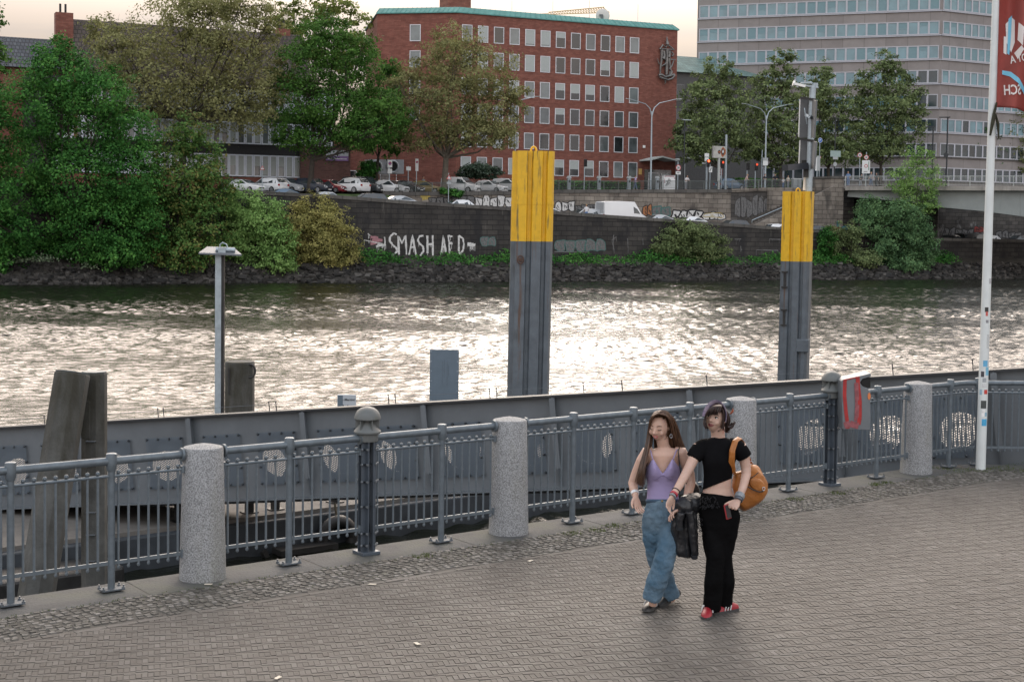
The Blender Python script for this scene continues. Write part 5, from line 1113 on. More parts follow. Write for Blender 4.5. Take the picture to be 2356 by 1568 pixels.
def car_proto(kind):
    # stations along x (front +): x, bottom, belt, top, half width at belt, half width at the top
    K = dict(
     hatch=(3.9, .84, 1.50, [(1.95, .30, .62, .66, .60), (1.85, .20, .76, .80, .74), (1.15, .18, .92, .97, .84)], .80, .10, -1.35, -1.92, .94, .30),
     sedan=(4.6, .88, 1.44, [(2.3, .30, .58, .62, .64), (2.18, .20, .72, .76, .78), (1.25, .18, .88, .95, .88)], .98, .05, -1.10, -1.85, .96, .95),
     suv=(4.5, .93, 1.68, [(2.25, .36, .74, .80, .68), (2.15, .26, .92, .97, .84), (1.3, .24, 1.04, 1.10, .92)], 1.05, .25, -1.75, -2.2, 1.06, .35),
     mpv=(5.0, .96, 1.92, [(2.5, .34, .72, .80, .70), (2.42, .24, .94, .99, .86), (1.75, .22, 1.08, 1.14, .95)], 1.5, .55, -2.35, -2.48, 1.12, .3),
     panel=(4.5, .92, 1.85, [(2.25, .32, .70, .76, .66), (2.15, .22, .90, .96, .82), (1.4, .2, 1.02, 1.08, .90)], 1.15, .35, -2.18, -2.25, 1.08, .3),
     sprinter=(6.0, 1.0, 2.72, [(3.0, .40, .78, .86, .78), (2.9, .28, 1.02, 1.10, .92), (2.5, .26, 1.22, 1.30, .98)], 2.2, 1.35, -2.9, -3.0, 1.30, .4))[kind]
    Lc, hw, H, nose, xc, xr, xq, xb, belt, _ = K; lowdeck = kind == 'sedan'
    st = [(x, zb, zt - .05, zt, w, w * .86) for x, zb, zt, _t, w in nose]
    st.append((xc, .18, belt, belt + .05, hw, hw * .86)); st.append((xr, .18, belt, H - .05, hw, hw * .74)); 
    xm = (xr + xq) / 2; st.append((xm, .18, belt, H, hw, hw * .76)); st.append((xq, .18, belt, H - .06, hw, hw * .73))
    if lowdeck: st.append((xb + .1, .2, belt - .02, belt + .06, hw * .97, hw * .8)); st.append((-Lc / 2 + .02, .28, belt - .08, belt, hw * .9, hw * .76))
    else: st.append((xb, .26, belt - .03, belt + .04 if kind not in ('mpv', 'panel', 'sprinter') else H - .14, hw * .96, hw * .8 if kind not in ('mpv', 'panel', 'sprinter') else hw * .84)); st.append((-Lc / 2 - .0, .32, belt - .14, belt - .06, hw * .90, hw * .78)) if kind not in ('mpv', 'panel', 'sprinter') else None
    def ring(s):
        x, zb, zl, zt, w, wt = s
        half = [(w * .80, zb), (w * .97, zb + .10), (w, (zb + zl) / 2), (w * .985, zl), (wt + (w - wt) * .06 if zt - zl > .2 else w * .93, zt - .04 if zt - zl > .2 else zl + (zt - zl) * .5), (wt * .90, zt)]
        return [(x, y, z) for y, z in half] + [(x, -y, z) for y, z in half[::-1]]
    P = {}
    m = MB(); m.rings([ring(s) for s in st]); P['body'] = m.build('body', CP['white'], None, True)
    iC = [i for i, s in enumerate(st) if s[0] == xc][0]; A, B, Mi, Q, D = st[iC], st[iC + 1], st[iC + 2], st[iC + 3], st[iC + 4]
    def side(s, f, sg):   # point between belt (f=0) and roof edge (f=1)
        x, zb, zl, zt, w, wt = s; w1 = wt + (w - wt) * .06 if zt - zl > .2 else w * .95
        return Vector((x, sg * ((w * .985) + (w1 - w * .985) * f + .012), zl + (zt - .05 - zl) * f))
    def mixs(a, c, f): return tuple(p + (q - p) * f for p, q in zip(a, c))
    for sg in (1, -1):
        m = MB(); f0 = mixs(A, B, .12); f1 = mixs(A, B, .95)
        def poly(pts): m.add(pts, [tuple(range(len(pts)))] if sg > 0 else [tuple(range(len(pts)))[::-1]])
        if kind in ('panel', 'sprinter'):
            C2 = mixs(B, Mi, .40 if kind == 'panel' else .12); lo, hi = (.06, .80) if kind == 'panel' else (.05, .62); poly([side(mixs(A, B, .25), lo, sg), side(C2, lo, sg), side(C2, hi, sg), side(mixs(A, B, .25 + .72 * hi), hi, sg)])
        else:
            g = mixs(B, Q, .52); g2 = mixs(B, Q, .56); rr = mixs(Q, D, .75 if not lowdeck else .55); rq = mixs(Q, D, .12)
            poly([side(f0, .04, sg), side(g, .04, sg), side(g, .90, sg), side(mixs(A, B, .96), .90, sg)])
            poly([side(g2, .04, sg), side(mixs(Q, D, .35), .06, sg), side(rq, .86, sg), side(g2, .90, sg)])
        P['side_window%d' % sg] = m.build('side_window', m_cg)
    def cross(a, c, f0, f1, k, up):
        p, q = mixs(a, c, f0), mixs(a, c, f1); m = MB(); nrm = Vector((-(q[3] - p[3]), 0, q[0] - p[0])).normalized(); nrm = nrm if nrm.z > 0 else -nrm; o_ = nrm * .014
        vs = [Vector((p[0], -p[5] * k, p[3])) + o_, Vector((p[0], p[5] * k, p[3])) + o_, Vector((q[0], q[5] * k, q[3])) + o_, Vector((q[0], -q[5] * k, q[3])) + o_]; m.quad(*vs); return m
    P['windscreen'] = cross(A, B, .06, .94, .93, 1).build('windscreen', m_cg)
    if kind in ('mpv', 'panel', 'sprinter'):
        m = MB(); x = xb - .014; z0, z1 = belt + .05, H - .22; m.quad((x, .7 * hw, z0), (x, -.7 * hw, z0), (x, -.66 * hw, z1), (x, .66 * hw, z1)); P['rear_window'] = m.build('rear_window', m_cg if kind != 'sprinter' else mat('van_door', (.36, .38, .40), .3, .1, var=.03))
    else: P['rear_window'] = cross(Q, D, .10, .86, .92, 1).build('rear_window', m_cg)
    xe = nose[0][0]; zn = nose[0][2]; w0 = nose[0][4]; w1 = nose[1][4]; z1 = nose[1][2]
    for sg in (1, -1):
        m = MB(); m.add([(xe + .012, sg * w0 * .55, zn - .12), (xe + .012, sg * w0 * .98, zn - .12), (nose[1][0] + .02, sg * (w1 + .012), z1 - .16), (nose[1][0] + .03, sg * w1 * .98, z1 - .03), (xe + .012, sg * w0 * .60, zn + .01)], [(0, 1, 2, 3, 4)]); P['headlight%d' % sg] = m.build('headlight', m_hl)
        m = MB(); xt = -Lc / 2 if kind not in ('mpv', 'panel', 'sprinter') else xb; zt = belt - .12; m.box((xt + .05, sg * hw * .80, zt - .06), (.16, .26, .20)); P['tail%d' % sg] = m.build('tail_light', m_tl)
    m = MB(); m.box((xe + .008, 0, .50), (.03, w0 * 1.1, .22)); P['grille'] = m.build('grille', m_trim)
    m = MB(); m.box((xe + .03, 0, .42), (.02, .5, .11)); P['plate'] = m.build('number_plate', m_pl)
    m = MB(); m.box((-Lc / 2 - .015 if kind not in ('mpv', 'panel', 'sprinter') else xb - .02, 0, .62), (.02, .5, .11)); P['plate2'] = m.build('number_plate', m_pl)
    wr = .33 if kind in ('hatch', 'sedan') else .37; wb = Lc * .30
    parts = [P[k] for k in P]; wheels = []
    for xx in (wb + .02, -wb):
        for sg in (1, -1):
            m = MB(); m.T = Matrix.Translation((xx, sg * (hw - .10), wr)) @ Matrix.Rotation(math.pi / 2, 4, 'X'); m.lathe([(0, -.12), (wr * .92, -.12), (wr, -.08), (wr, .08), (wr * .92, .125), (0, .125)], 18); w_ = m.build('wheel', m_tyre, None, True)
            m = MB(); m.T = Matrix.Translation((xx, sg * (hw + .03), wr)) @ Matrix.Rotation(math.pi / 2, 4, 'X'); m.lathe([(0, -.012), (wr * .62, -.012), (wr * .62, .012), (0, .012)], 12); r_ = m.build('rim', m_rim, None, True); r_.parent = w_; parts.append(w_)
    root = bpy.data.objects.new('car_root', None)
    for o in parts: o.parent = root
    return root
PROT = {k: car_proto(k) for k in ('hatch', 'sedan', 'suv', 'mpv', 'panel', 'sprinter')}
def car(kind, col, x, z, v, head, lab, cat='car', grp='cars parked along the far street', name='parked_car', roof=None, y=None, pitch=0):
    u = bu(x, v); r = thing(name, lab, cat, bw(u, v, z if z is not None else zs(u)), 0, grp)
    if y is not None: r.location.z = buz(x, y, v)[1]
    r.rotation_euler = (0, pitch, R(head))
    def cp(o, par):
        c = o.copy(); COL.objects.link(c); c.parent = par
        if c.name.startswith('body'): c.material_slots[0].link = 'OBJECT'; c.material_slots[0].material = CP[col]
        if roof and c.name.startswith('body'): pass
        for k in o.children: cp(k, c)
    for o in PROT[kind].children: cp(o, r)
    return r
HF, HB = -33, 148            # heads pointing right towards us / rear end towards us
car('suv', 'grey', 548, None, 23.5, HF - 10, 'dark grey estate half hidden by leaves at the left end of the parked row')
car('sedan', 'white', 565, None, 18.6, HF, 'white saloon at the far left of the row, bonnet pointing right')
car('suv', 'white', 616, None, 19.0, HB, 'white off-roader showing its rear lights, second in the left row')
car('suv', 'silver', 663, None, 19.6, HF, 'silver off-roader facing us beside the white one')
car('suv', 'navy', 722, None, 17.6, HF, 'dark navy car behind the maple trunk')
car('hatch', 'red', 764, None, 17.2, HF, 'dark red hatchback, the only red car in the row')
car('suv', 'white', 804, None, 16.4, HB, 'white crossover seen from behind, next to the red hatchback')
car('mpv', 'grey', 838, None, 18.2, HF, 'dark grey minibus towering over the white crossover', 'van')
car('hatch', 'white', 901, None, 16.2, HF + 6, 'small white hatchback at the left end of the dark railing')
car('hatch', 'black', 938, None, 18.2, HF, 'black hatchback behind the dark railing')
car('hatch', 'olive', 982, None, 20.5, HF + 20, 'olive coloured car half hidden by the trunk of the brown tree')
car('panel', 'white', 1062, None, 17.4, HF + 4, 'white delivery van behind the dark railing', 'van')
car('hatch', 'white', 1130, None, 17.6, HF + 2, 'white hatchback right of the white delivery van')
car('suv', 'white', 1172, None, 19.5, HF + 2, 'pale off-roader partly hidden by the big yellow pile')
car('sedan', 'silver', 746, None, 24.5, HF, 'silver car roof showing behind the red hatchback')
for i, (k, c, x, y, h, lab) in enumerate([('sedan', 'blue', 664, 434, 25, 'blue-white car roof peeping over the quay wall at its left end'), ('hatch', 'silver', 760, 441, 25, 'pale car roof above the quay wall behind the yellowish willow'), ('suv', 'grey', 842, 444, 205, 'dark estate roof above the quay wall below the grey minibus'),
        ('sedan', 'silver', 928, 450, 25, 'silver car roof above the quay wall, below the black hatchback'), ('hatch', 'white', 1048, 459, 205, 'white hatchback roof above the quay wall, left of the big yellow pile'), ('sedan', 'white', 1268, 478, 25, 'white car roof just right of the big yellow pile'), ('suv', 'silver', 1342, 480, 205, 'light car with dark rear window behind the man in a white T-shirt'),
        ('sedan', 'silver', 1525, 494, 25, 'silver saloon roof above the wall, right of the high white van'), ('sedan', 'white', 1600, 498, 25, 'white car roof behind the round bush on the wall'), ('suv', 'grey', 1683, 505.5, 205, 'grey estate roof just left of the stone stairs'), ('hatch', 'white', 1795, 515, 25, 'white car roof at the foot of the stone stairs'),
        ('sedan', 'grey', 1886, 518.5, 25, 'dark car roof just right of the pile with the sign mast'), ('hatch', 'red', 1927, 521.5, 25, 'reddish car roof in front of the turquoise graffiti'), ('sedan', 'grey', 1980, 526.5, 205, 'dark car roof left of the blue-green willow'), ('sedan', 'black', 2197, 540, 25, 'black car parked under the bridge, the left one'),
        ('mpv', 'black', 2245, 536, 25, 'black van parked under the bridge'), ('hatch', 'white', 2272, 541, 205, 'white car parked under the bridge beside the black van'), ('hatch', 'black', 2343, 541, 205, 'dark car under the bridge at the right edge')]):
    Hh = dict(hatch=1.5, sedan=1.44, suv=1.68, mpv=1.92)[k]; v = 9.5; u = bu(x, v); zt = buz(x, y, v)[1]
    car(k, c, x, zt - Hh, v, h, lab, grp='cars on the quay road behind the wall', pitch=0)
vx = 1430; car('sprinter', 'white', vx, buz(vx, 463, 9.2)[1] - 2.72, 9.2, 33, 'high-roofed white van parked on the quay road, behind the wall', 'van', grp=None)
mp_ = mat('moving_car_glass', (.05, .06, .07), .1)
car('hatch', 'blue', 1680, None, 19.5, 25, 'blue-grey car driving past the billboard post', grp='cars on the street by the tower')
for r_ in PROT.values():
    for o in list(r_.children):
        for c in list(o.children): bpy.data.objects.remove(c)
        bpy.data.objects.remove(o)
    bpy.data.objects.remove(r_)
# ================================================================== people across the river
SK = mat('skin_far', (.42, .25, .18), .6, var=.05)
def cloth(n, c): return mat('cloth_' + n, c, .85, var=.12, scale=8)
def far_person(p, rz, shirt, trousers, hair, lab, h=1.7, pose='stand', grp=None):
    t = thing('person', lab, 'person', p, rz, grp); s = h / 1.7; ln = .12 if pose == 'walk' else .03; lean = .28 if pose == 'lean' else 0
    m = MB(); m.path([(0, -lean * .8, 1.40 * s), (0, -lean, 1.50 * s)], .05 * s, 8); m.ell((0, -lean * 1.1, 1.60 * s), (.075 * s, .095 * s, .115 * s), 10, 8)
    for sg in (-1, 1):
        a = (sg * .19 * s, -lean * .8, 1.36 * s); e = (sg * .24 * s, -lean - .03 * sg, 1.10 * s); w = (sg * (.20 if pose != 'lean' else .12) * s, -lean - .18, (.92 if pose != 'lean' else 1.05) * s); m.path([a, e, w], [.045 * s, .04 * s, .03 * s], 7); m.ell(w, (.04 * s, .04 * s, .06 * s), 6, 5)
        m.path([(sg * .09 * s, 0, .9 * s), (sg * .09 * s, sg * ln * .6, .48 * s), (sg * .09 * s, sg * ln * 1.4, .05 * s)], [.07 * s, .055 * s, .04 * s], 7); m.ell((sg * .09 * s, sg * ln * 1.4 - .05, .04 * s), (.045 * s, .12 * s, .04 * s), 8, 5)
    m.build('body', SK, t, True)
    m = MB(); m.path([(0, 0, .90 * s), (0, -lean * .4, 1.15 * s), (0, -lean * .75, 1.36 * s), (0, -lean * .8, 1.43 * s)], [(.17 * s, .11 * s), (.16 * s, .105 * s), (.20 * s, .11 * s), (.10 * s, .08 * s)], 10, up=(0, 1, 0))
    for sg in (-1, 1): m.path([(sg * .16 * s, -lean * .8, 1.38 * s), (sg * .235 * s, -lean - .02 * sg, 1.16 * s)], [.065 * s, .06 * s], 7)
    m.build('shirt', shirt, t, True)
    m = MB(); m.path([(0, 0, .80 * s), (0, 0, .94 * s)], [(.17 * s, .12 * s), (.165 * s, .11 * s)], 10, up=(0, 1, 0))
    for sg in (-1, 1): m.path([(sg * .085 * s, 0, .88 * s), (sg * .09 * s, sg * ln * .6, .48 * s), (sg * .09 * s, sg * ln * 1.4, .08 * s)], [.09 * s, .075 * s, .065 * s], 8)
    m.build('trousers', trousers, t, True)
    m = MB(); m.ell((0, -lean * 1.1 + .025, 1.645 * s), (.085 * s, .10 * s, .10 * s), 10, 6); m.build('hair', hair, t, True)
    return t
cw, cdk, cbl, cpu, cpk, cbe, cjn, cgy = cloth('white', (.62, .62, .63)), cloth('dark', (.02, .022, .028)), cloth('blue', (.10, .17, .32)), cloth('lilac', (.38, .30, .50)), cloth('pink', (.50, .36, .33)), cloth('beige', (.42, .38, .32)), cloth('denim', (.10, .14, .22)), cloth('grey', (.2, .21, .23))
hbr, hbl, hbd, hwh = mat('hair_brown', (.05, .03, .02), .6), mat('hair_black', (.012, .01, .01), .6), mat('hair_blond', (.32, .20, .10), .6), mat('hair_white', (.5, .48, .45), .7)
def on_street(x, v): u = bu(x, v); return bw(u, v, zs(u) + .14)
G1 = 'passers-by on the far street'
far_person(on_street(1462, 15.2), BANG + 1.2, cpu, cjn, hbr, 'woman in a lilac top walking behind the grey railing below the office door', 1.7, 'walk', G1)
far_person(on_street(1446, 15.8), BANG + 1.2, cw, cbl, hbr, 'long-haired passer-by in white beside the woman in lilac', 1.68, 'walk', G1)
far_person(on_street(1578, 15.4), BANG, cw, cgy, hbl, 'man in a white shirt pushing along the railing right of the graffiti box', 1.72, 'lean', G1)
far_person(on_street(1755, 15.3), BANG + .4, cdk, cdk, hbl, 'dark dressed passer-by behind the railing below the street lamp', 1.75, 'lean', G1)
far_person(on_street(1782, 15.0), BANG - .5, cdk, cdk, hbl, 'man in dark clothes leaning over the railing by the stairs', 1.75, 'lean', G1)
far_person(on_street(1802, 15.0), BANG, cw, cbl, hbl, 'child in white at the railing beside the leaning man', 1.3, 'stand', G1)
far_person(on_street(1813, 15.6), BANG, cbe, cgy, hbl, 'person in beige with dark hair at the railing above the stairs', 1.6, 'stand', G1)
def on_bridge(x, off): 
    d = _ray(x, 425); o = BA + by_ * off; tt = Vector((o.x, o.y, 0)).dot(by_) / d.dot(by_); p = d * tt; return Vector((p.x, p.y, zdk + .14))
G2 = 'people on the bridge pavement'
far_person(on_bridge(1951, 1.0), bdir, cbl, cbl, hbl, 'tall person in pale blue standing at the left end of the bridge railing', 1.85, 'stand', G2)
far_person(on_bridge(1980, 1.6), bdir + .5, cdk, cgy, hbl, 'dark clad person bending near the white board on the bridge', 1.5, 'lean', G2)
far_person(on_bridge(2004, 1.3), bdir - .4, cgy, cjn, hbd, 'blond person walking on the bridge right of the white board', 1.75, 'walk', G2)
far_person(on_bridge(2016, 2.6), bdir + .3, cdk, cdk, hbl, 'dark haired person behind the blond one on the bridge', 1.7, 'walk', G2)
far_person(on_street(958, 21), BANG, cgy, cgy, hwh, 'white haired person by the entrance steps, behind the parked cars', 1.65, 'stand', G1)
far_person(on_street(974, 22), BANG + .6, cgy, cdk, hbr, 'tall brown haired person in grey by the entrance steps', 1.9, 'stand', G1)
u = bu(1350, 8.0); far_person(bw(u, 8.0, buz(1350, 470, 8.0)[1] - 1.78), BANG + math.pi, cw, cbl, hbd, 'man in a white T-shirt with his back to us behind the quay wall', 1.78)
# cyclist
cyp = on_street(1714, 15.2); far_person(cyp + Vector((0, 0, .10)), BANG + .9, cpk, cjn, hbd, 'cyclist in a pink top passing behind the railing', 1.68, 'lean')
bk = thing('bicycle', 'dark bicycle ridden by the cyclist in pink', 'bicycle', cyp, BANG)
for xx in (-.52, .52):
    m = MB(); m.path([(xx + .34 * math.cos(a), 0, .35 + .34 * math.sin(a)) for a in np.linspace(0, 6.283, 21)], .022, 6, cap=False); m.build('wheel', m_tyre, bk, True)
m = MB()
for a, c in (((-.52, 0, .35), (-.1, 0, .3)), ((-.1, 0, .3), (-.2, 0, .9)), ((-.1, 0, .3), (.38, 0, .8)), ((-.18, 0, .8), (.38, 0, .85)), ((.52, 0, .35), (.36, 0, .95)), ((-.52, 0, .35), (-.18, 0, .8))): m.tube(a, c, .022, 6)
m.build('frame', cdk, bk, True); m = MB(); m.tube((.36, -.28, 1.02), (.36, .28, 1.02), .018, 6); m.build('handlebar', cdk, bk, True); m = MB(); m.ell((-.2, 0, .93), (.13, .07, .03), 8, 5); m.build('saddle', cdk, bk, True)
# ================================================================== lamps, signs, lights
def twin_lamp(x, ytop, v, arms, lab):
    u = bu(x, v); b0 = bw(u, v, zs(u)); t = thing('street_lamp', lab, 'street lamp', b0, 0, 'twin-armed street lamps'); zt = buz(x, ytop, v)[1] - b0.z
    m = MB(); m.path([(0, 0, 0), (0, 0, zt)], [.13, .075], 8); m.build('pole', m_galv, t, True)
    for ax, ay in arms:
        d = bu(ax, v) - u; dz = buz(ax, ay, v)[1] - b0.z - zt; Q = BE * d
        m = MB(); m.path([(0, 0, zt - .6), (Q.x * .08, Q.y * .08, zt + dz * .25), (Q.x * .25, Q.y * .25, zt + dz * .62), (Q.x * .8, Q.y * .8, zt + dz * .96)], [.07, .06, .05, .04], 7); m.build('arm', m_galv, t, True)
        m = MB(); m.path([(Q.x * .76, Q.y * .76, zt + dz * .95), (Q.x, Q.y, zt + dz)], .09, 8, flat=.4); m.build('lamp_head', m_galv, t, True)
twin_lamp(1497, 256, 17.5, [(1437, 227), (1565, 228)], 'twin-armed street lamp in front of the right end of the brick office')
twin_lamp(1760, 266, 17.5, [(1703, 238), (1821, 240)], 'twin-armed street lamp between the plane trees in front of the tower')
twin_lamp(1184, 245, 17.5, [(1120, 226), (1240, 222)], 'twin-armed street lamp half hidden behind the brown tree')
def pole(x, y0, v, lab, r=.06, mt=None, on=None, name='signpost', cat='sign', grp=None, yb=None):
    if on: b0 = on_bridge(x, on)
    else: u = bu(x, v); b0 = bw(u, v, zs(u) if yb is None else buz(x, yb, v)[1])
    zt = dp(x, y0, b0.y).z - b0.z; t = thing(name, lab, cat, b0, BANG if not on else bdir, grp); m = MB(); m.tube((0, 0, 0), (0, 0, zt), r, 8); m.build('post', mt or m_galv, t, True); t['h'] = zt
    def zz(y): return dp(x, y, b0.y).z - b0.z
    def sz(px): return px / FL * b0.y
    return t, zz, sz
def disc(t, z, r, mt, name='disc', y=-.1, n=20, rim=None, x=0):
    m = MB(); m.prism([(r * math.cos(a), r * math.sin(a)) for a in np.linspace(0, 6.283, n, endpoint=False)], 0, .03, O=(x, y, z), X=(1, 0, 0), Y=(0, 0, 1), Z=(0, 1, 0)); return m.build(name, mt, t)
def plate(t, z, w, h, mt, name='board', y=-.1, x=0):
    m = MB(); m.box((x, y, z), (w, .03, h)); return m.build(name, mt, t)
def tri(t, z, s, mt, name, y, up=1):
    m = MB(); m.prism([(-s / 2, -up * s * .433), (s / 2, -up * s * .433), (0, up * s * .433)], 0, .02, O=(0, y, z), X=(1, 0, 0), Y=(0, 0, 1), Z=(0, 1, 0)); return m.build(name, mt, t)
m_sr = mat('sign_red', (.40, .03, .03), .5, var=.03); m_sb = mat('sign_blue', (.03, .12, .40), .5, var=.03); m_sw = mat('sign_face_white', (.62, .64, .64), .5, var=.03); m_sg = mat('sign_back_pale', (.33, .36, .37), .5, .2, var=.05); m_dkp = mat('dark_pole', (.03, .035, .04), .5, .3, var=.1)
def speed(t, z, r, num): disc(t, z, r, m_sr, 'red_ring', -.10); disc(t, z, r * .76, m_sw, 'white_field', -.115); flat_text(num, r * 1.0, (0, 0, z - r * .35), 'numeral', m_ink, t, off=(0, -.125, 0), bold=.03)
t, zz, sz = pole(1559, 372, 16.0, '30 speed limit sign over a right-turn arrow board, right of the office door'); speed(t, zz(386), sz(6.8), '30'); plate(t, zz(398), sz(13), sz(7), m_sw, 'arrow_board')
m = MB(); m.box((-.02, -.125, zz(398)), (sz(7), .01, sz(1.2))); m.build('arrow', m_ink, t)
for x, on, lab in ((1977, 1.6, '30 speed limit sign left of the white board on the bridge'), (1992, 1.4, '30 speed limit sign standing over the big white board on the bridge')):
    t, zz, sz = pole(x, 350, 0, lab, .05, on=on); speed(t, zz(357 if x < 1980 else 362), sz(5.5), '30')
    if x > 1980: plate(t, zz(384), sz(18), sz(30), m_sw, 'white_board'); disc(t, zz(382), sz(4), m_sr, 'red_ring', -.125); disc(t, zz(382), sz(2.6), m_sw, 'white_field', -.14); m = MB(); m.box((sz(6), -.125, zz(382)), (sz(1.2), .01, sz(20))); m.build('green_bar', mat('sign_green', (.03, .16, .09), .5), t); m = MB(); m.box((sz(-1), -.125, zz(395)), (sz(8), .01, sz(1))); m.build('text_line', m_ink, t)
for x, yt, yc, s, lab, yb, v in ((1032, 398, 407, 12, 'red-bordered warning triangle in front of the white delivery van', 476, 10.5), (603, 374, 386, 10.5, 'red-bordered warning triangle above the white off-roader at left', 440, 16)):
    t, zz, sz = pole(x, yt, v, lab, .045, yb=yb); tri(t, zz(yc), sz(s) * 1.1, m_sr, 'red_border', -.1); tri(t, zz(yc + .6), sz(s) * .72, m_sw, 'white_field', -.115); m = MB(); m.box((0, -.125, zz(yc + .6)), (sz(1), .01, sz(4))); m.build('exclamation_bar', m_ink, t)
    if x > 900: plate(t, zz(421), sz(11), sz(5), m_sg, 'small_board')
for x, y0, y1, w, lab in ((896, 368, 400, 11, 'no-stopping sign board left of the entrance steps'), (958, 365, 394, 7.5, 'narrow no-stopping sign board right of the entrance steps')):
    t, zz, sz = pole(x, y0, 20, lab, .05); plate(t, zz(y0 + 9), sz(w), sz(17), m_sw, 'board'); disc(t, zz(y0 + 8), sz(w * .36), m_sr, 'red_ring', -.125); disc(t, zz(y0 + 8), sz(w * .27), m_sb, 'blue_field', -.14); m = MB(); m.beam((-sz(2), -.15, zz(y0 + 10)), (sz(2), -.15, zz(y0 + 6)), .02, .1); m.build('red_slash', m_sr, t); plate(t, zz(y1 - 6), sz(w * .95), sz(11), m_sw, 'lower_board')
t, zz, sz = pole(939, 382, 20, 'blank white board on a post between the two no-stopping signs', .05); plate(t, zz(388), sz(11), sz(9), m_sw)
t, zz, sz = pole(1884, 318, 17, 'round blue arrow sign over a give-way triangle, right of the sign mast', .05); disc(t, zz(323), sz(6), m_sw, 'white_rim', -.10); disc(t, zz(323), sz(5.2), m_sb, 'blue_disc', -.115)
m = MB(); m.path([(-.08, -.13, zz(325.5)), (-.08, -.13, zz(322)), (.1, -.13, zz(321))], .035, 5); m.build('white_arrow', m_sw, t); tri(t, zz(364), sz(8), m_sr, 'red_border', -.1, -1); tri(t, zz(363.6), sz(5), m_sw, 'white_field', -.115, -1)
t, zz, sz = pole(1919, 350, 17, 'pale green direction board seen from the back on a dark post', .09, m_dkp); plate(t, zz(354), sz(29), sz(14), mat('board_palegreen', (.26, .34, .33), .6), 'board', -.15); plate(t, zz(364), sz(14), sz(6), m_sg, 'small_board', -.15); disc(t, zz(378), sz(5), m_sg, 'disc', -.12); m = MB(); m.tube((0, 0, 0), (0, 0, zz(272)), .07, 8); m.build('lamp_column', m_dkp, t, True); m = MB(); m.box((.2, 0, zz(272)), (.9, .25, .1)); m.build('lamp_head', m_dkp, t)
t, zz, sz = pole(1879, 360, 15.5, 'galvanised post with narrow upright boards leaning beside the stairs', .07); plate(t, zz(376), sz(10), sz(34), m_sg, 'board', -.1, sz(2)); plate(t, zz(378), sz(5), sz(30), m_sw, 'board', -.15, -sz(5))
t, zz, sz = pole(1752, 345, 17.45, 'pair of white boards fixed low on the second twin-armed lamp', .05); plate(t, zz(366), sz(14), sz(6), m_sg, 'board', -.12, sz(8)); plate(t, zz(375), sz(13), sz(11), m_sw, 'lower_board', -.12, sz(8))
t, zz, sz = pole(1573, 277, 16.2, 'dark slim lamp column beside the 30 sign', .075, m_dkp, name='lamp_column', cat='street lamp'); m = MB(); m.box((.25, 0, zz(276)), (1.1, .28, .1)); m.build('lamp_head', m_galv, t); plate(t, zz(398), sz(4), sz(42), m_sg, 'pole_board', .12, sz(2))
t, zz, sz = pole(1669, 310, 17.2, 'thick plain galvanised pole right of the billboard', .14, name='steel_pole', cat='pole')
for x, y0, on, lab in ((2177, 270, 3, 'dark lamp column on the bridge left of the chestnut tree'), (2144, 292, 16, 'dark lamp column behind the bridge between tower and willow')):
    t, zz, sz = pole(x, y0, 0, lab, .09, m_dkp, on=on, name='lamp_column', cat='street lamp'); m = MB(); m.box((-.35, 0, zz(y0)), (1.3, .28, .12)); m.build('lamp_head', m_dkp, t)
    if x > 2150: disc(t, zz(357), sz(5.5), m_dkp, 'sign_back', -.1, x=-.1)
t, zz, sz = pole(1624, 352, 16.5, 'white boards on a post left of the red traffic light', .05); plate(t, zz(357), sz(12), sz(8), m_sw, 'board'); plate(t, zz(367), sz(11), sz(9), m_sw, 'board'); plate(t, zz(376), sz(14), sz(3), m_sg, 'street_plate', -.12, -sz(6))
t, zz, sz = pole(1633, 378, 16.4, 'small white board with a diagonal stroke below the billboard', .05); plate(t, zz(390), sz(9), sz(13), m_sw, 'board'); m = MB(); m.beam((-sz(2.5), -.125, zz(394)), (sz(2.5), -.125, zz(386)), .02, .08); m.build('stroke', m_ink, t)
t, zz, sz = pole(1657, 385, 21, 'brown tourist board on a post between the traffic lights', .05); plate(t, zz(393), sz(9), sz(20), mat('board_brown', (.13, .03, .03), .6), 'board')
m = MB()
for i in range(5): m.box((0, -.125, zz(386 + i * 3.4)), (sz(6), .01, sz(.7)))
m.build('text_lines', m_sw, t)
def traffic_light(x, y, v, lit, lab, side=False):
    t, zz, sz = pole(x, y - 6, v, lab, .06, name='traffic_light', cat='traffic light', grp='traffic lights at the crossing'); m = MB(); m.box((.05, -.16, zz(y + 3)), (.34, .24, sz(17))); m.build('signal_housing', m_trim, t, bevel=.03)
    for i, c in enumerate(('red', 'amber', 'green')):
        z = zz(y - 2.2 + i * 5.2)
        if lit and i == 0:
            k = bpy.data.materials.new('red_signal_lit'); k.use_nodes = True; pr = k.node_tree.nodes['Principled BSDF']; pr.inputs['Base Color'].default_value = (.8, .06, .02, 1); pr.inputs['Emission Color'].default_value = (1, .12, .03, 1); pr.inputs['Emission Strength'].default_value = 3.0 if lit == 1 else .5
        else: k = m_blk
        disc(t, z, .15, k, 'lens', -.31, 14, x=.05)
traffic_light(1626, 373, 16.2, 1, 'traffic light showing a bright red lamp, left of the billboard post'); traffic_light(1659, 376, 16.8, 2, 'traffic light facing sideways right of the billboard post'); traffic_light(1718, 380, 17, 0, 'unlit traffic light left of the second twin-armed lamp'); traffic_light(1737, 381, 17.4, 2, 'traffic light with a faint red lamp beside the second twin-armed lamp')
traffic_light(1344, 372, 17, 0, 'dark traffic light seen from behind in front of the brick office windows')
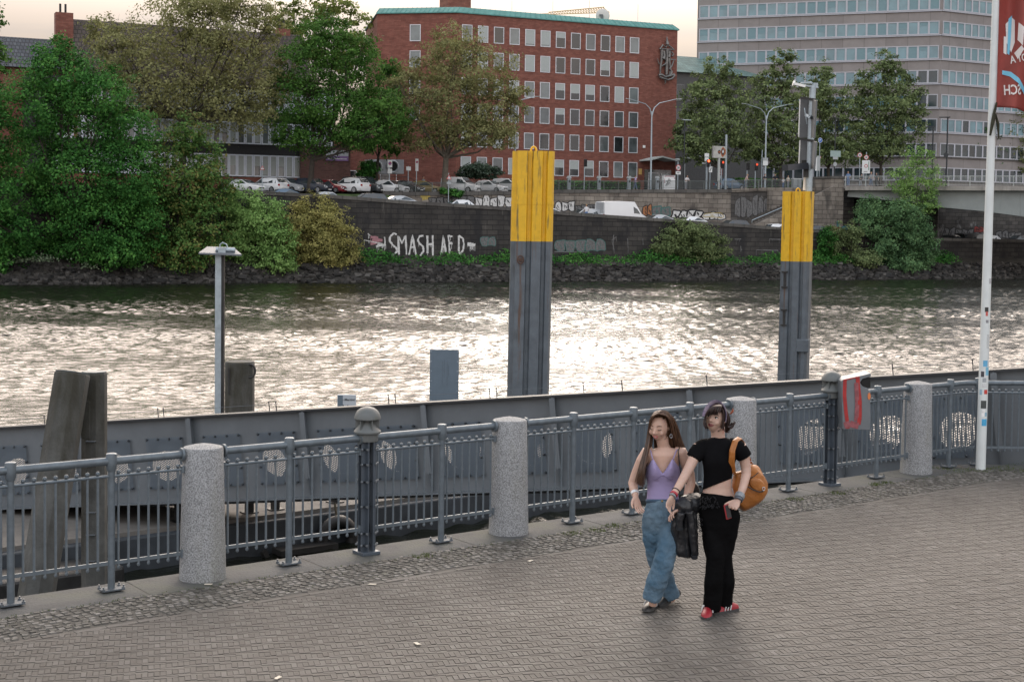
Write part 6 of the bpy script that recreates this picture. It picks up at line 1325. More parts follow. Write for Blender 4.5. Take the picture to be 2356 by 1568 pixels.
# billboard
t, zz, sz = pole(1653, 363, 16.6, 'square billboard with an orange and black diamond motif on a pale post', .16, mat('billboard_post', (.38, .40, .39), .6, var=.15, scale=10), name='billboard', cat='billboard')
m = MB(); m.box((-sz(0), 0, zz(350)), (sz(35), .35, sz(27))); m.build('board', mat('billboard_steel', (.36, .37, .35), .4, .3, var=.25, scale=.8), t)
def bpoly(pts, mt, y, name): m = MB(); m.add([((p[0]) * sz(1), y, zz(350) + p[1] * sz(1)) for p in pts], [tuple(range(len(pts)))]); m.build(name, mt, t)
m_bo = mat('billboard_orange', (.30, .09, .03), .6, var=.1)
bpoly([(8, 12.5), (16, 5), (16, -3), (8, -12), (4, -8), (2, 0), (4, 7)], m_bo, -.18, 'orange_diamond'); bpoly([(8, 9), (13, 2), (9, -8), (5, -4), (4, 3)], m_ink, -.184, 'black_diamond'); bpoly([(8.5, 6), (11, 1), (8, -3), (6, 1)], m_sw, -.188, 'white_core'); bpoly([(-3, 5), (1, 4), (2, 0), (1, -4), (-3, -5), (-6, 0)], m_ink, -.19, 'black_blob'); bpoly([(-4, 2), (0, 1.5), (0, -1.5), (-4, -2)], m_bo, -.194, 'orange_spot')
for k in range(3): bpoly([(-14.5, 10 - k * 2.4), (-13.5, 10 - k * 2.4), (-13.5, 8.6 - k * 2.4), (-14.5, 8.6 - k * 2.4)], m_ink, -.18, 'glyph')
# parking machines, graffiti cabinet
for i, (x, lab) in enumerate(((1309, 'grey ticket column behind the railing, nearest to the big yellow pile'), (1378, 'grey ticket column in the middle below the office windows'), (1447, 'pale ticket column with graffiti left of the woman in lilac'), (1512, 'grey ticket column in front of the office door'))):
    u = bu(x, 14.9); t = thing('ticket_column', lab, 'ticket machine', bw(u, 14.9, zs(u) + .13), BANG, 'ticket columns along the railing'); m = MB(); m.box((0, 0, .7), (.36, .30, 1.4)); m.build('housing', mat('column_grey', (.26, .30, .33), .5, .2, var=.2, scale=8), t, bevel=.02); m = MB(); m.prism([(-.24, 1.36), (.24, 1.36), (.14, 1.62), (-.14, 1.62)], -.2, .2, X=(1, 0, 0), Y=(0, 0, 1), Z=(0, 1, 0)); m.build('hood', m_sg, t); m = MB(); m.box((0, -.16, 1.0), (.2, .02, .3)); m.build('display', m_trim, t)
u = bu(1538, 15.6); t = thing('utility_cabinet', 'white utility cabinet sprayed with red and black graffiti beside the office entrance', 'cabinet', bw(u, 15.6, zs(u) + .13), BANG); m = MB(); m.box((0, 0, .85), (1.55, .5, 1.7)); m.build('housing', m_sw, t, bevel=.02); m = MB(); m.box((0, 0, 1.72), (1.62, .56, .06)); m.build('lid', m_sg, t); m = MB()
for k in range(9): a = (rg.uniform(-.6, .1), rg.uniform(.4, 1.3)); ribbon(m, [a, (a[0] + .12, a[1] + .25), (a[0] + .2, a[1] - .05)], .06, -.262)
m.build('black_scrawl', m_gk, t); m = MB(); ribbon(m, [(-.7, 1.5), (-.6, 1.62), (.6, 1.62), (.7, 1.3)], .10, -.262); ribbon(m, [(-.7, 1.3), (-.72, .8)], .08, -.263); m.build('red_scrawl', m_gp, t)
u = bu(1832, 15.6); t = thing('utility_cabinet', 'low pale utility cabinet at the railing above the stairs', 'cabinet', bw(u, 15.6, zs(u) + .13), BANG); m = MB(); m.box((0, 0, .6), (1.2, .5, 1.2)); m.build('housing', m_sg, t, bevel=.02); m = MB(); m.box((0, 0, 1.22), (1.28, .56, .06)); m.build('lid', m_sw, t)
u = bu(2000, 25)
# ================================================================== vegetation
def leaf_cloud(name, P, Nn, size, mt, parent, seed, kind='quad'):
    """one mesh of many separate leaf sprays"""
    rs = np.random.RandomState(seed); n = len(P)
    t = rs.normal(size=(n, 3)); nn = Nn + .55 * rs.normal(size=(n, 3)); nn /= np.linalg.norm(nn, axis=1)[:, None] + 1e-9
    a = np.cross(nn, t); a /= np.linalg.norm(a, axis=1)[:, None] + 1e-9; b_ = np.cross(nn, a)
    s = (size * rs.uniform(.55, 1.35, n))[:, None]; k = rs.uniform(.45, .8, n)[:, None]
    V = np.empty((n, 4, 3)); V[:, 0] = P - a * s; V[:, 1] = P - b_ * s * k; V[:, 2] = P + a * s * .95 + nn * s * .25; V[:, 3] = P + b_ * s * k
    me = bpy.data.meshes.new(name); me.vertices.add(n * 4); me.vertices.foreach_set('co', V.reshape(-1).astype(np.float32))
    me.loops.add(n * 4); me.loops.foreach_set('vertex_index', np.arange(n * 4, dtype=np.int32)); me.polygons.add(n)
    me.polygons.foreach_set('loop_start', np.arange(0, n * 4, 4, dtype=np.int32)); me.polygons.foreach_set('loop_total', np.full(n, 4, dtype=np.int32))
    me.update(calc_edges=True); me.materials.append(mt); o = bpy.data.objects.new(name, me); COL.objects.link(o)
    if parent: o.parent = parent
    return o
def crown_points(rs, lobes, n, shell=.55):
    """lobes: list of (centre, radii); points sit mostly in the outer shell of each lobe, in clumps"""
    w = np.array([l[1][0] * l[1][1] * l[1][2] for l in lobes]) ** .67; w /= w.sum(); P, Q = [], []
    for (c, r), wi in zip(lobes, w):
        k = max(8, int(n * wi)); nc = max(6, k // 34)
        d = rs.normal(size=(nc, 3)); d /= np.linalg.norm(d, axis=1)[:, None]; rad = (shell + (1 - shell) * rs.rand(nc) ** .6) * (1 + .10 * rs.normal(size=nc)); cc = np.array(c) + d * rad[:, None] * np.array(r)
        idx = rs.randint(0, nc, k); cs = .10 * float(np.mean(r)) + .09
        p = cc[idx] + rs.normal(size=(k, 3)) * np.array([cs, cs, cs * .6]); P.append(p); q = d[idx] + np.array([0, 0, .35]); Q.append(q)
    return np.concatenate(P), np.concatenate(Q)
def limbs(m, base, lobes, r0, rr, fork=.35):
    top = Vector((0, 0, 0))
    for c, r in lobes: top += Vector(c)
    top /= len(lobes); fk = base.lerp(Vector((top.x * .3 + base.x * .7, top.y, top.z)), fork); fk.z = base.z + (top.z - base.z) * fork
    j = lambda s: Vector((rr.uniform(-s, s), rr.uniform(-s, s), rr.uniform(-s, s) * .4))
    m.path([base - Vector((0, 0, .3)), base + Vector((0, 0, .2)), base.lerp(fk, .5) + j(.1), fk], [r0 * 1.35, r0, r0 * .85, r0 * .75], 9)
    for c, r in lobes:
        e = Vector(c); mid = fk.lerp(e, .5) + j(.5) + Vector((0, 0, -.12 * (e - fk).length)); rb_ = r0 * .42; m.path([fk, mid, e], [rb_, rb_ * .6, rb_ * .22], 6)
        for _ in range(7):
            d = Vector((rr.gauss(0, 1), rr.gauss(0, 1), rr.gauss(.2, .9))).normalized(); q = e + Vector((d.x * r[0], d.y * r[1], d.z * r[2])) * .85; s = mid.lerp(e, rr.uniform(.2, 1)); k = s.lerp(q, .5) + j(.25); m.path([s, k, q], [rb_ * .28, rb_ * .18, rb_ * .06], 4)
            for _ in range(2):
                q2 = q + Vector((rr.gauss(0, 1), rr.gauss(0, 1), rr.gauss(0, .8))).normalized() * r[0] * .45; m.path([k, q2], [rb_ * .1, rb_ * .03], 3)
m_bark = mat('bark_dark', (.045, .037, .03), .9, var=.3, scale=4, bump=.5, bscale=18); m_barkp = mat('bark_plane', (.11, .095, .075), .9, var=.35, scale=3)
LM = dict(
 green=leafmat('leaf_deep_green', (0.012, 0.052, 0.010), (0.049, 0.163, 0.036), (0.137, 0.325, 0.068), .35, .25), maple=leafmat('leaf_fresh_green', (.020, .060, .012), (.058, .142, .028), (.13, .25, .055), .4, .28),
 plane=leafmat('leaf_plane_brown', (0.092, 0.101, 0.040), (0.220, 0.226, 0.097), (0.341, 0.336, 0.154), .5, .30), plane2=leafmat('leaf_plane_olive', (0.064, 0.078, 0.032), (0.161, 0.178, 0.081), (0.270, 0.287, 0.127), .5, .28),
 olive=leafmat('leaf_grey_olive', (0.055, 0.083, 0.033), (0.155, 0.207, 0.090), (0.276, 0.339, 0.149), .45, .28), rust=leafmat('leaf_green_rust', (0.030, 0.067, 0.017), (0.095, 0.203, 0.051), (0.257, 0.189, 0.068), .6, .25),
 willow=leafmat('leaf_willow', (0.075, 0.150, 0.045), (0.219, 0.375, 0.112), (0.375, 0.550, 0.194), .6, .30), willowy=leafmat('leaf_willow_yellow', (0.112, 0.118, 0.039), (0.315, 0.301, 0.105), (0.518, 0.462, 0.175), .6, .30),
 blue=leafmat('leaf_bluegreen', (0.033, 0.077, 0.035), (0.106, 0.204, 0.091), (0.204, 0.336, 0.144), .5, .28), dark=leafmat('leaf_chestnut', (.010, .038, .010), (.030, .090, .022), (.065, .16, .04), .5, .2), laurel=leafmat('leaf_laurel', (.018, .034, .022), (.05, .085, .052), (.20, .25, .20), 2.5, .1), plant=leafmat('leaf_pale_plant', (.08, .12, .07), (.16, .21, .13), (.26, .31, .2), 1, .2), pale=leafmat('leaf_birch', (.08, .11, .03), (.16, .20, .055), (.27, .30, .09), .5, .35))
def tree(lab, leaf, lobespx, depth, trunk, n, size, v=None, cat='tree', name='tree', bark=None, r0=.28, seed=1, grp=None, shell=.55, thick=.8, fork=.35):
    """lobespx: (x, y, half width, half height) in picture units, all standing round the depth given"""
    rs = np.random.RandomState(seed); rr = random.Random(seed)
    bx, by = trunk; dep = (bw(bu(bx, v), v).y if v is not None else depth)
    b0 = dp(bx, by, dep); sc = dep / FL; t = thing(name, lab, cat, b0, 0, grp); lobes = []
    for i, (x, y, w, h) in enumerate(lobespx):
        q = dp(x, y, dep) - b0; q.y = rr.uniform(-.45, .45) * w * sc * 1.2; lobes.append(((q.x, q.y, q.z), (w * sc, w * sc * thick, h * sc)))
    m = MB(); limbs(m, Vector((0, 0, 0)), lobes, r0, rr, fork); m.build('trunk', bark or m_bark, t, True)
    P, Q = crown_points(rs, lobes, n, shell); zmin = -.2; k = P[:, 2] > zmin; leaf_cloud('crown', P[k], Q[k], size, LM[leaf], t, seed); return t
G3 = 'trees behind the far street'
# behind, first: planes and the trees against the sky
tree('tall bare-branched plane tree with sparse brownish leaves, behind the big green bank tree', 'plane', [(300, 130, 95, 85), (420, 60, 110, 95), (540, 110, 110, 95), (380, 210, 150, 80), (520, 230, 110, 90), (250, 90, 60, 60), (620, 60, 50, 60), (460, 0, 130, 60), (560, 10, 90, 50), (600, 215, 60, 95), (640, 170, 45, 70)], 0, (415, 440), 34000, .155, v=21, bark=m_bark, r0=.42, seed=3, grp=G3, shell=.3, fork=.48)
tree('thin light-leaved tree against the sky left of the brick office', 'pale', [(690, 60, 55, 60), (760, 20, 65, 60), (820, 70, 45, 70), (700, 110, 60, 50), (800, 140, 50, 60), (640, 40, 40, 45)], 0, (760, 420), 7500, .24, v=50, r0=.35, seed=5, grp=G3, shell=.3)
tree('small light green tree squeezed between the maple and the brick office', 'maple', [(895, 170, 35, 45), (880, 220, 45, 60), (860, 290, 60, 60), (905, 300, 45, 60)], 0, (868, 425), 6000, .20, v=25, r0=.2, seed=6, grp=G3)
tree('broad fresh green maple with a dark forked trunk above the parked cars', 'maple', [(745, 95, 70, 65), (700, 150, 65, 60), (800, 170, 75, 70), (690, 230, 65, 70), (770, 250, 90, 70), (860, 250, 75, 60), (665, 300, 45, 45), (740, 320, 80, 45), (840, 310, 75, 40), (770, 80, 45, 45), (905, 270, 45, 40), (830, 130, 50, 55)], 0, (713, 436), 34000, .145, v=17.2, r0=.36, seed=7, grp=G3, fork=.30)
tree('brown-leaved plane tree standing in front of the brick office', 'plane', [(1050, 110, 75, 55), (990, 170, 70, 60), (1110, 170, 80, 65), (950, 240, 55, 60), (1040, 240, 85, 75), (1130, 250, 65, 70), (980, 310, 80, 45), (1090, 310, 85, 45), (1165, 300, 45, 45), (1190, 225, 35, 50), (920, 190, 35, 45)], 0, (1022, 440), 28000, .145, v=17.4, bark=m_barkp, r0=.40, seed=8, grp=G3, shell=.35, fork=.36)
G4 = 'row of plane trees in front of the office tower'
for i, (lob, bx, lab, n) in enumerate([
  ([(1655, 160, 35, 38), (1620, 210, 45, 45), (1690, 220, 45, 50), (1600, 280, 50, 55), (1660, 290, 60, 55), (1620, 345, 55, 40), (1700, 330, 45, 45), (1575, 330, 35, 45)], 1655, 'plane tree right next to the brick office, leftmost of the tower row', 15000),
  ([(1800, 150, 32, 35), (1770, 190, 45, 45), (1825, 210, 45, 50), (1760, 260, 50, 50), (1820, 290, 55, 55), (1750, 330, 45, 42), (1800, 350, 55, 40)], 1796, 'plane tree behind the second twin-armed lamp, in front of the tower', 14000),
  ([(1895, 175, 30, 35), (1880, 220, 38, 42), (1925, 250, 40, 48), (1890, 295, 45, 50), (1930, 340, 45, 45), (1870, 345, 38, 40)], 1905, 'slimmer plane tree just right of the sign mast', 11000),
  ([(2040, 150, 36, 36), (2075, 190, 40, 45), (2000, 200, 45, 50), (2050, 240, 55, 50), (1990, 280, 50, 55), (2080, 290, 50, 55), (2030, 335, 60, 45), (1970, 340, 38, 40), (2105, 240, 30, 40)], 2025, 'tallest plane tree of the tower row, hiding the tower corner', 18000)]):
    tree(lab, 'olive', lob, 0, (bx, 436), n, .18, v=24, r0=.26, seed=20 + i, grp=G4, shell=.4, fork=.30)
tree('dark green chestnut tree with white flower candles on the bridge side', 'dark', [(2230, 320, 50, 35), (2185, 350, 38, 35), (2275, 350, 40, 38), (2230, 365, 60, 28), (2200, 330, 35, 32), (2262, 325, 35, 32), (2300, 372, 25, 22)], 0, (2236, 432), 13000, .17, v=33, r0=.3, seed=31, cat='chestnut tree')
# its flower candles
ch = [o for o in bpy.data.objects if o.get('category') == 'chestnut tree'][0]; m = MB(); rr = random.Random(77)
for _ in range(70):
    a = rr.uniform(0, 6.28); q = dp(2230 + 82 * math.cos(a) * rr.random() ** .5, 342 + 45 * math.sin(a) * rr.random() ** .5, ch.location.y - rr.uniform(2.2, 3.4)) - ch.location; m.path([q, q + Vector((0, 0, .35))], [.10, .02], 6)
m.build('flower_candles', mat('blossom_white', (.55, .56, .46), .8), ch)['kind'] = 'stuff'
tree('sparse brownish tree behind the flagpole at the right edge', 'plane2', [(2330, 260, 45, 45), (2300, 310, 45, 45), (2350, 330, 45, 55), (2280, 350, 30, 35), (2340, 380, 45, 30), (2270, 260, 25, 30)], 0, (2335, 434), 6500, .17, v=30, r0=.22, seed=33, shell=.3)
# bank trees at left
tree('big deep green tree overhanging the river at far left', 'green', [(150, 180, 85, 70), (230, 220, 75, 70), (80, 250, 85, 80), (180, 300, 100, 80), (290, 300, 70, 75), (60, 380, 85, 80), (180, 420, 110, 90), (300, 410, 80, 85), (100, 500, 95, 75), (230, 520, 95, 75), (320, 520, 60, 75), (50, 560, 70, 50), (180, 575, 90, 40), (270, 580, 70, 40), (130, 130, 50, 45)], 0, (180, 640), 80000, .13, v=3.0, r0=.4, seed=41, shell=.6, fork=.22)
tree('green tree cut by the left picture edge, its foliage reaching the water', 'green', [(-40, 330, 70, 80), (-20, 430, 80, 90), (10, 520, 70, 70), (-60, 250, 60, 70), (0, 590, 60, 35)], 0, (-30, 645), 15000, .155, v=2.6, r0=.35, seed=42, shell=.6)
tree('yellow-green tree top at the upper left corner', 'maple', [(-25, 60, 42, 60), (-15, 140, 40, 50), (-40, 220, 50, 60)], 0, (-40, 440), 5000, .19, v=19, r0=.3, seed=43)
tree('green tree with rusty shoot tips between the big bank tree and the willows', 'rust', [(430, 310, 45, 50), (395, 350, 50, 60), (470, 370, 45, 60), (420, 430, 75, 70), (490, 440, 50, 60), (390, 510, 65, 75), (470, 530, 65, 75), (430, 580, 80, 45), (350, 440, 40, 60)], 0, (430, 638), 26000, .135, v=3.4, r0=.25, seed=44, shell=.5)
G5 = 'willow bushes on the river bank'
def bush(lab, leaf, lobes, trunk, n, size, v, seed, name='bush', cat='bush', shell=.45, grp=None): return tree(lab, leaf, lobes, 0, trunk, n, size, v=v, r0=.09, seed=seed, name=name, cat=cat, shell=shell, fork=.12, grp=grp)
bush('bright green willow bush on the bank behind the flat-headed lamp', 'willow', [(560, 470, 45, 50), (600, 500, 60, 55), (640, 550, 45, 50), (580, 570, 65, 55), (640, 600, 45, 35), (545, 540, 40, 60), (560, 612, 55, 25)], (590, 640), 20000, .12, 3.0, 51, grp=G5)
bush('yellowish willow bush left of the white wall lettering', 'willowy', [(720, 475, 50, 35), (690, 510, 45, 50), (755, 510, 50, 45), (730, 560, 70, 50), (790, 560, 40, 45), (690, 580, 40, 45), (770, 595, 60, 30)], (735, 632), 20000, .11, 3.4, 52, grp=G5)
bush('round grey-green bush in front of the quay wall, between the yellow piles', 'olive', [(1570, 535, 50, 32), (1610, 545, 50, 35), (1540, 560, 45, 35), (1640, 570, 45, 32), (1590, 580, 70, 30), (1520, 575, 28, 28)], (1590, 618), 13000, .13, 3.6, 53, grp=G5)
bush('blue-green willow bush below the bridge', 'blue', [(2025, 490, 50, 42), (2075, 500, 50, 40), (2105, 540, 50, 45), (2050, 560, 60, 50), (2120, 585, 45, 40), (2080, 605, 55, 28), (2000, 520, 35, 40), (2135, 570, 28, 40)], (2070, 628), 24000, .13, 2.8, 54, grp=G5)
bush('tall wispy pale willow rising in front of the bridge railing', 'willow', [(2110, 365, 38, 32), (2085, 410, 45, 40), (2130, 415, 40, 45), (2105, 460, 50, 35), (2140, 470, 28, 35)], (2095, 600), 6500, .12, 3.4, 55, name='willow', cat='willow', shell=.2)
bush('low ragged bush right of the pile with the sign mast', 'olive', [(1950, 570, 45, 30), (1920, 545, 28, 40), (1985, 595, 45, 25), (1960, 535, 30, 25)], (1950, 618), 7000, .13, 3.6, 56, grp=G5, shell=.3)
bush('ivy-like green clump hanging on the quay wall right of the sign mast pile', 'green', [(1900, 550, 22, 30), (1890, 590, 22, 25)], (1898, 612), 2500, .13, 4.4, 57)
bush('clipped dark laurel bush below the office windows at left', 'laurel', [(1075, 397, 25, 16), (1100, 392, 35, 17), (1128, 398, 25, 16)], (1100, 425), 6500, .12, 30, 58, shell=.7)
bush('leafy round bush beside the brick annex', 'green', [(850, 392, 22, 22), (838, 405, 18, 18)], (850, 425), 2600, .15, 26, 59, shell=.6)
bush('low weeds spilling over the coping at the warning triangle', 'green', [(1030, 440, 22, 8), (1050, 445, 18, 8)], (1035, 452), 900, .13, 13.7, 60, name='weed_clump', cat='weeds')
m = MB(); 
def hedge(lab, x0, x1, v, h, seed):
    ua, ub = bu(x0, v), bu(x1, v); rs = np.random.RandomState(seed); n = int((ub - ua) * 150); P = np.stack([rs.uniform(ua, ub, n) - ua, rs.choice([-.5, .5], n) * rs.uniform(.6, 1.05, n), rs.uniform(.1, h, n)], 1); k = rs.rand(n) < .35; P[k, 2] = h * rs.uniform(.92, 1.04, k.sum()); P[k, 1] = rs.uniform(-.5, .5, k.sum())
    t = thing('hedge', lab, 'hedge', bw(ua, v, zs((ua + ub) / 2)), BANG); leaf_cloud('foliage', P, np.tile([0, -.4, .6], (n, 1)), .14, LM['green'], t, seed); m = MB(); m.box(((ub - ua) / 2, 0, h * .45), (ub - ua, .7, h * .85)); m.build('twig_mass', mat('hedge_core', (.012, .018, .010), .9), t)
hedge('long clipped dark hedge behind the street at the foot of the tower', 1690, 1915, 26, 1.5, 61); hedge('low hedge strip under the brick office windows', 1180, 1470, 34.5, 1.6, 62)
# ---- ground cover and stones on the bank
rs = np.random.RandomState(71); n = 26000; U = rs.uniform(-15, 100, n); V_ = 2.6 + 2.3 * rs.rand(n) ** .7; dens = .5 + .5 * np.sin(U * .55) * np.sin(U * .23 + 1) + .35 * np.sin(U * 1.7 + V_ * 2); keep = (rs.rand(n) < np.clip(.25 + .75 * dens, .08, 1)) & ~((U > 62)); U, V_ = U[keep], V_[keep]
base = np.interp(V_, [1.6, 3.2, 5.4], [-1.9, -1.0, -.1]); hh = rs.rand(len(U)) ** 1.4 * (.35 + .75 * np.clip(np.sin(U * .55) * np.sin(U * .23 + 1) + .5, 0, 1))
lp_ = np.array([list(bw(a, c, z)) for a, c, z in zip(U, V_, base + hh)]); o = leaf_cloud('bank_plants', lp_, np.tile([-.2, -.5, .8], (len(U), 1)), .13, LM['green'], None, 72); tag(o, 'green nettles and creepers covering the foot of the quay wall', 'ground cover', kind='stuff')
m_stone = island('riprap_stone', [(0, (.010, .010, .010)), (.5, (.026, .024, .022)), (.85, (.05, .046, .042)), (1, (.085, .08, .074))], .75, nscale=2, namt=.3)
m = MB(); rr = random.Random(73)
for _ in range(5200):
    u = rr.uniform(-62, 92); v = rr.uniform(-.6, 3.4); z = float(np.interp(v, [-.6, 1.6, 3.2, 5.4], [-2.75, -1.9, -1.0, -.1])); s = rr.uniform(.14, .36)
    m.T = Matrix.Translation(bw(u, v, z + s * .15)) @ Matrix.Rotation(rr.uniform(0, 6.28), 4, 'Z') @ Matrix.Rotation(rr.uniform(-.6, .6), 4, 'X'); a, c, h = s * rr.uniform(.7, 1.3), s * rr.uniform(.5, .9), s * rr.uniform(.3, .7); j = lambda: 1 + rr.uniform(-.3, .3)
    m.add([(x * a * j(), y * c * j(), k * h * j()) for k in (-1, 1) for x, y in ((-1, -1), (1, -1), (1, 1), (-1, 1))], [(3, 2, 1, 0), (4, 5, 6, 7), (0, 1, 5, 4), (1, 2, 6, 5), (2, 3, 7, 6), (3, 0, 4, 7)])
m.T = None; tag(m.build('riprap', m_stone), 'dark tipped stones along the far waterline', 'stones', kind='stuff')
for i, (x, y, lab) in enumerate(((8, 608, 'pale seedling on the stones at the left picture edge'), (46, 603, 'small pale leafy plant on the dark stones below the big bank tree'), (95, 602, 'broad pale-leaved plant on the stones, largest of the row below the big tree'), (200, 618, 'little pale plant low on the stones right of the broad one'), (252, 611, 'pale leafy plant under the right half of the big bank tree'), (322, 623, 'pale plant on the stones below the rusty-tipped tree'))):
    g = dp(x, y, bw(bu(x, 1.9), 1.9).y); rs = np.random.RandomState(90 + i); k = 90 if i != 2 else 170; w = .5 if i != 2 else 1.0; P = np.stack([rs.normal(0, w, k), rs.normal(0, .25, k), np.abs(rs.normal(.2, .28, k))], 1); t = thing('bank_plant', lab, 'plant', g, 0, 'pale plants on the bank stones'); leaf_cloud('foliage', P, np.tile([0, -.6, .8], (k, 1)), .11, LM['plant'], t, 90 + i)
# ================================================================== the two women on the promenade
def skinmat(name, c):
    m = mat(name, c, .5, var=.07, scale=14); p = m.node_tree.nodes['Principled BSDF']; p.inputs['Subsurface Weight'].default_value = .12; p.inputs['Subsurface Radius'].default_value = (.02, .008, .004); return m
def fabric(name, c, var=.15, scale=9, bump=.5, bscale=14, rough=.85, col2=None, stretch=(1, 1, 1), spec=.2):
    return mat(name, c, rough, var=var, scale=scale, bump=bump, bscale=bscale, col2=col2, stretch=stretch, spec=spec)
def soft(o, vox=.007, it=4, disp=0, dscale=.12):
    r = o.modifiers.new('one_surface', 'REMESH'); r.mode = 'VOXEL'; r.voxel_size = vox; r.use_smooth_shade = True
    s = o.modifiers.new('relax', 'SMOOTH'); s.iterations = it; s.factor = .5
    if disp:
        tx = bpy.data.textures.get('folds%g' % dscale) or bpy.data.textures.new('folds%g' % dscale, 'CLOUDS'); tx.noise_scale = dscale; tx.noise_depth = 2
        d = o.modifiers.new('folds', 'DISPLACE'); d.texture = tx; d.strength = disp; d.mid_level = .5; d.texture_coords = 'LOCAL'
    return o
class Fig:
    def __init__(s, lab, foot):
        g = gp(*foot); s.root = thing('person', lab, 'person', g); s.g = g; s.D = g.y
    def p(s, x, y, dy=0.0): return dp(x, y, s.D + dy) - s.g
    def m(s, d): return d / FL * s.D
    def ring(s, cx, cy, hw, dep, tilt=0, dy=0, n=24, sq=1.0):
        out = []
        for k in range(n):
            a = 2 * math.pi * k / n; c, q = math.cos(a), math.sin(a); c2 = math.copysign(abs(c) ** sq, c); q2 = math.copysign(abs(q) ** sq, q)
            out.append(s.p(cx + hw * c2, cy + tilt * c2, dy + dep * q2))
        return out
    def limb(s, m, pts, rs, n=12): m.path([s.p(*q) for q in pts], [s.m(r) if not isinstance(r, tuple) else (s.m(r[0]), s.m(r[1])) for r in rs], n)
def hand(m, W, d, nrm, side, curl=.5, size=1.0, spread=.10, thumb_in=.3):
    """palm, four unequal curled fingers and a thumb rooted at the side of the palm"""
    d = d.normalized(); nrm = (nrm - d * nrm.dot(d)).normalized(); a = d.cross(nrm).normalized() * side; L_ = .088 * size
    m.path([W - d * .02, W + d * .015, W + d * L_ * .55, W + d * L_], [(.024 * size, .019 * size), (.028 * size, .018 * size), (.042 * size, .016 * size), (.041 * size, .012 * size)], 12, up=a.cross(d))
    for i, (o, ln) in enumerate(((.033, .070), (.0115, .078), (-.0115, .073), (-.033, .058))):
        b_ = W + d * (L_ * .94) + a * o * size; dirn = (d + a * o * spread * 20 * .1).normalized(); pts = [b_ - dirn * .012]; ang = 0; q = b_
        pts.append(q)
        for k, f in enumerate((.45, .30, .25)):
            ang += curl * (.8, 1.0, .7)[k] * (1 + .08 * i); dd = dirn * math.cos(ang) - nrm * math.sin(ang) * -1; q = q + dd * ln * f * size; pts.append(q)
        m.path(pts, [.0085 * size, .0080 * size, .0075 * size, .0068 * size, .0055 * size], 8)
    tb = W + d * .022 * size + a * .026 * size; td = (d * .75 + a * .75).normalized(); q1 = tb + td * .036 * size; q2 = q1 + (td * (1 - thumb_in) + d * .5 + nrm * .5 * thumb_in).normalized() * .030 * size; q3 = q2 + (d * .8 + nrm * .5 * curl).normalized() * .022 * size
    m.path([tb - td * .012, tb, q1, q2, q3], [.013 * size, .0135 * size, .0115 * size, .010 * size, .007 * size], 8)
def head(m, C, Rm, k=1.0):
    nu, nv = 28, 20; vs = []
    for i in range(nv + 1):
        ph = math.pi * i / nv - math.pi / 2
        for j in range(nu):
            t = 2 * math.pi * j / nu; x, y, z = math.cos(ph) * math.cos(t), math.cos(ph) * math.sin(t), math.sin(ph)
            rx, ry, rz = .074, .092, .110
            low = max(0, -z - .05); fx = 1 - .36 * low ** 1.3; fy = 1 - (.10 * low if y < 0 else .55 * low)
            px_, py_, pz = x * rx * fx, y * ry * fy, z * rz
            if y < 0: py_ = max(py_, -.090 + .012 * abs(x)) if z > -.3 else py_
            fwd = max(0, -y) ** 3
            py_ -= fwd * (.006 * math.exp(-((z + .78) / .18) ** 2))           # chin
            py_ += fwd * .006 * (math.exp(-((z - .08) / .10) ** 2) * math.exp(-((abs(x) - .42) / .2) ** 2))   # eye hollows
            vs.append(C + Rm @ (Vector((px_, py_, pz)) * k))
    fs = [(i * nu + j, i * nu + (j + 1) % nu, (i + 1) * nu + (j + 1) % nu, (i + 1) * nu + j) for i in range(nv) for j in range(nu)]
    m.add(vs, fs); h = lambda x, y, z: C + Rm @ (Vector((x, y, z)) * k)
    m.path([h(0, -.084, .022), h(0, -.094, .0), h(0, -.106, -.018), h(0, -.100, -.027)], [.007 * k, .009 * k, .0125 * k, .009 * k], 8)
    for sg in (-1, 1):
        m.ell(h(sg * .010, -.094, -.024), (.008 * k, .008 * k, .006 * k), 8, 5); m.ell(h(sg * .071, .006, .0), (.008 * k, .018 * k, .028 * k), 8, 6, Rm)
        m.ell(h(sg * .036, -.062, -.026), (.022 * k, .018 * k, .022 * k), 8, 6, Rm)
    m.path([h(-.019, -.073, -.051), h(0, -.080, -.051), h(.019, -.073, -.051)], [.004 * k, .006 * k, .004 * k], 8)
    return h
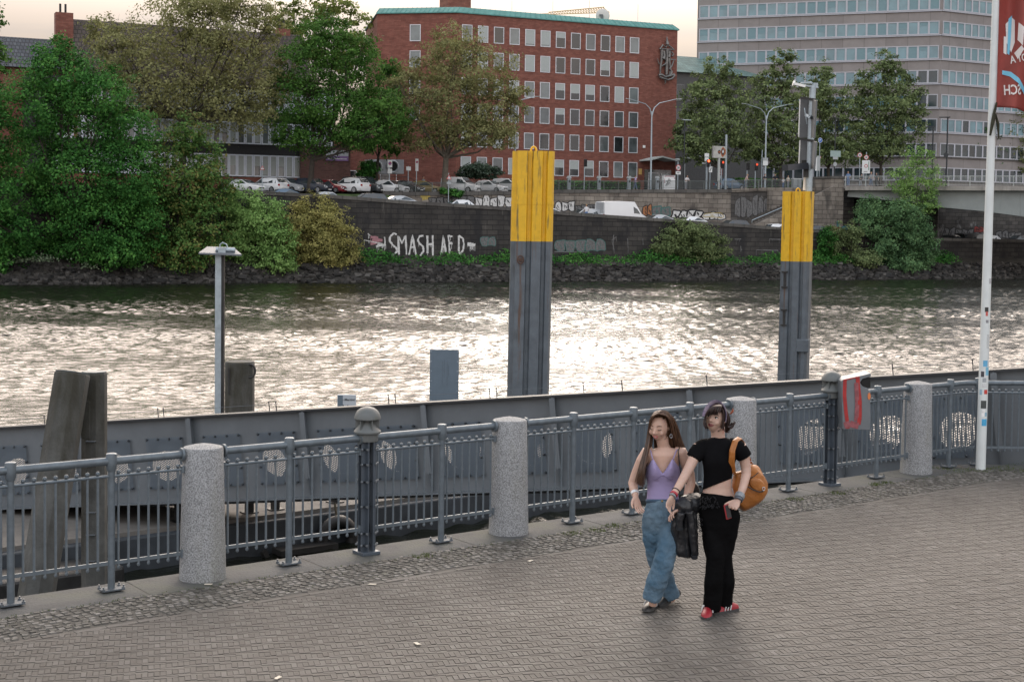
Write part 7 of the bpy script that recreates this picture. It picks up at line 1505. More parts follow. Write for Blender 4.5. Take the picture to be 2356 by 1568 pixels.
def face(fig, h, lipm, browm, closed, smile):
    m_eye = mat('eye_white', (.55, .52, .50), .3, var=0); m_iris = mat('iris_dark', (.02, .014, .010), .2, var=0); m_lash = mat('lash', (.015, .010, .010), .6, var=0)
    for sg in (-1, 1):
        m = MB()
        if not closed: m.ell(h(sg * .030, -.0765, .010), (.0150, .0075, .0088), 10, 6); m.build('eye', m_eye, fig.root, True); m = MB(); m.ell(h(sg * .030 - .003, -.0825, .010), (.0070, .0045, .0076), 8, 6); m.build('iris', m_iris, fig.root, True); m = MB(); m.path([h(sg * .015, -.081, .014), h(sg * .030, -.084, .0195), h(sg * .046, -.074, .015)], [.0022, .0042, .0028], 6); m.build('eyelash', m_lash, fig.root, True)
        else: m.path([h(sg * .016, -.083, .007), h(sg * .030, -.084, .001), h(sg * .045, -.074, .006)], [.002, .0036, .0024], 6); m.build('eyelash', m_lash, fig.root, True)
        m = MB(); m.path([h(sg * .014, -.086, .030), h(sg * .030, -.083, .036), h(sg * .048, -.068, .030)], [.0030, .0038, .0018], 6); m.build('eyebrow', browm, fig.root, True)
    m = MB(); u_ = .006 * smile
    m.path([h(-.025, -.070, -.051 + u_), h(-.012, -.0795, -.0475), h(0, -.0825, -.049), h(.012, -.0795, -.0475), h(.025, -.070, -.051 + u_)], [.0018, .0044, .0050, .0044, .0018], 8)
    m.path([h(-.024, -.070, -.053 + u_), h(-.011, -.0785, -.059), h(0, -.0815, -.0605), h(.011, -.0785, -.059), h(.024, -.070, -.053 + u_)], [.0018, .0050, .0060, .0050, .0018], 8); m.build('lips', lipm, fig.root, True)
    if smile < 1: return
    m = MB(); m.path([h(-.017, -.0765, -.0535 + u_ * .5), h(0, -.0835, -.0545), h(.017, -.0765, -.0535 + u_ * .5)], [.0015, .003, .0015], 6); m.build('teeth', mat('teeth', (.62, .58, .54), .4, var=0), fig.root, True)
def hair_cap(m, C, Rm, k, grow, face_z, back=0):
    nu, nv = 30, 18; keep = []; vs = []
    for i in range(nv + 1):
        ph = math.pi * i / nv - math.pi / 2
        for j in range(nu):
            t = 2 * math.pi * j / nu; x, y, z = math.cos(ph) * math.cos(t), math.cos(ph) * math.sin(t), math.sin(ph); low = max(0, -z - .05); g = grow * (1 + .06 * math.sin(9 * t + 3 * z) * (1 - abs(z)))
            vs.append(C + Rm @ (Vector((x * .071 * g, y * .092 * g + back * (y > 0), z * .112 * g)) * k)); keep.append((x, y, z))
    for i in range(nv):
        for j in range(nu):
            f = (i * nu + j, i * nu + (j + 1) % nu, (i + 1) * nu + (j + 1) % nu, (i + 1) * nu + j); x, y, z = [sum(keep[q][e] for q in f) / 4 for e in range(3)]
            if y < -.22 and z < face_z - .10 * abs(x): continue
            if z < -.75: continue
            m.add([vs[q] for q in f], [(0, 1, 2, 3)])
def strands(m, fig, guides, n, spread, r0, rr, n_side=5):
    """guides: list of polylines in picture units; hair is spread between neighbouring guides"""
    for i in range(n):
        f = rr.random() * (len(guides) - 1.001); a = int(f); t = f - a; ga, gb = guides[a], guides[a + 1]; jx, jy, jd = rr.gauss(0, spread), rr.gauss(0, spread * .3), rr.gauss(0, .012); pts = []; ln = rr.uniform(.86, 1.05)
        for k, (p_, q_) in enumerate(zip(ga, gb)):
            w = k / (len(ga) - 1); pts.append(fig.p(p_[0] + (q_[0] - p_[0]) * t + jx * (.3 + w), p_[1] + (q_[1] - p_[1]) * t + jy * w, p_[2] + (q_[2] - p_[2]) * t + jd))
        if ln < 1: pts[-1] = pts[-2].lerp(pts[-1], ln * ln)
        # smooth through the guide points
        sp = []
        for k in range(len(pts) - 1):
            p0, p1, p2, p3 = pts[max(k - 1, 0)], pts[k], pts[k + 1], pts[min(k + 2, len(pts) - 1)]
            for q in (0, .33, .66): sp.append(.5 * ((2 * p1) + (p2 - p0) * q + (2 * p0 - 5 * p1 + 4 * p2 - p3) * q * q + (3 * p1 - p0 - 3 * p2 + p3) * q ** 3))
        sp.append(pts[-1]); L_ = len(sp); m.path(sp, [r0 * (1 - .75 * (k / (L_ - 1)) ** 1.5) * (.6 + .4 * min(1, k / 2)) for k in range(L_)], n_side)
m_sk1 = skinmat('skin_light', (.50, .325, .255)); m_sk2 = skinmat('skin_light_cool', (.49, .33, .265))
m_hair1 = mat('hair_long_brown', (.050, .026, .016), .42, var=.5, scale=40, stretch=(1, 1, .06), col2=(.115, .060, .034)); m_hair2 = mat('hair_dark', (.018, .010, .009), .38, var=.5, scale=40, stretch=(1, 1, .1), col2=(.045, .022, .018))
m_lilac = fabric('top_lilac', (.30, .255, .43), .06, 6, .35, 12); m_jean = fabric('jeans_denim', (.062, .118, .175), .2, 2.6, .9, 15, .9, (.155, .222, .282)); m_shirt = fabric('tee_black', (.006, .006, .007), .2, 6, .5, 9, .95, spec=.05); m_trou = fabric('trousers_black', (.005, .005, .0055), .2, 6, .5, 8, .95, spec=.05)
m_leather = mat('leather_black', (.010, .011, .014), .46, var=.2, scale=5, bump=.4, bscale=16, spec=.6); m_tan = mat('leather_tan', (.33, .118, .022), .48, var=.22, scale=7, bump=.6, bscale=18); m_shoek = mat('shoe_black', (.012, .012, .013), .45, var=.1); m_sole = mat('shoe_sole', (.05, .05, .05), .7, var=.1); m_shoer = mat('shoe_red', (.28, .016, .026), .45, var=.1)
m_silver = mat('silver', (.45, .46, .48), .3, .8, var=.1); m_bandg = mat('bangle_grey', (.22, .24, .26), .45, .4, var=.3, scale=60)
def shoe(fig, toe, heel, upper, stripes, w=.042):
    """toe / heel: ground-level points in the figure's frame"""
    T_, H_ = toe, heel; d = (T_ - H_); Ln = d.length; d.normalize(); up = Vector((0, 0, 1)); a = d.cross(up).normalized(); up = a.cross(d).normalized()
    sec = [(-.02, .026, .050, .03), (.04, .034, .075, .036), (.10, .036, .070, .038), (.16, .042, .058, .046), (.21, .043, .045, .046), (.245, .030, .034, .034), (.262, .010, .020, .012)]; s = Ln / .262
    m = MB(); m.rings([[H_ + d * x * s + a * (wd if abs(math.sin(t)) < .99 else wd) * math.cos(t) + up * (.018 + (h - .018) * max(0, math.sin(t)) + .0) for t in np.linspace(0, math.pi, 10)] + [H_ + d * x * s + a * wd * -.9 + up * .012, H_ + d * x * s + a * wd * .9 + up * .012] for x, wd, h, sw in sec]); m.build('shoe', upper, fig.root, True)
    m = MB(); m.rings([[H_ + d * x * s + a * sw * c + up * z for c, z in ((-1, 0), (1, 0), (1, .02), (-1, .02))] for x, wd, h, sw in sec]); m.build('shoe_sole', m_sole, fig.root)
    if stripes is not None:
        m = MB()
        for k in range(3):
            for sg in (-1, 1):
                x = .085 + k * .028; m.path([H_ + d * x * s + a * sg * .045 + up * .022, H_ + d * (x - .012) * s + a * sg * .041 + up * .05, H_ + d * (x - .02) * s + a * sg * .025 + up * .072], [.0055] * 3, 5)
        m.build('shoe_stripes', stripes, fig.root)
# ------------------------------------------------------------------ woman in lilac and jeans
A = Fig('smiling long-haired woman in a lilac strap top and loose blue jeans, eyes lowered', (1500, 1406)); RA = A.root
HA = A.p(1517, 981, .02); RmA = Matrix.Rotation(R(3), 3, 'Y') @ Matrix.Rotation(R(-27), 3, 'Z') @ Matrix.Rotation(R(13), 3, 'X')
m = MB(); hA = head(m, HA, RmA, 1.06)
A.limb(m, [(1521, 996, .03), (1526, 1024, .05), (1530, 1040, .06)], [15, 14, 19], 14)
tors = [(1530, 1030, 20, .055), (1529, 1038, 40, .075), (1527, 1048, 44, .09), (1526, 1065, 37, .09), (1525, 1085, 34, .095), (1525, 1105, 31, .087), (1524, 1125, 31, .083), (1525, 1150, 36, .10), (1524, 1185, 42, .115)]
m.rings([A.ring(x, y, w, d, 0, .06) for x, y, w, d in tors])
for bx in (1508, 1546): m.ell(A.p(bx, 1086, .0), (.043, .042, .046), 14, 10)
A.limb(m, [(1503, 1038, .06), (1489, 1041, .06), (1477, 1060, .06), (1464, 1090, .08), (1456, 1112, .08), (1458, 1126, .03), (1462, 1140, -.02)], [11, 15, 14, 12.5, 11.5, 10, 7.5])
A.limb(m, [(1552, 1037, .06), (1567, 1040, .06), (1578, 1062, .07), (1586, 1090, .09), (1589, 1110, .08), (1580, 1150, -.02), (1566, 1170, -.10)], [11, 15, 14, 12.5, 12, 10, 8])
hand(m, A.p(1462, 1141, -.02), A.p(1468, 1168, -.05) - A.p(1462, 1141, -.02), Vector((.6, -.7, 0)), 1, .35)
hand(m, A.p(1566, 1171, -.10), A.p(1540, 1184, -.16) - A.p(1566, 1171, -.10), Vector((0, -.5, -.8)), -1, .5)
fr, bk_ = gp(1497, 1404) - A.g, gp(1541, 1390) - A.g; dyb = bk_.y
A.limb(m, [(1545, 1190, .05), (1540, 1240, -.02), (1529, 1290, -.07), (1512, 1335, -.06), (1501, 1392, -.02)], [20, 17, 14, 12, 9]); A.limb(m, [(1503, 1190, .06), (1503, 1235, .08), (1511, 1285, .13), (1530, 1330, .22), (1545, 1384, dyb)], [20, 17, 13, 12, 9])
soft(m.build('body', m_sk1, RA, True), .0048, 4)
m_lip1 = mat('lips_rose', (.36, .10, .09), .4, var=0); face(A, hA, m_lip1, m_hair1, True, 1.3)
# top: cups running up into thin straps, snug waist
m = MB(); n = 64
def cup_ring(y, hw, dep, top): return A.ring(1525, y, hw, dep, 0, .06, n)
def neck(y0, c):   # front dips to a V, sides rise to the straps
    x = abs(c); return y0
rgs = []
for f in (0, 1, 2):
    rg_ = []
    for k in range(n):
        a = 2 * math.pi * k / n; c, q = math.cos(a), math.sin(a); hw, dd = (39.5 + f * .6, .116 + f * .002); front = q < 0
        bump_ = .064 * (math.exp(-((c - .48) / .30) ** 2) + math.exp(-((c + .48) / .30) ** 2)) if front else 0
        ac = abs(c); vy = (1090 - 38 * min(ac / .60, 1)) if ac < .60 else 1052 + 24 * ((ac - .60) / .40) ** .7
        y = [vy, vy + (1093 - vy) * .5, 1096][f] if front else [1076, 1084, 1095][f]
        rg_.append(A.p(1525 + hw * c, y, .06 + dd * q - bump_ * (0.55, 1, .7)[f]))
    rgs.append(rg_)
m.rings(rgs + [A.ring(x, y, w + 1.6, d + .008, 0, .06, n) for x, y, w, d in ((1525, 1106, 33.5, .097), (1524, 1125, 33, .092), (1525, 1142, 35, .10), (1525, 1152, 36.5, .105))], cap=False)
o = m.build('top', m_lilac, RA, True); s_ = o.modifiers.new('sub', 'SUBSURF'); s_.levels = s_.render_levels = 1; s_ = o.modifiers.new('thick', 'SOLIDIFY'); s_.thickness = .004
for x0, y0, x1, y1 in ((1501.5, 1055, 1497, 1036), (1549, 1055, 1557, 1034)):
    m = MB(); m.path([A.p(x0, y0, -.055), A.p((x0 + x1) / 2, (y0 + y1) / 2, -.035), A.p(x1, y1, -.0), A.p(x1, y1 + 3, .10)], .0045, 6); m.build('shoulder_strap', m_lilac, RA, True)
m = MB(); m.path([A.p(1525 + 36 * c, 1098 - 5 * math.cos(c * 6.28), .06 - .118 * math.sqrt(max(0, 1 - c * c)) - .012) for c in np.linspace(-.95, .95, 22)], .0035, 5); m.build('bust_seam', fabric('seam_lilac', (.20, .165, .30), .05), RA, True)
# jeans
m = MB(); m.rings([A.ring(x, y, w, d, 0, .06) for x, y, w, d in ((1525, 1149, 38, .112), (1525, 1160, 40, .118), (1524, 1185, 43.5, .126), (1523, 1208, 42, .118), (1523, 1228, 36, .095), (1523, 1245, 26, .06))])
A.limb(m, [(1503, 1190, .06), (1503, 1235, .08), (1511, 1285, .13), (1530, 1330, .22), (1546, 1376, dyb)], [25, 25, 22.5, 22, 20], 16); A.limb(m, [(1545, 1190, .05), (1540, 1240, -.02), (1529, 1290, -.07), (1512, 1335, -.06), (1500, 1376, -.02)], [25, 26, 24.5, 24, 22], 16)
o = soft(m.build('jeans', m_jean, RA, True), .0075, 7, .026, .075)
m = MB(); m.rings([A.ring(1525, y, 39.5, .117, 0, .06) for y in (1148, 1155)], cap=False); o = m.build('waistband', fabric('denim_band', (.06, .10, .155), .2, 8, .3, 30), RA, True); s_ = o.modifiers.new('t', 'SOLIDIFY'); s_.thickness = .006
m = MB(); m.ell(A.p(1523.5, 1152, -.065), (.009, .005, .009), 10, 6); m.build('button', mat('brass', (.30, .2, .09), .4, .7, var=0), RA, True)
m = MB(); m.path([A.p(1493, 1163, -.045), A.p(1498, 1172, -.06), A.p(1510, 1174, -.075), A.p(1514, 1160, -.07)], .0028, 5); m.path([A.p(1524, 1158, -.075), A.p(1525, 1180, -.09), A.p(1526, 1205, -.09)], .003, 5); m.build('seam', fabric('denim_seam', (.10, .15, .2), .1), RA, True)
shoe(A, fr + Vector((-.05, -.09, .015)), fr + Vector((.04, .14, 0)), m_shoek, mat('stripe_white', (.5, .5, .5), .6, var=.05)); shoe(A, bk_ + Vector((-.10, -.09, 0)), bk_ + Vector((.07, .12, .05)), m_shoek, mat('stripe_white', (.5, .5, .5), .6))
# hair
m = MB(); hair_cap(m, HA, RmA, 1.06, 1.09, .76, .012); rr = random.Random(12)
lg = [[(1521, 945, -.05), (1503, 956, -.035), (1496, 980, .02), (1493, 1006, .04), (1488, 1036, .0), (1481, 1078, -.055), (1478, 1122, -.05)], [(1526, 944, -.01), (1504, 958, .0), (1496, 985, .04), (1493, 1010, .05), (1485, 1042, .02), (1473, 1082, -.03), (1466, 1108, -.02)], [(1530, 945, .04), (1508, 962, .05), (1500, 992, .08), (1497, 1018, .08), (1491, 1045, .07), (1484, 1080, .05), (1477, 1118, .05)]]
strands(m, A, lg, 210, 2.4, .0055, rr)
rgd = [[(1521, 946, -.07), (1536, 957, -.075), (1544, 975, -.05), (1548, 995, -.01), (1556, 1016, .04), (1563, 1036, .08)], [(1530, 945, .02), (1546, 960, .02), (1556, 985, .05), (1562, 1008, .08), (1570, 1030, .10), (1574, 1044, .12)], [(1530, 948, .08), (1535, 965, .10), (1545, 990, .12), (1550, 1015, .13), (1552, 1040, .14), (1552, 1070, .17)]]
strands(m, A, rgd, 210, 2.4, .0055, rr)
strands(m, A, [[(1516, 952, -.098), (1504, 957, -.085), (1498, 970, -.055), (1495, 988, .0)], [(1519, 947, -.07), (1504, 953, -.05), (1497, 966, -.01), (1494, 986, .04)], [(1522, 943, -.01), (1507, 948, .0), (1499, 962, .04), (1496, 985, .07)]], 110, .8, .0055, rr)
strands(m, A, [[(1516, 952, -.098), (1530, 955, -.10), (1541, 965, -.07), (1546, 982, -.02)], [(1519, 947, -.07), (1533, 951, -.06), (1543, 962, -.03), (1549, 982, .02)], [(1522, 943, -.01), (1534, 946, .0), (1544, 958, .03), (1550, 982, .06)]], 110, .8, .0055, rr)
strands(m, A, [[(1545, 968, .0), (1547, 985, .02), (1546, 1005, .05), (1547, 1025, .09), (1549, 1045, .13)], [(1535, 970, .10), (1533, 990, .11), (1532, 1010, .11), (1534, 1028, .13), (1538, 1045, .15)], [(1506, 970, .08), (1505, 990, .09), (1504, 1010, .09), (1504, 1030, .09), (1503, 1046, .10)]], 130, 1.6, .007, rr)
m.build('hair', m_hair1, RA, True)
for x, y, dy in ((1544, 1003, -.03),):
    m = MB(); m.path([A.p(x + 3 * math.sin(a), y + 4 * math.cos(a), dy) for a in np.linspace(0, 6.28, 13)], .0022, 5, cap=False); m.build('earring', m_silver, RA, True)
m = MB(); W = A.p(1460.5, 1134, .0); dd = (A.p(1462, 1140, -.02) - A.p(1458, 1126, .03)).normalized(); m.path([W - dd * .012, W + dd * .012], .033, 14); m.build('wrist_watch', mat('watch_white', (.62, .64, .66), .35, .2, var=.05), RA, True)
# ------------------------------------------------------------------ woman in black
B = Fig('dark haired woman with patterned headband, black cropped T-shirt and black trousers', (1648, 1419)); RB = B.root
HB_ = B.p(1647, 962.5, .02); RmB = Matrix.Rotation(R(11), 3, 'Y') @ Matrix.Rotation(R(-30), 3, 'Z') @ Matrix.Rotation(R(-3), 3, 'X')
m = MB(); hB = head(m, HB_, RmB, 1.0)
B.limb(m, [(1651, 980, .03), (1652, 1004, .05), (1653, 1018, .06)], [17, 16, 22], 14)
tb_ = [(1652, 1008, 20, .06), (1655, 1016, 40, .075), (1655, 1028, 47, .09), (1655, 1045, 40, .10), (1654, 1065, 34, .095), (1653, 1085, 31, .095), (1652, 1105, 31, .09), (1651, 1125, 33, .092), (1652, 1150, 40, .105), (1656, 1180, 45, .115)]
m.rings([B.ring(x, y, w, d, 0, .06) for x, y, w, d in tb_])
B.limb(m, [(1609, 1026, .05), (1599, 1048, .02), (1586, 1075, -.03), (1577, 1092, -.06), (1562, 1118, -.14), (1550, 1137, -.20)], [15, 13.5, 12, 11, 9.5, 7.5])
B.limb(m, [(1702, 1024, .06), (1711, 1048, .07), (1716, 1075, .07), (1717, 1092, .05), (1709, 1122, -.03), (1699, 1148, -.10)], [15, 13.5, 12, 11, 9.5, 7.5])
hand(m, B.p(1549, 1139, -.20), B.p(1535, 1168, -.23) - B.p(1549, 1139, -.20), Vector((.8, -.5, .2)), -1, .45)
hand(m, B.p(1698, 1150, -.10), B.p(1682, 1173, -.16) - B.p(1698, 1150, -.10), Vector((-.5, -.6, -.2)), 1, .75)
fl1, fl2 = gp(1634, 1418) - B.g, gp(1668, 1408) - B.g
B.limb(m, [(1638, 1180, .05), (1644, 1270, .0), (1637, 1404, fl1.y + .06)], [20, 13, 9]); B.limb(m, [(1675, 1180, .06), (1667, 1270, .06), (1666, 1400, fl2.y + .05)], [20, 13, 9])
soft(m.build('body', m_sk2, RB, True), .0048, 4)
face(B, hB, mat('lips_wine', (.15, .022, .028), .35, var=0), m_hair2, False, .5)
m = MB(); n = 28
def skew(y0, sl, hw, dep, cx, n=n): return B.ring(cx, y0, hw, dep, sl, .06, n)
m.rings([skew(1006, 0, 19, .062, 1652), skew(1010, 0, 27, .070, 1653), skew(1016, 0, 41, .086, 1655), skew(1028, 0, 48, .100, 1655), skew(1045, 0, 43, .115, 1655), skew(1060, 0, 39, .136, 1654), skew(1072, -2, 36.5, .132, 1654), skew(1087, -5, 34, .112, 1653), skew(1105, -10, 33.5, .100, 1651), skew(1113, -13, 34, .100, 1650)], cap=False)
B.limb(m, [(1638, 1024, .06), (1622, 1026, .058), (1608, 1036, .045), (1595, 1053, .02), (1594.5, 1054, .02)], [17, 21.5, 22, 18.5, 18], 16); B.limb(m, [(1670, 1022, .06), (1687, 1025, .06), (1702, 1034, .065), (1713, 1051, .07), (1713.5, 1052, .07)], [17, 21.5, 22, 18.5, 18], 16)
o = m.build('t_shirt', m_shirt, RB, True); s_ = o.modifiers.new('sub', 'SUBSURF'); s_.levels = s_.render_levels = 1; s_ = o.modifiers.new('t', 'SOLIDIFY'); s_.thickness = .004
m = MB(); m.rings([B.ring(1655 if 1160 < y < 1240 else 1651, y, w, d, sl, .06) for y, w, d, sl in ((1137, 37, .112, 4), (1150, 41.5, .118, 2), (1172, 46.5, .128, 3), (1195, 46, .128, 3), (1225, 41, .115, 2), (1260, 33, .09, 1), (1290, 24, .05, 0))])
B.limb(m, [(1636, 1180, .05), (1641, 1230, .03), (1646, 1275, .0), (1642, 1330, .02), (1638, 1400, fl1.y + .08)], [26, 24, 20.5, 21.5, 21], 16); B.limb(m, [(1677, 1180, .06), (1674, 1230, .06), (1666, 1275, .06), (1669, 1335, .10), (1664, 1398, fl2.y + .06)], [27, 24, 19.5, 21.5, 20], 16)
soft(m.build('trousers', m_trou, RB, True), .0075, 7, .018, .09)
m = MB(); rr = random.Random(5)     # crochet scarf tied at the hip
for k in range(60):
    x, y = 1612 + rr.uniform(0, 40), 1140 + rr.uniform(0, 26); m.path([B.p(x, y, -.075 + .0004 * abs(x - 1650)), B.p(x + rr.uniform(-5, 5), y + rr.uniform(2, 7), -.085)], .0035, 4)
m.build('crochet_scarf', fabric('crochet_black', (.015, .015, .017), .1), RB, True); m = MB()
for k in range(9): a = k * .7; m.path([B.p(1609 + 5 * math.sin(k * 1.9) + 2.5 * math.cos(t), 1192 + k * 3.6 + 2.6 * math.sin(t), -.05) for t in np.linspace(0, 6.28, 8)], .0022, 4, cap=False)
m.build('scarf_fringe', fabric('crochet_black', (.015, .015, .017), .1), RB, True)
shoe(B, fl1 + Vector((-.05, -.10, .0)), fl1 + Vector((.01, .15, .02)), m_shoer, mat('stripe_white', (.5, .5, .5), .6)); shoe(B, fl2 + Vector((-.13, -.06, 0)), fl2 + Vector((.09, .07, .0)), m_shoer, mat('stripe_white', (.5, .5, .5), .6))
m = MB(); hair_cap(m, HB_, RmB, 1.0, 1.10, .58, .014); rr = random.Random(31)
strands(m, B, [[(1652, 932, -.06), (1640, 936, -.10), (1630, 945, -.105), (1626, 955, -.095)], [(1655, 931, -.06), (1646, 936, -.115), (1640, 945, -.12), (1638, 954, -.115)], [(1660, 932, -.05), (1656, 938, -.09), (1653, 947, -.10), (1652, 955, -.095)]], 60, 1.3, .006, rr)
strands(m, B, [[(1650, 932, -.04), (1632, 942, -.07), (1624, 958, -.06), (1622, 972, -.07), (1627, 982, -.09)], [(1652, 932, -.0), (1630, 946, -.03), (1622, 962, -.02), (1619, 976, -.03), (1624, 988, -.05)]], 30, 1.0, .005, rr)
strands(m, B, [[(1660, 935, .0), (1670, 950, .02), (1673, 968, .03), (1672, 982, .04), (1682, 985, .05), (1688, 976, .05)], [(1662, 936, .05), (1675, 952, .06), (1679, 968, .07), (1676, 978, .08), (1684, 975, .08), (1690, 968, .08)], [(1655, 936, .1), (1664, 955, .12), (1668, 975, .12), (1664, 990, .10), (1672, 995, .08), (1676, 990, .06)]], 80, 1.6, .0065, rr)
strands(m, B, [[(1661, 940, -.05), (1664, 955, -.05), (1662, 972, -.045), (1664, 990, -.04)], [(1664, 942, -.03), (1667, 958, -.03), (1665, 975, -.03), (1667, 992, -.03)]], 24, .8, .0045, rr)
m.build('hair', m_hair2, RB, True)
m = MB(); hb_ = lambda x, y, z: HB_ + RmB @ Vector((x, y, z))
m.path([hb_(.087 * math.cos(a), -.014 - .010 * math.sin(a), .131 * math.sin(a) + .002) for a in np.linspace(-.05, math.pi + .05, 18)], [(.004, .027)] * 18, 8, up=(0, 1, 0)); m.build('headband', mat('headband_print', (.46, .40, .50), .7, var=.2, scale=26, col2=(.16, .13, .27)), RB, True)
m = MB()
for k in range(5): m.path([B.p(1680, 952, .06), B.p(1684 + k * .6, 948 - k, .05), B.p(1688 - k * .5, 945 - k * 1.6, .04)], [.006, .008, .002], 6)
m.build('hair_clip', mat('clip_orange', (.36, .10, .05), .5, var=.2), RB, True)
m = MB(); m.path([B.p(1664, 985, -.045), B.p(1663.5, 998, -.045)], [.003, .0015], 5); m.build('earring', mat('earring_red', (.3, .05, .03), .4), RB, True)
def bangle(F_, a, c, f, r, w, mt):
    P, Q = F_.p(*a), F_.p(*c); d = (Q - P).normalized(); C_ = P.lerp(Q, f); m = MB(); m.path([C_ - d * w, C_ - d * w * .5, C_ + d * w * .5, C_ + d * w], [r * .94, r, r, r * .94], 16); m.build('bracelet', mt, F_.root, True)
bangle(B, (1562, 1118, -.14), (1550, 1137, -.20), .95, .032, .008, mat('bracelet_red', (.35, .03, .05), .5, var=.2)); bangle(B, (1562, 1118, -.14), (1550, 1137, -.20), .55, .033, .004, m_shoek); bangle(B, (1562, 1118, -.14), (1550, 1137, -.20), 1.2, .030, .006, m_bandg)
bangle(B, (1709, 1122, -.03), (1699, 1148, -.10), .72, .040, .020, m_bandg); bangle(B, (1709, 1122, -.03), (1699, 1148, -.10), 1.0, .036, .010, mat('bangle_dark', (.09, .10, .12), .4, .4))
# ------------------------------------------------------------------ what they carry
def pillow(fig, out, dy0, thick, layers=((-1, .72), (-.8, .90), (-.3, .99), (.3, 1), (.8, .92), (1, .72))):
    cx = sum(p[0] for p in out) / len(out); cy = sum(p[1] for p in out) / len(out)
    return [[fig.p(cx + (x - cx) * k, cy + (y - cy) * k, dy0 + thick * f) for x, y in out] for f, k in layers]
bg_ = thing('tan_handbag', 'slouchy tan leather shoulder bag hanging behind the arm of the woman in black', 'bag', B.g); m = MB()
outb = [(1687, 1082), (1698, 1084), (1712, 1076), (1728, 1066), (1742, 1070), (1752, 1084), (1762, 1098), (1767, 1115), (1767, 1131), (1758, 1150), (1742, 1162), (1724, 1172), (1710, 1177), (1700, 1170), (1694, 1155), (1688, 1135), (1684, 1115)]
m.rings(pillow(B, outb, .16, .085)); o = m.build('body', m_tan, bg_, True); s_ = o.modifiers.new('s', 'SUBSURF'); s_.levels = s_.render_levels = 2
tx = bpy.data.textures.new('bag_folds', 'CLOUDS'); tx.noise_scale = .10; d_ = o.modifiers.new('folds', 'DISPLACE'); d_.texture = tx; d_.strength = .028; d_.texture_coords = 'LOCAL'
m = MB(); m.rings(pillow(B, [(1724, 1098), (1742, 1096), (1756, 1106), (1763, 1120), (1758, 1134), (1744, 1132), (1730, 1124), (1722, 1112)], .075, .022)); o = m.build('pocket', m_tan, bg_, True); s_ = o.modifiers.new('s', 'SUBSURF'); s_.levels = s_.render_levels = 1
m = MB(); m.path([B.p(1721, 1119, .055), B.p(1733, 1126, .05), B.p(1747, 1131, .05), B.p(1757, 1129, .055)], .0045, 6); m.path([B.p(1726, 1100, .06), B.p(1736, 1094, .065), B.p(1745, 1086, .075)], .0035, 6); m.build('zip', m_dark, bg_, True)
m = MB(); m.path([B.p(1686, 1088, .05), B.p(1681, 1060, -.055), B.p(1683, 1035, -.065), B.p(1690, 1014, -.02), B.p(1700, 1006.5, .06), B.p(1708, 1016, .15), B.p(1715, 1040, .18), B.p(1726, 1070, .17)], [(.016, .005)] * 8, 8, up=(0, 1, 0)); m.path([B.p(1690, 1090, .06), B.p(1687, 1062, -.05), B.p(1688, 1036, -.06), B.p(1695, 1014, -.01), B.p(1704, 1008, .07), B.p(1712, 1018, .16), B.p(1719, 1044, .19), B.p(1731, 1068, .18)], [(.012, .004)] * 8, 8, up=(0, 1, 0)); m.build('strap', m_tan, bg_, True)
m = MB()
for p_ in ((1687, 1084, .045), (1728, 1064, .15), (1757, 1124, .045)): m.path([B.p(p_[0] + 3 * math.cos(t), p_[1] + 4 * math.sin(t), p_[2]) for t in np.linspace(0, 6.28, 10)], .003, 5, cap=False)
m.build('buckle_ring', m_silver, bg_, True)
ph = thing('red_phone', 'small dark red phone in the lowered hand of the woman in black', 'phone', B.g); C_ = B.p(1674, 1176, -.175); m = MB(); m.T = Matrix.Translation(C_) @ Matrix.Rotation(R(-12), 4, 'Y') @ Matrix.Rotation(R(35), 4, 'Z'); m.box((0, 0, 0), (.052, .014, .115)); m.build('case', mat('phone_red', (.28, .03, .035), .35, var=.05), ph, bevel=.005); m = MB(); m.T = Matrix.Translation(C_) @ Matrix.Rotation(R(-12), 4, 'Y') @ Matrix.Rotation(R(35), 4, 'Z'); m.box((0, -.0085, 0), (.042, .004, .10)); m.build('screen', m_trim, ph)
jk = thing('leather_jacket', 'black leather jacket draped over the forearm of the woman in jeans', 'jacket', A.g); m = MB()
A.limb(m, [(1606, 1152, .02), (1592, 1158, -.05), (1574, 1164, -.12), (1560, 1168, -.15)], [(24, 20), (27, 24), (23, 22), (12, 12)], 16)
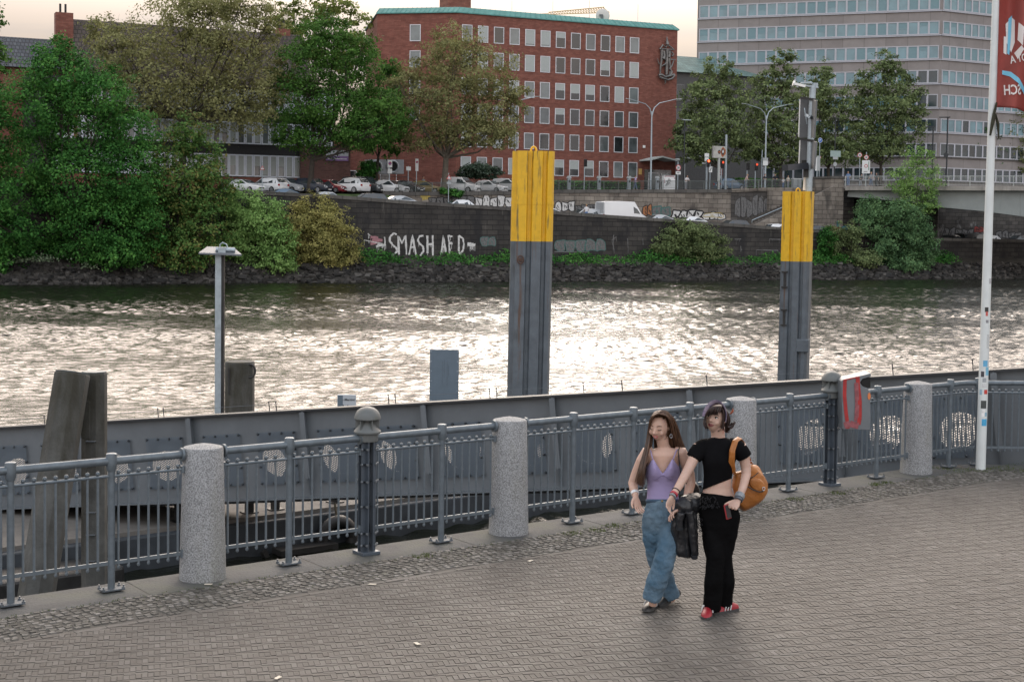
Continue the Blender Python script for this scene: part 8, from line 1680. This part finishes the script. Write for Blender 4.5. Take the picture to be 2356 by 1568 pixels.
def drape(y, x0, x1, dy, th, ph_): 
    cx, hw = (x0 + x1) / 2, (x1 - x0) / 2; out = []
    for k in range(28):
        a = 2 * math.pi * k / 28; c, q = math.cos(a), math.sin(a); out.append(A.p(cx + hw * c, y + 2 * math.sin(3 * c + ph_), dy + th * q * (1 + .35 * math.sin(7 * c + ph_))))
    return out
m.rings([drape(1168, 1558, 1604, -.09, .07, 0), drape(1190, 1547, 1605, -.10, .065, .3), drape(1220, 1543, 1606, -.09, .055, .6), drape(1250, 1550, 1607, -.08, .05, .9), drape(1272, 1556, 1608, -.08, .045, 1.1), drape(1281, 1560, 1606, -.08, .03, 1.2)])
o = soft(m.build('body', m_leather, jk, True), .007, 3, .022, .07)
m = MB(); A.limb(m, [(1586, 1175, -.19), (1590, 1205, -.18), (1594, 1245, -.155), (1597, 1274, -.14)], [(12, 9), (13, 9), (12, 8), (11, 7)], 12); A.limb(m, [(1567, 1178, -.19), (1564, 1195, -.19), (1564, 1212, -.18)], [(12, 9), (12, 9), (11, 8)], 12); soft(m.build('sleeve', m_leather, jk, True), .006, 2, .016, .06)
m = MB(); A.limb(m, [(1597, 1274, -.14), (1598, 1283, -.135)], [(11.5, 8), (11, 7.5)], 12); A.limb(m, [(1564, 1211, -.18), (1564, 1218, -.18)], [(11.5, 8.5), (11, 8)], 12); m.build('cuff', fabric('rib_knit', (.02, .022, .026), .1, 30), jk, True)
sb_ = thing('black_shoulder_bag', 'small black shoulder bag at the side of the woman in jeans, strap over her shoulder', 'bag', A.g); m = MB(); m.rings(pillow(A, [(1584, 1110), (1600, 1106), (1609, 1118), (1612, 1134), (1606, 1146), (1590, 1146), (1582, 1132)], .12, .05)); o = m.build('body', m_leather, sb_, True); s_ = o.modifiers.new('s', 'SUBSURF'); s_.levels = s_.render_levels = 2
m = MB(); m.path([A.p(1565, 1029, .09), A.p(1560.5, 1034, -.03), A.p(1562, 1055, -.055), A.p(1566, 1085, -.03), A.p(1574, 1108, .03), A.p(1588, 1116, .10)], [(.010, .004)] * 6, 8, up=(0, 1, 0)); m.path([A.p(1565, 1029, .09), A.p(1572, 1050, .17), A.p(1588, 1112, .15)], [(.010, .004)] * 3, 8, up=(0, 1, 0)); m.build('strap', m_leather, sb_, True)
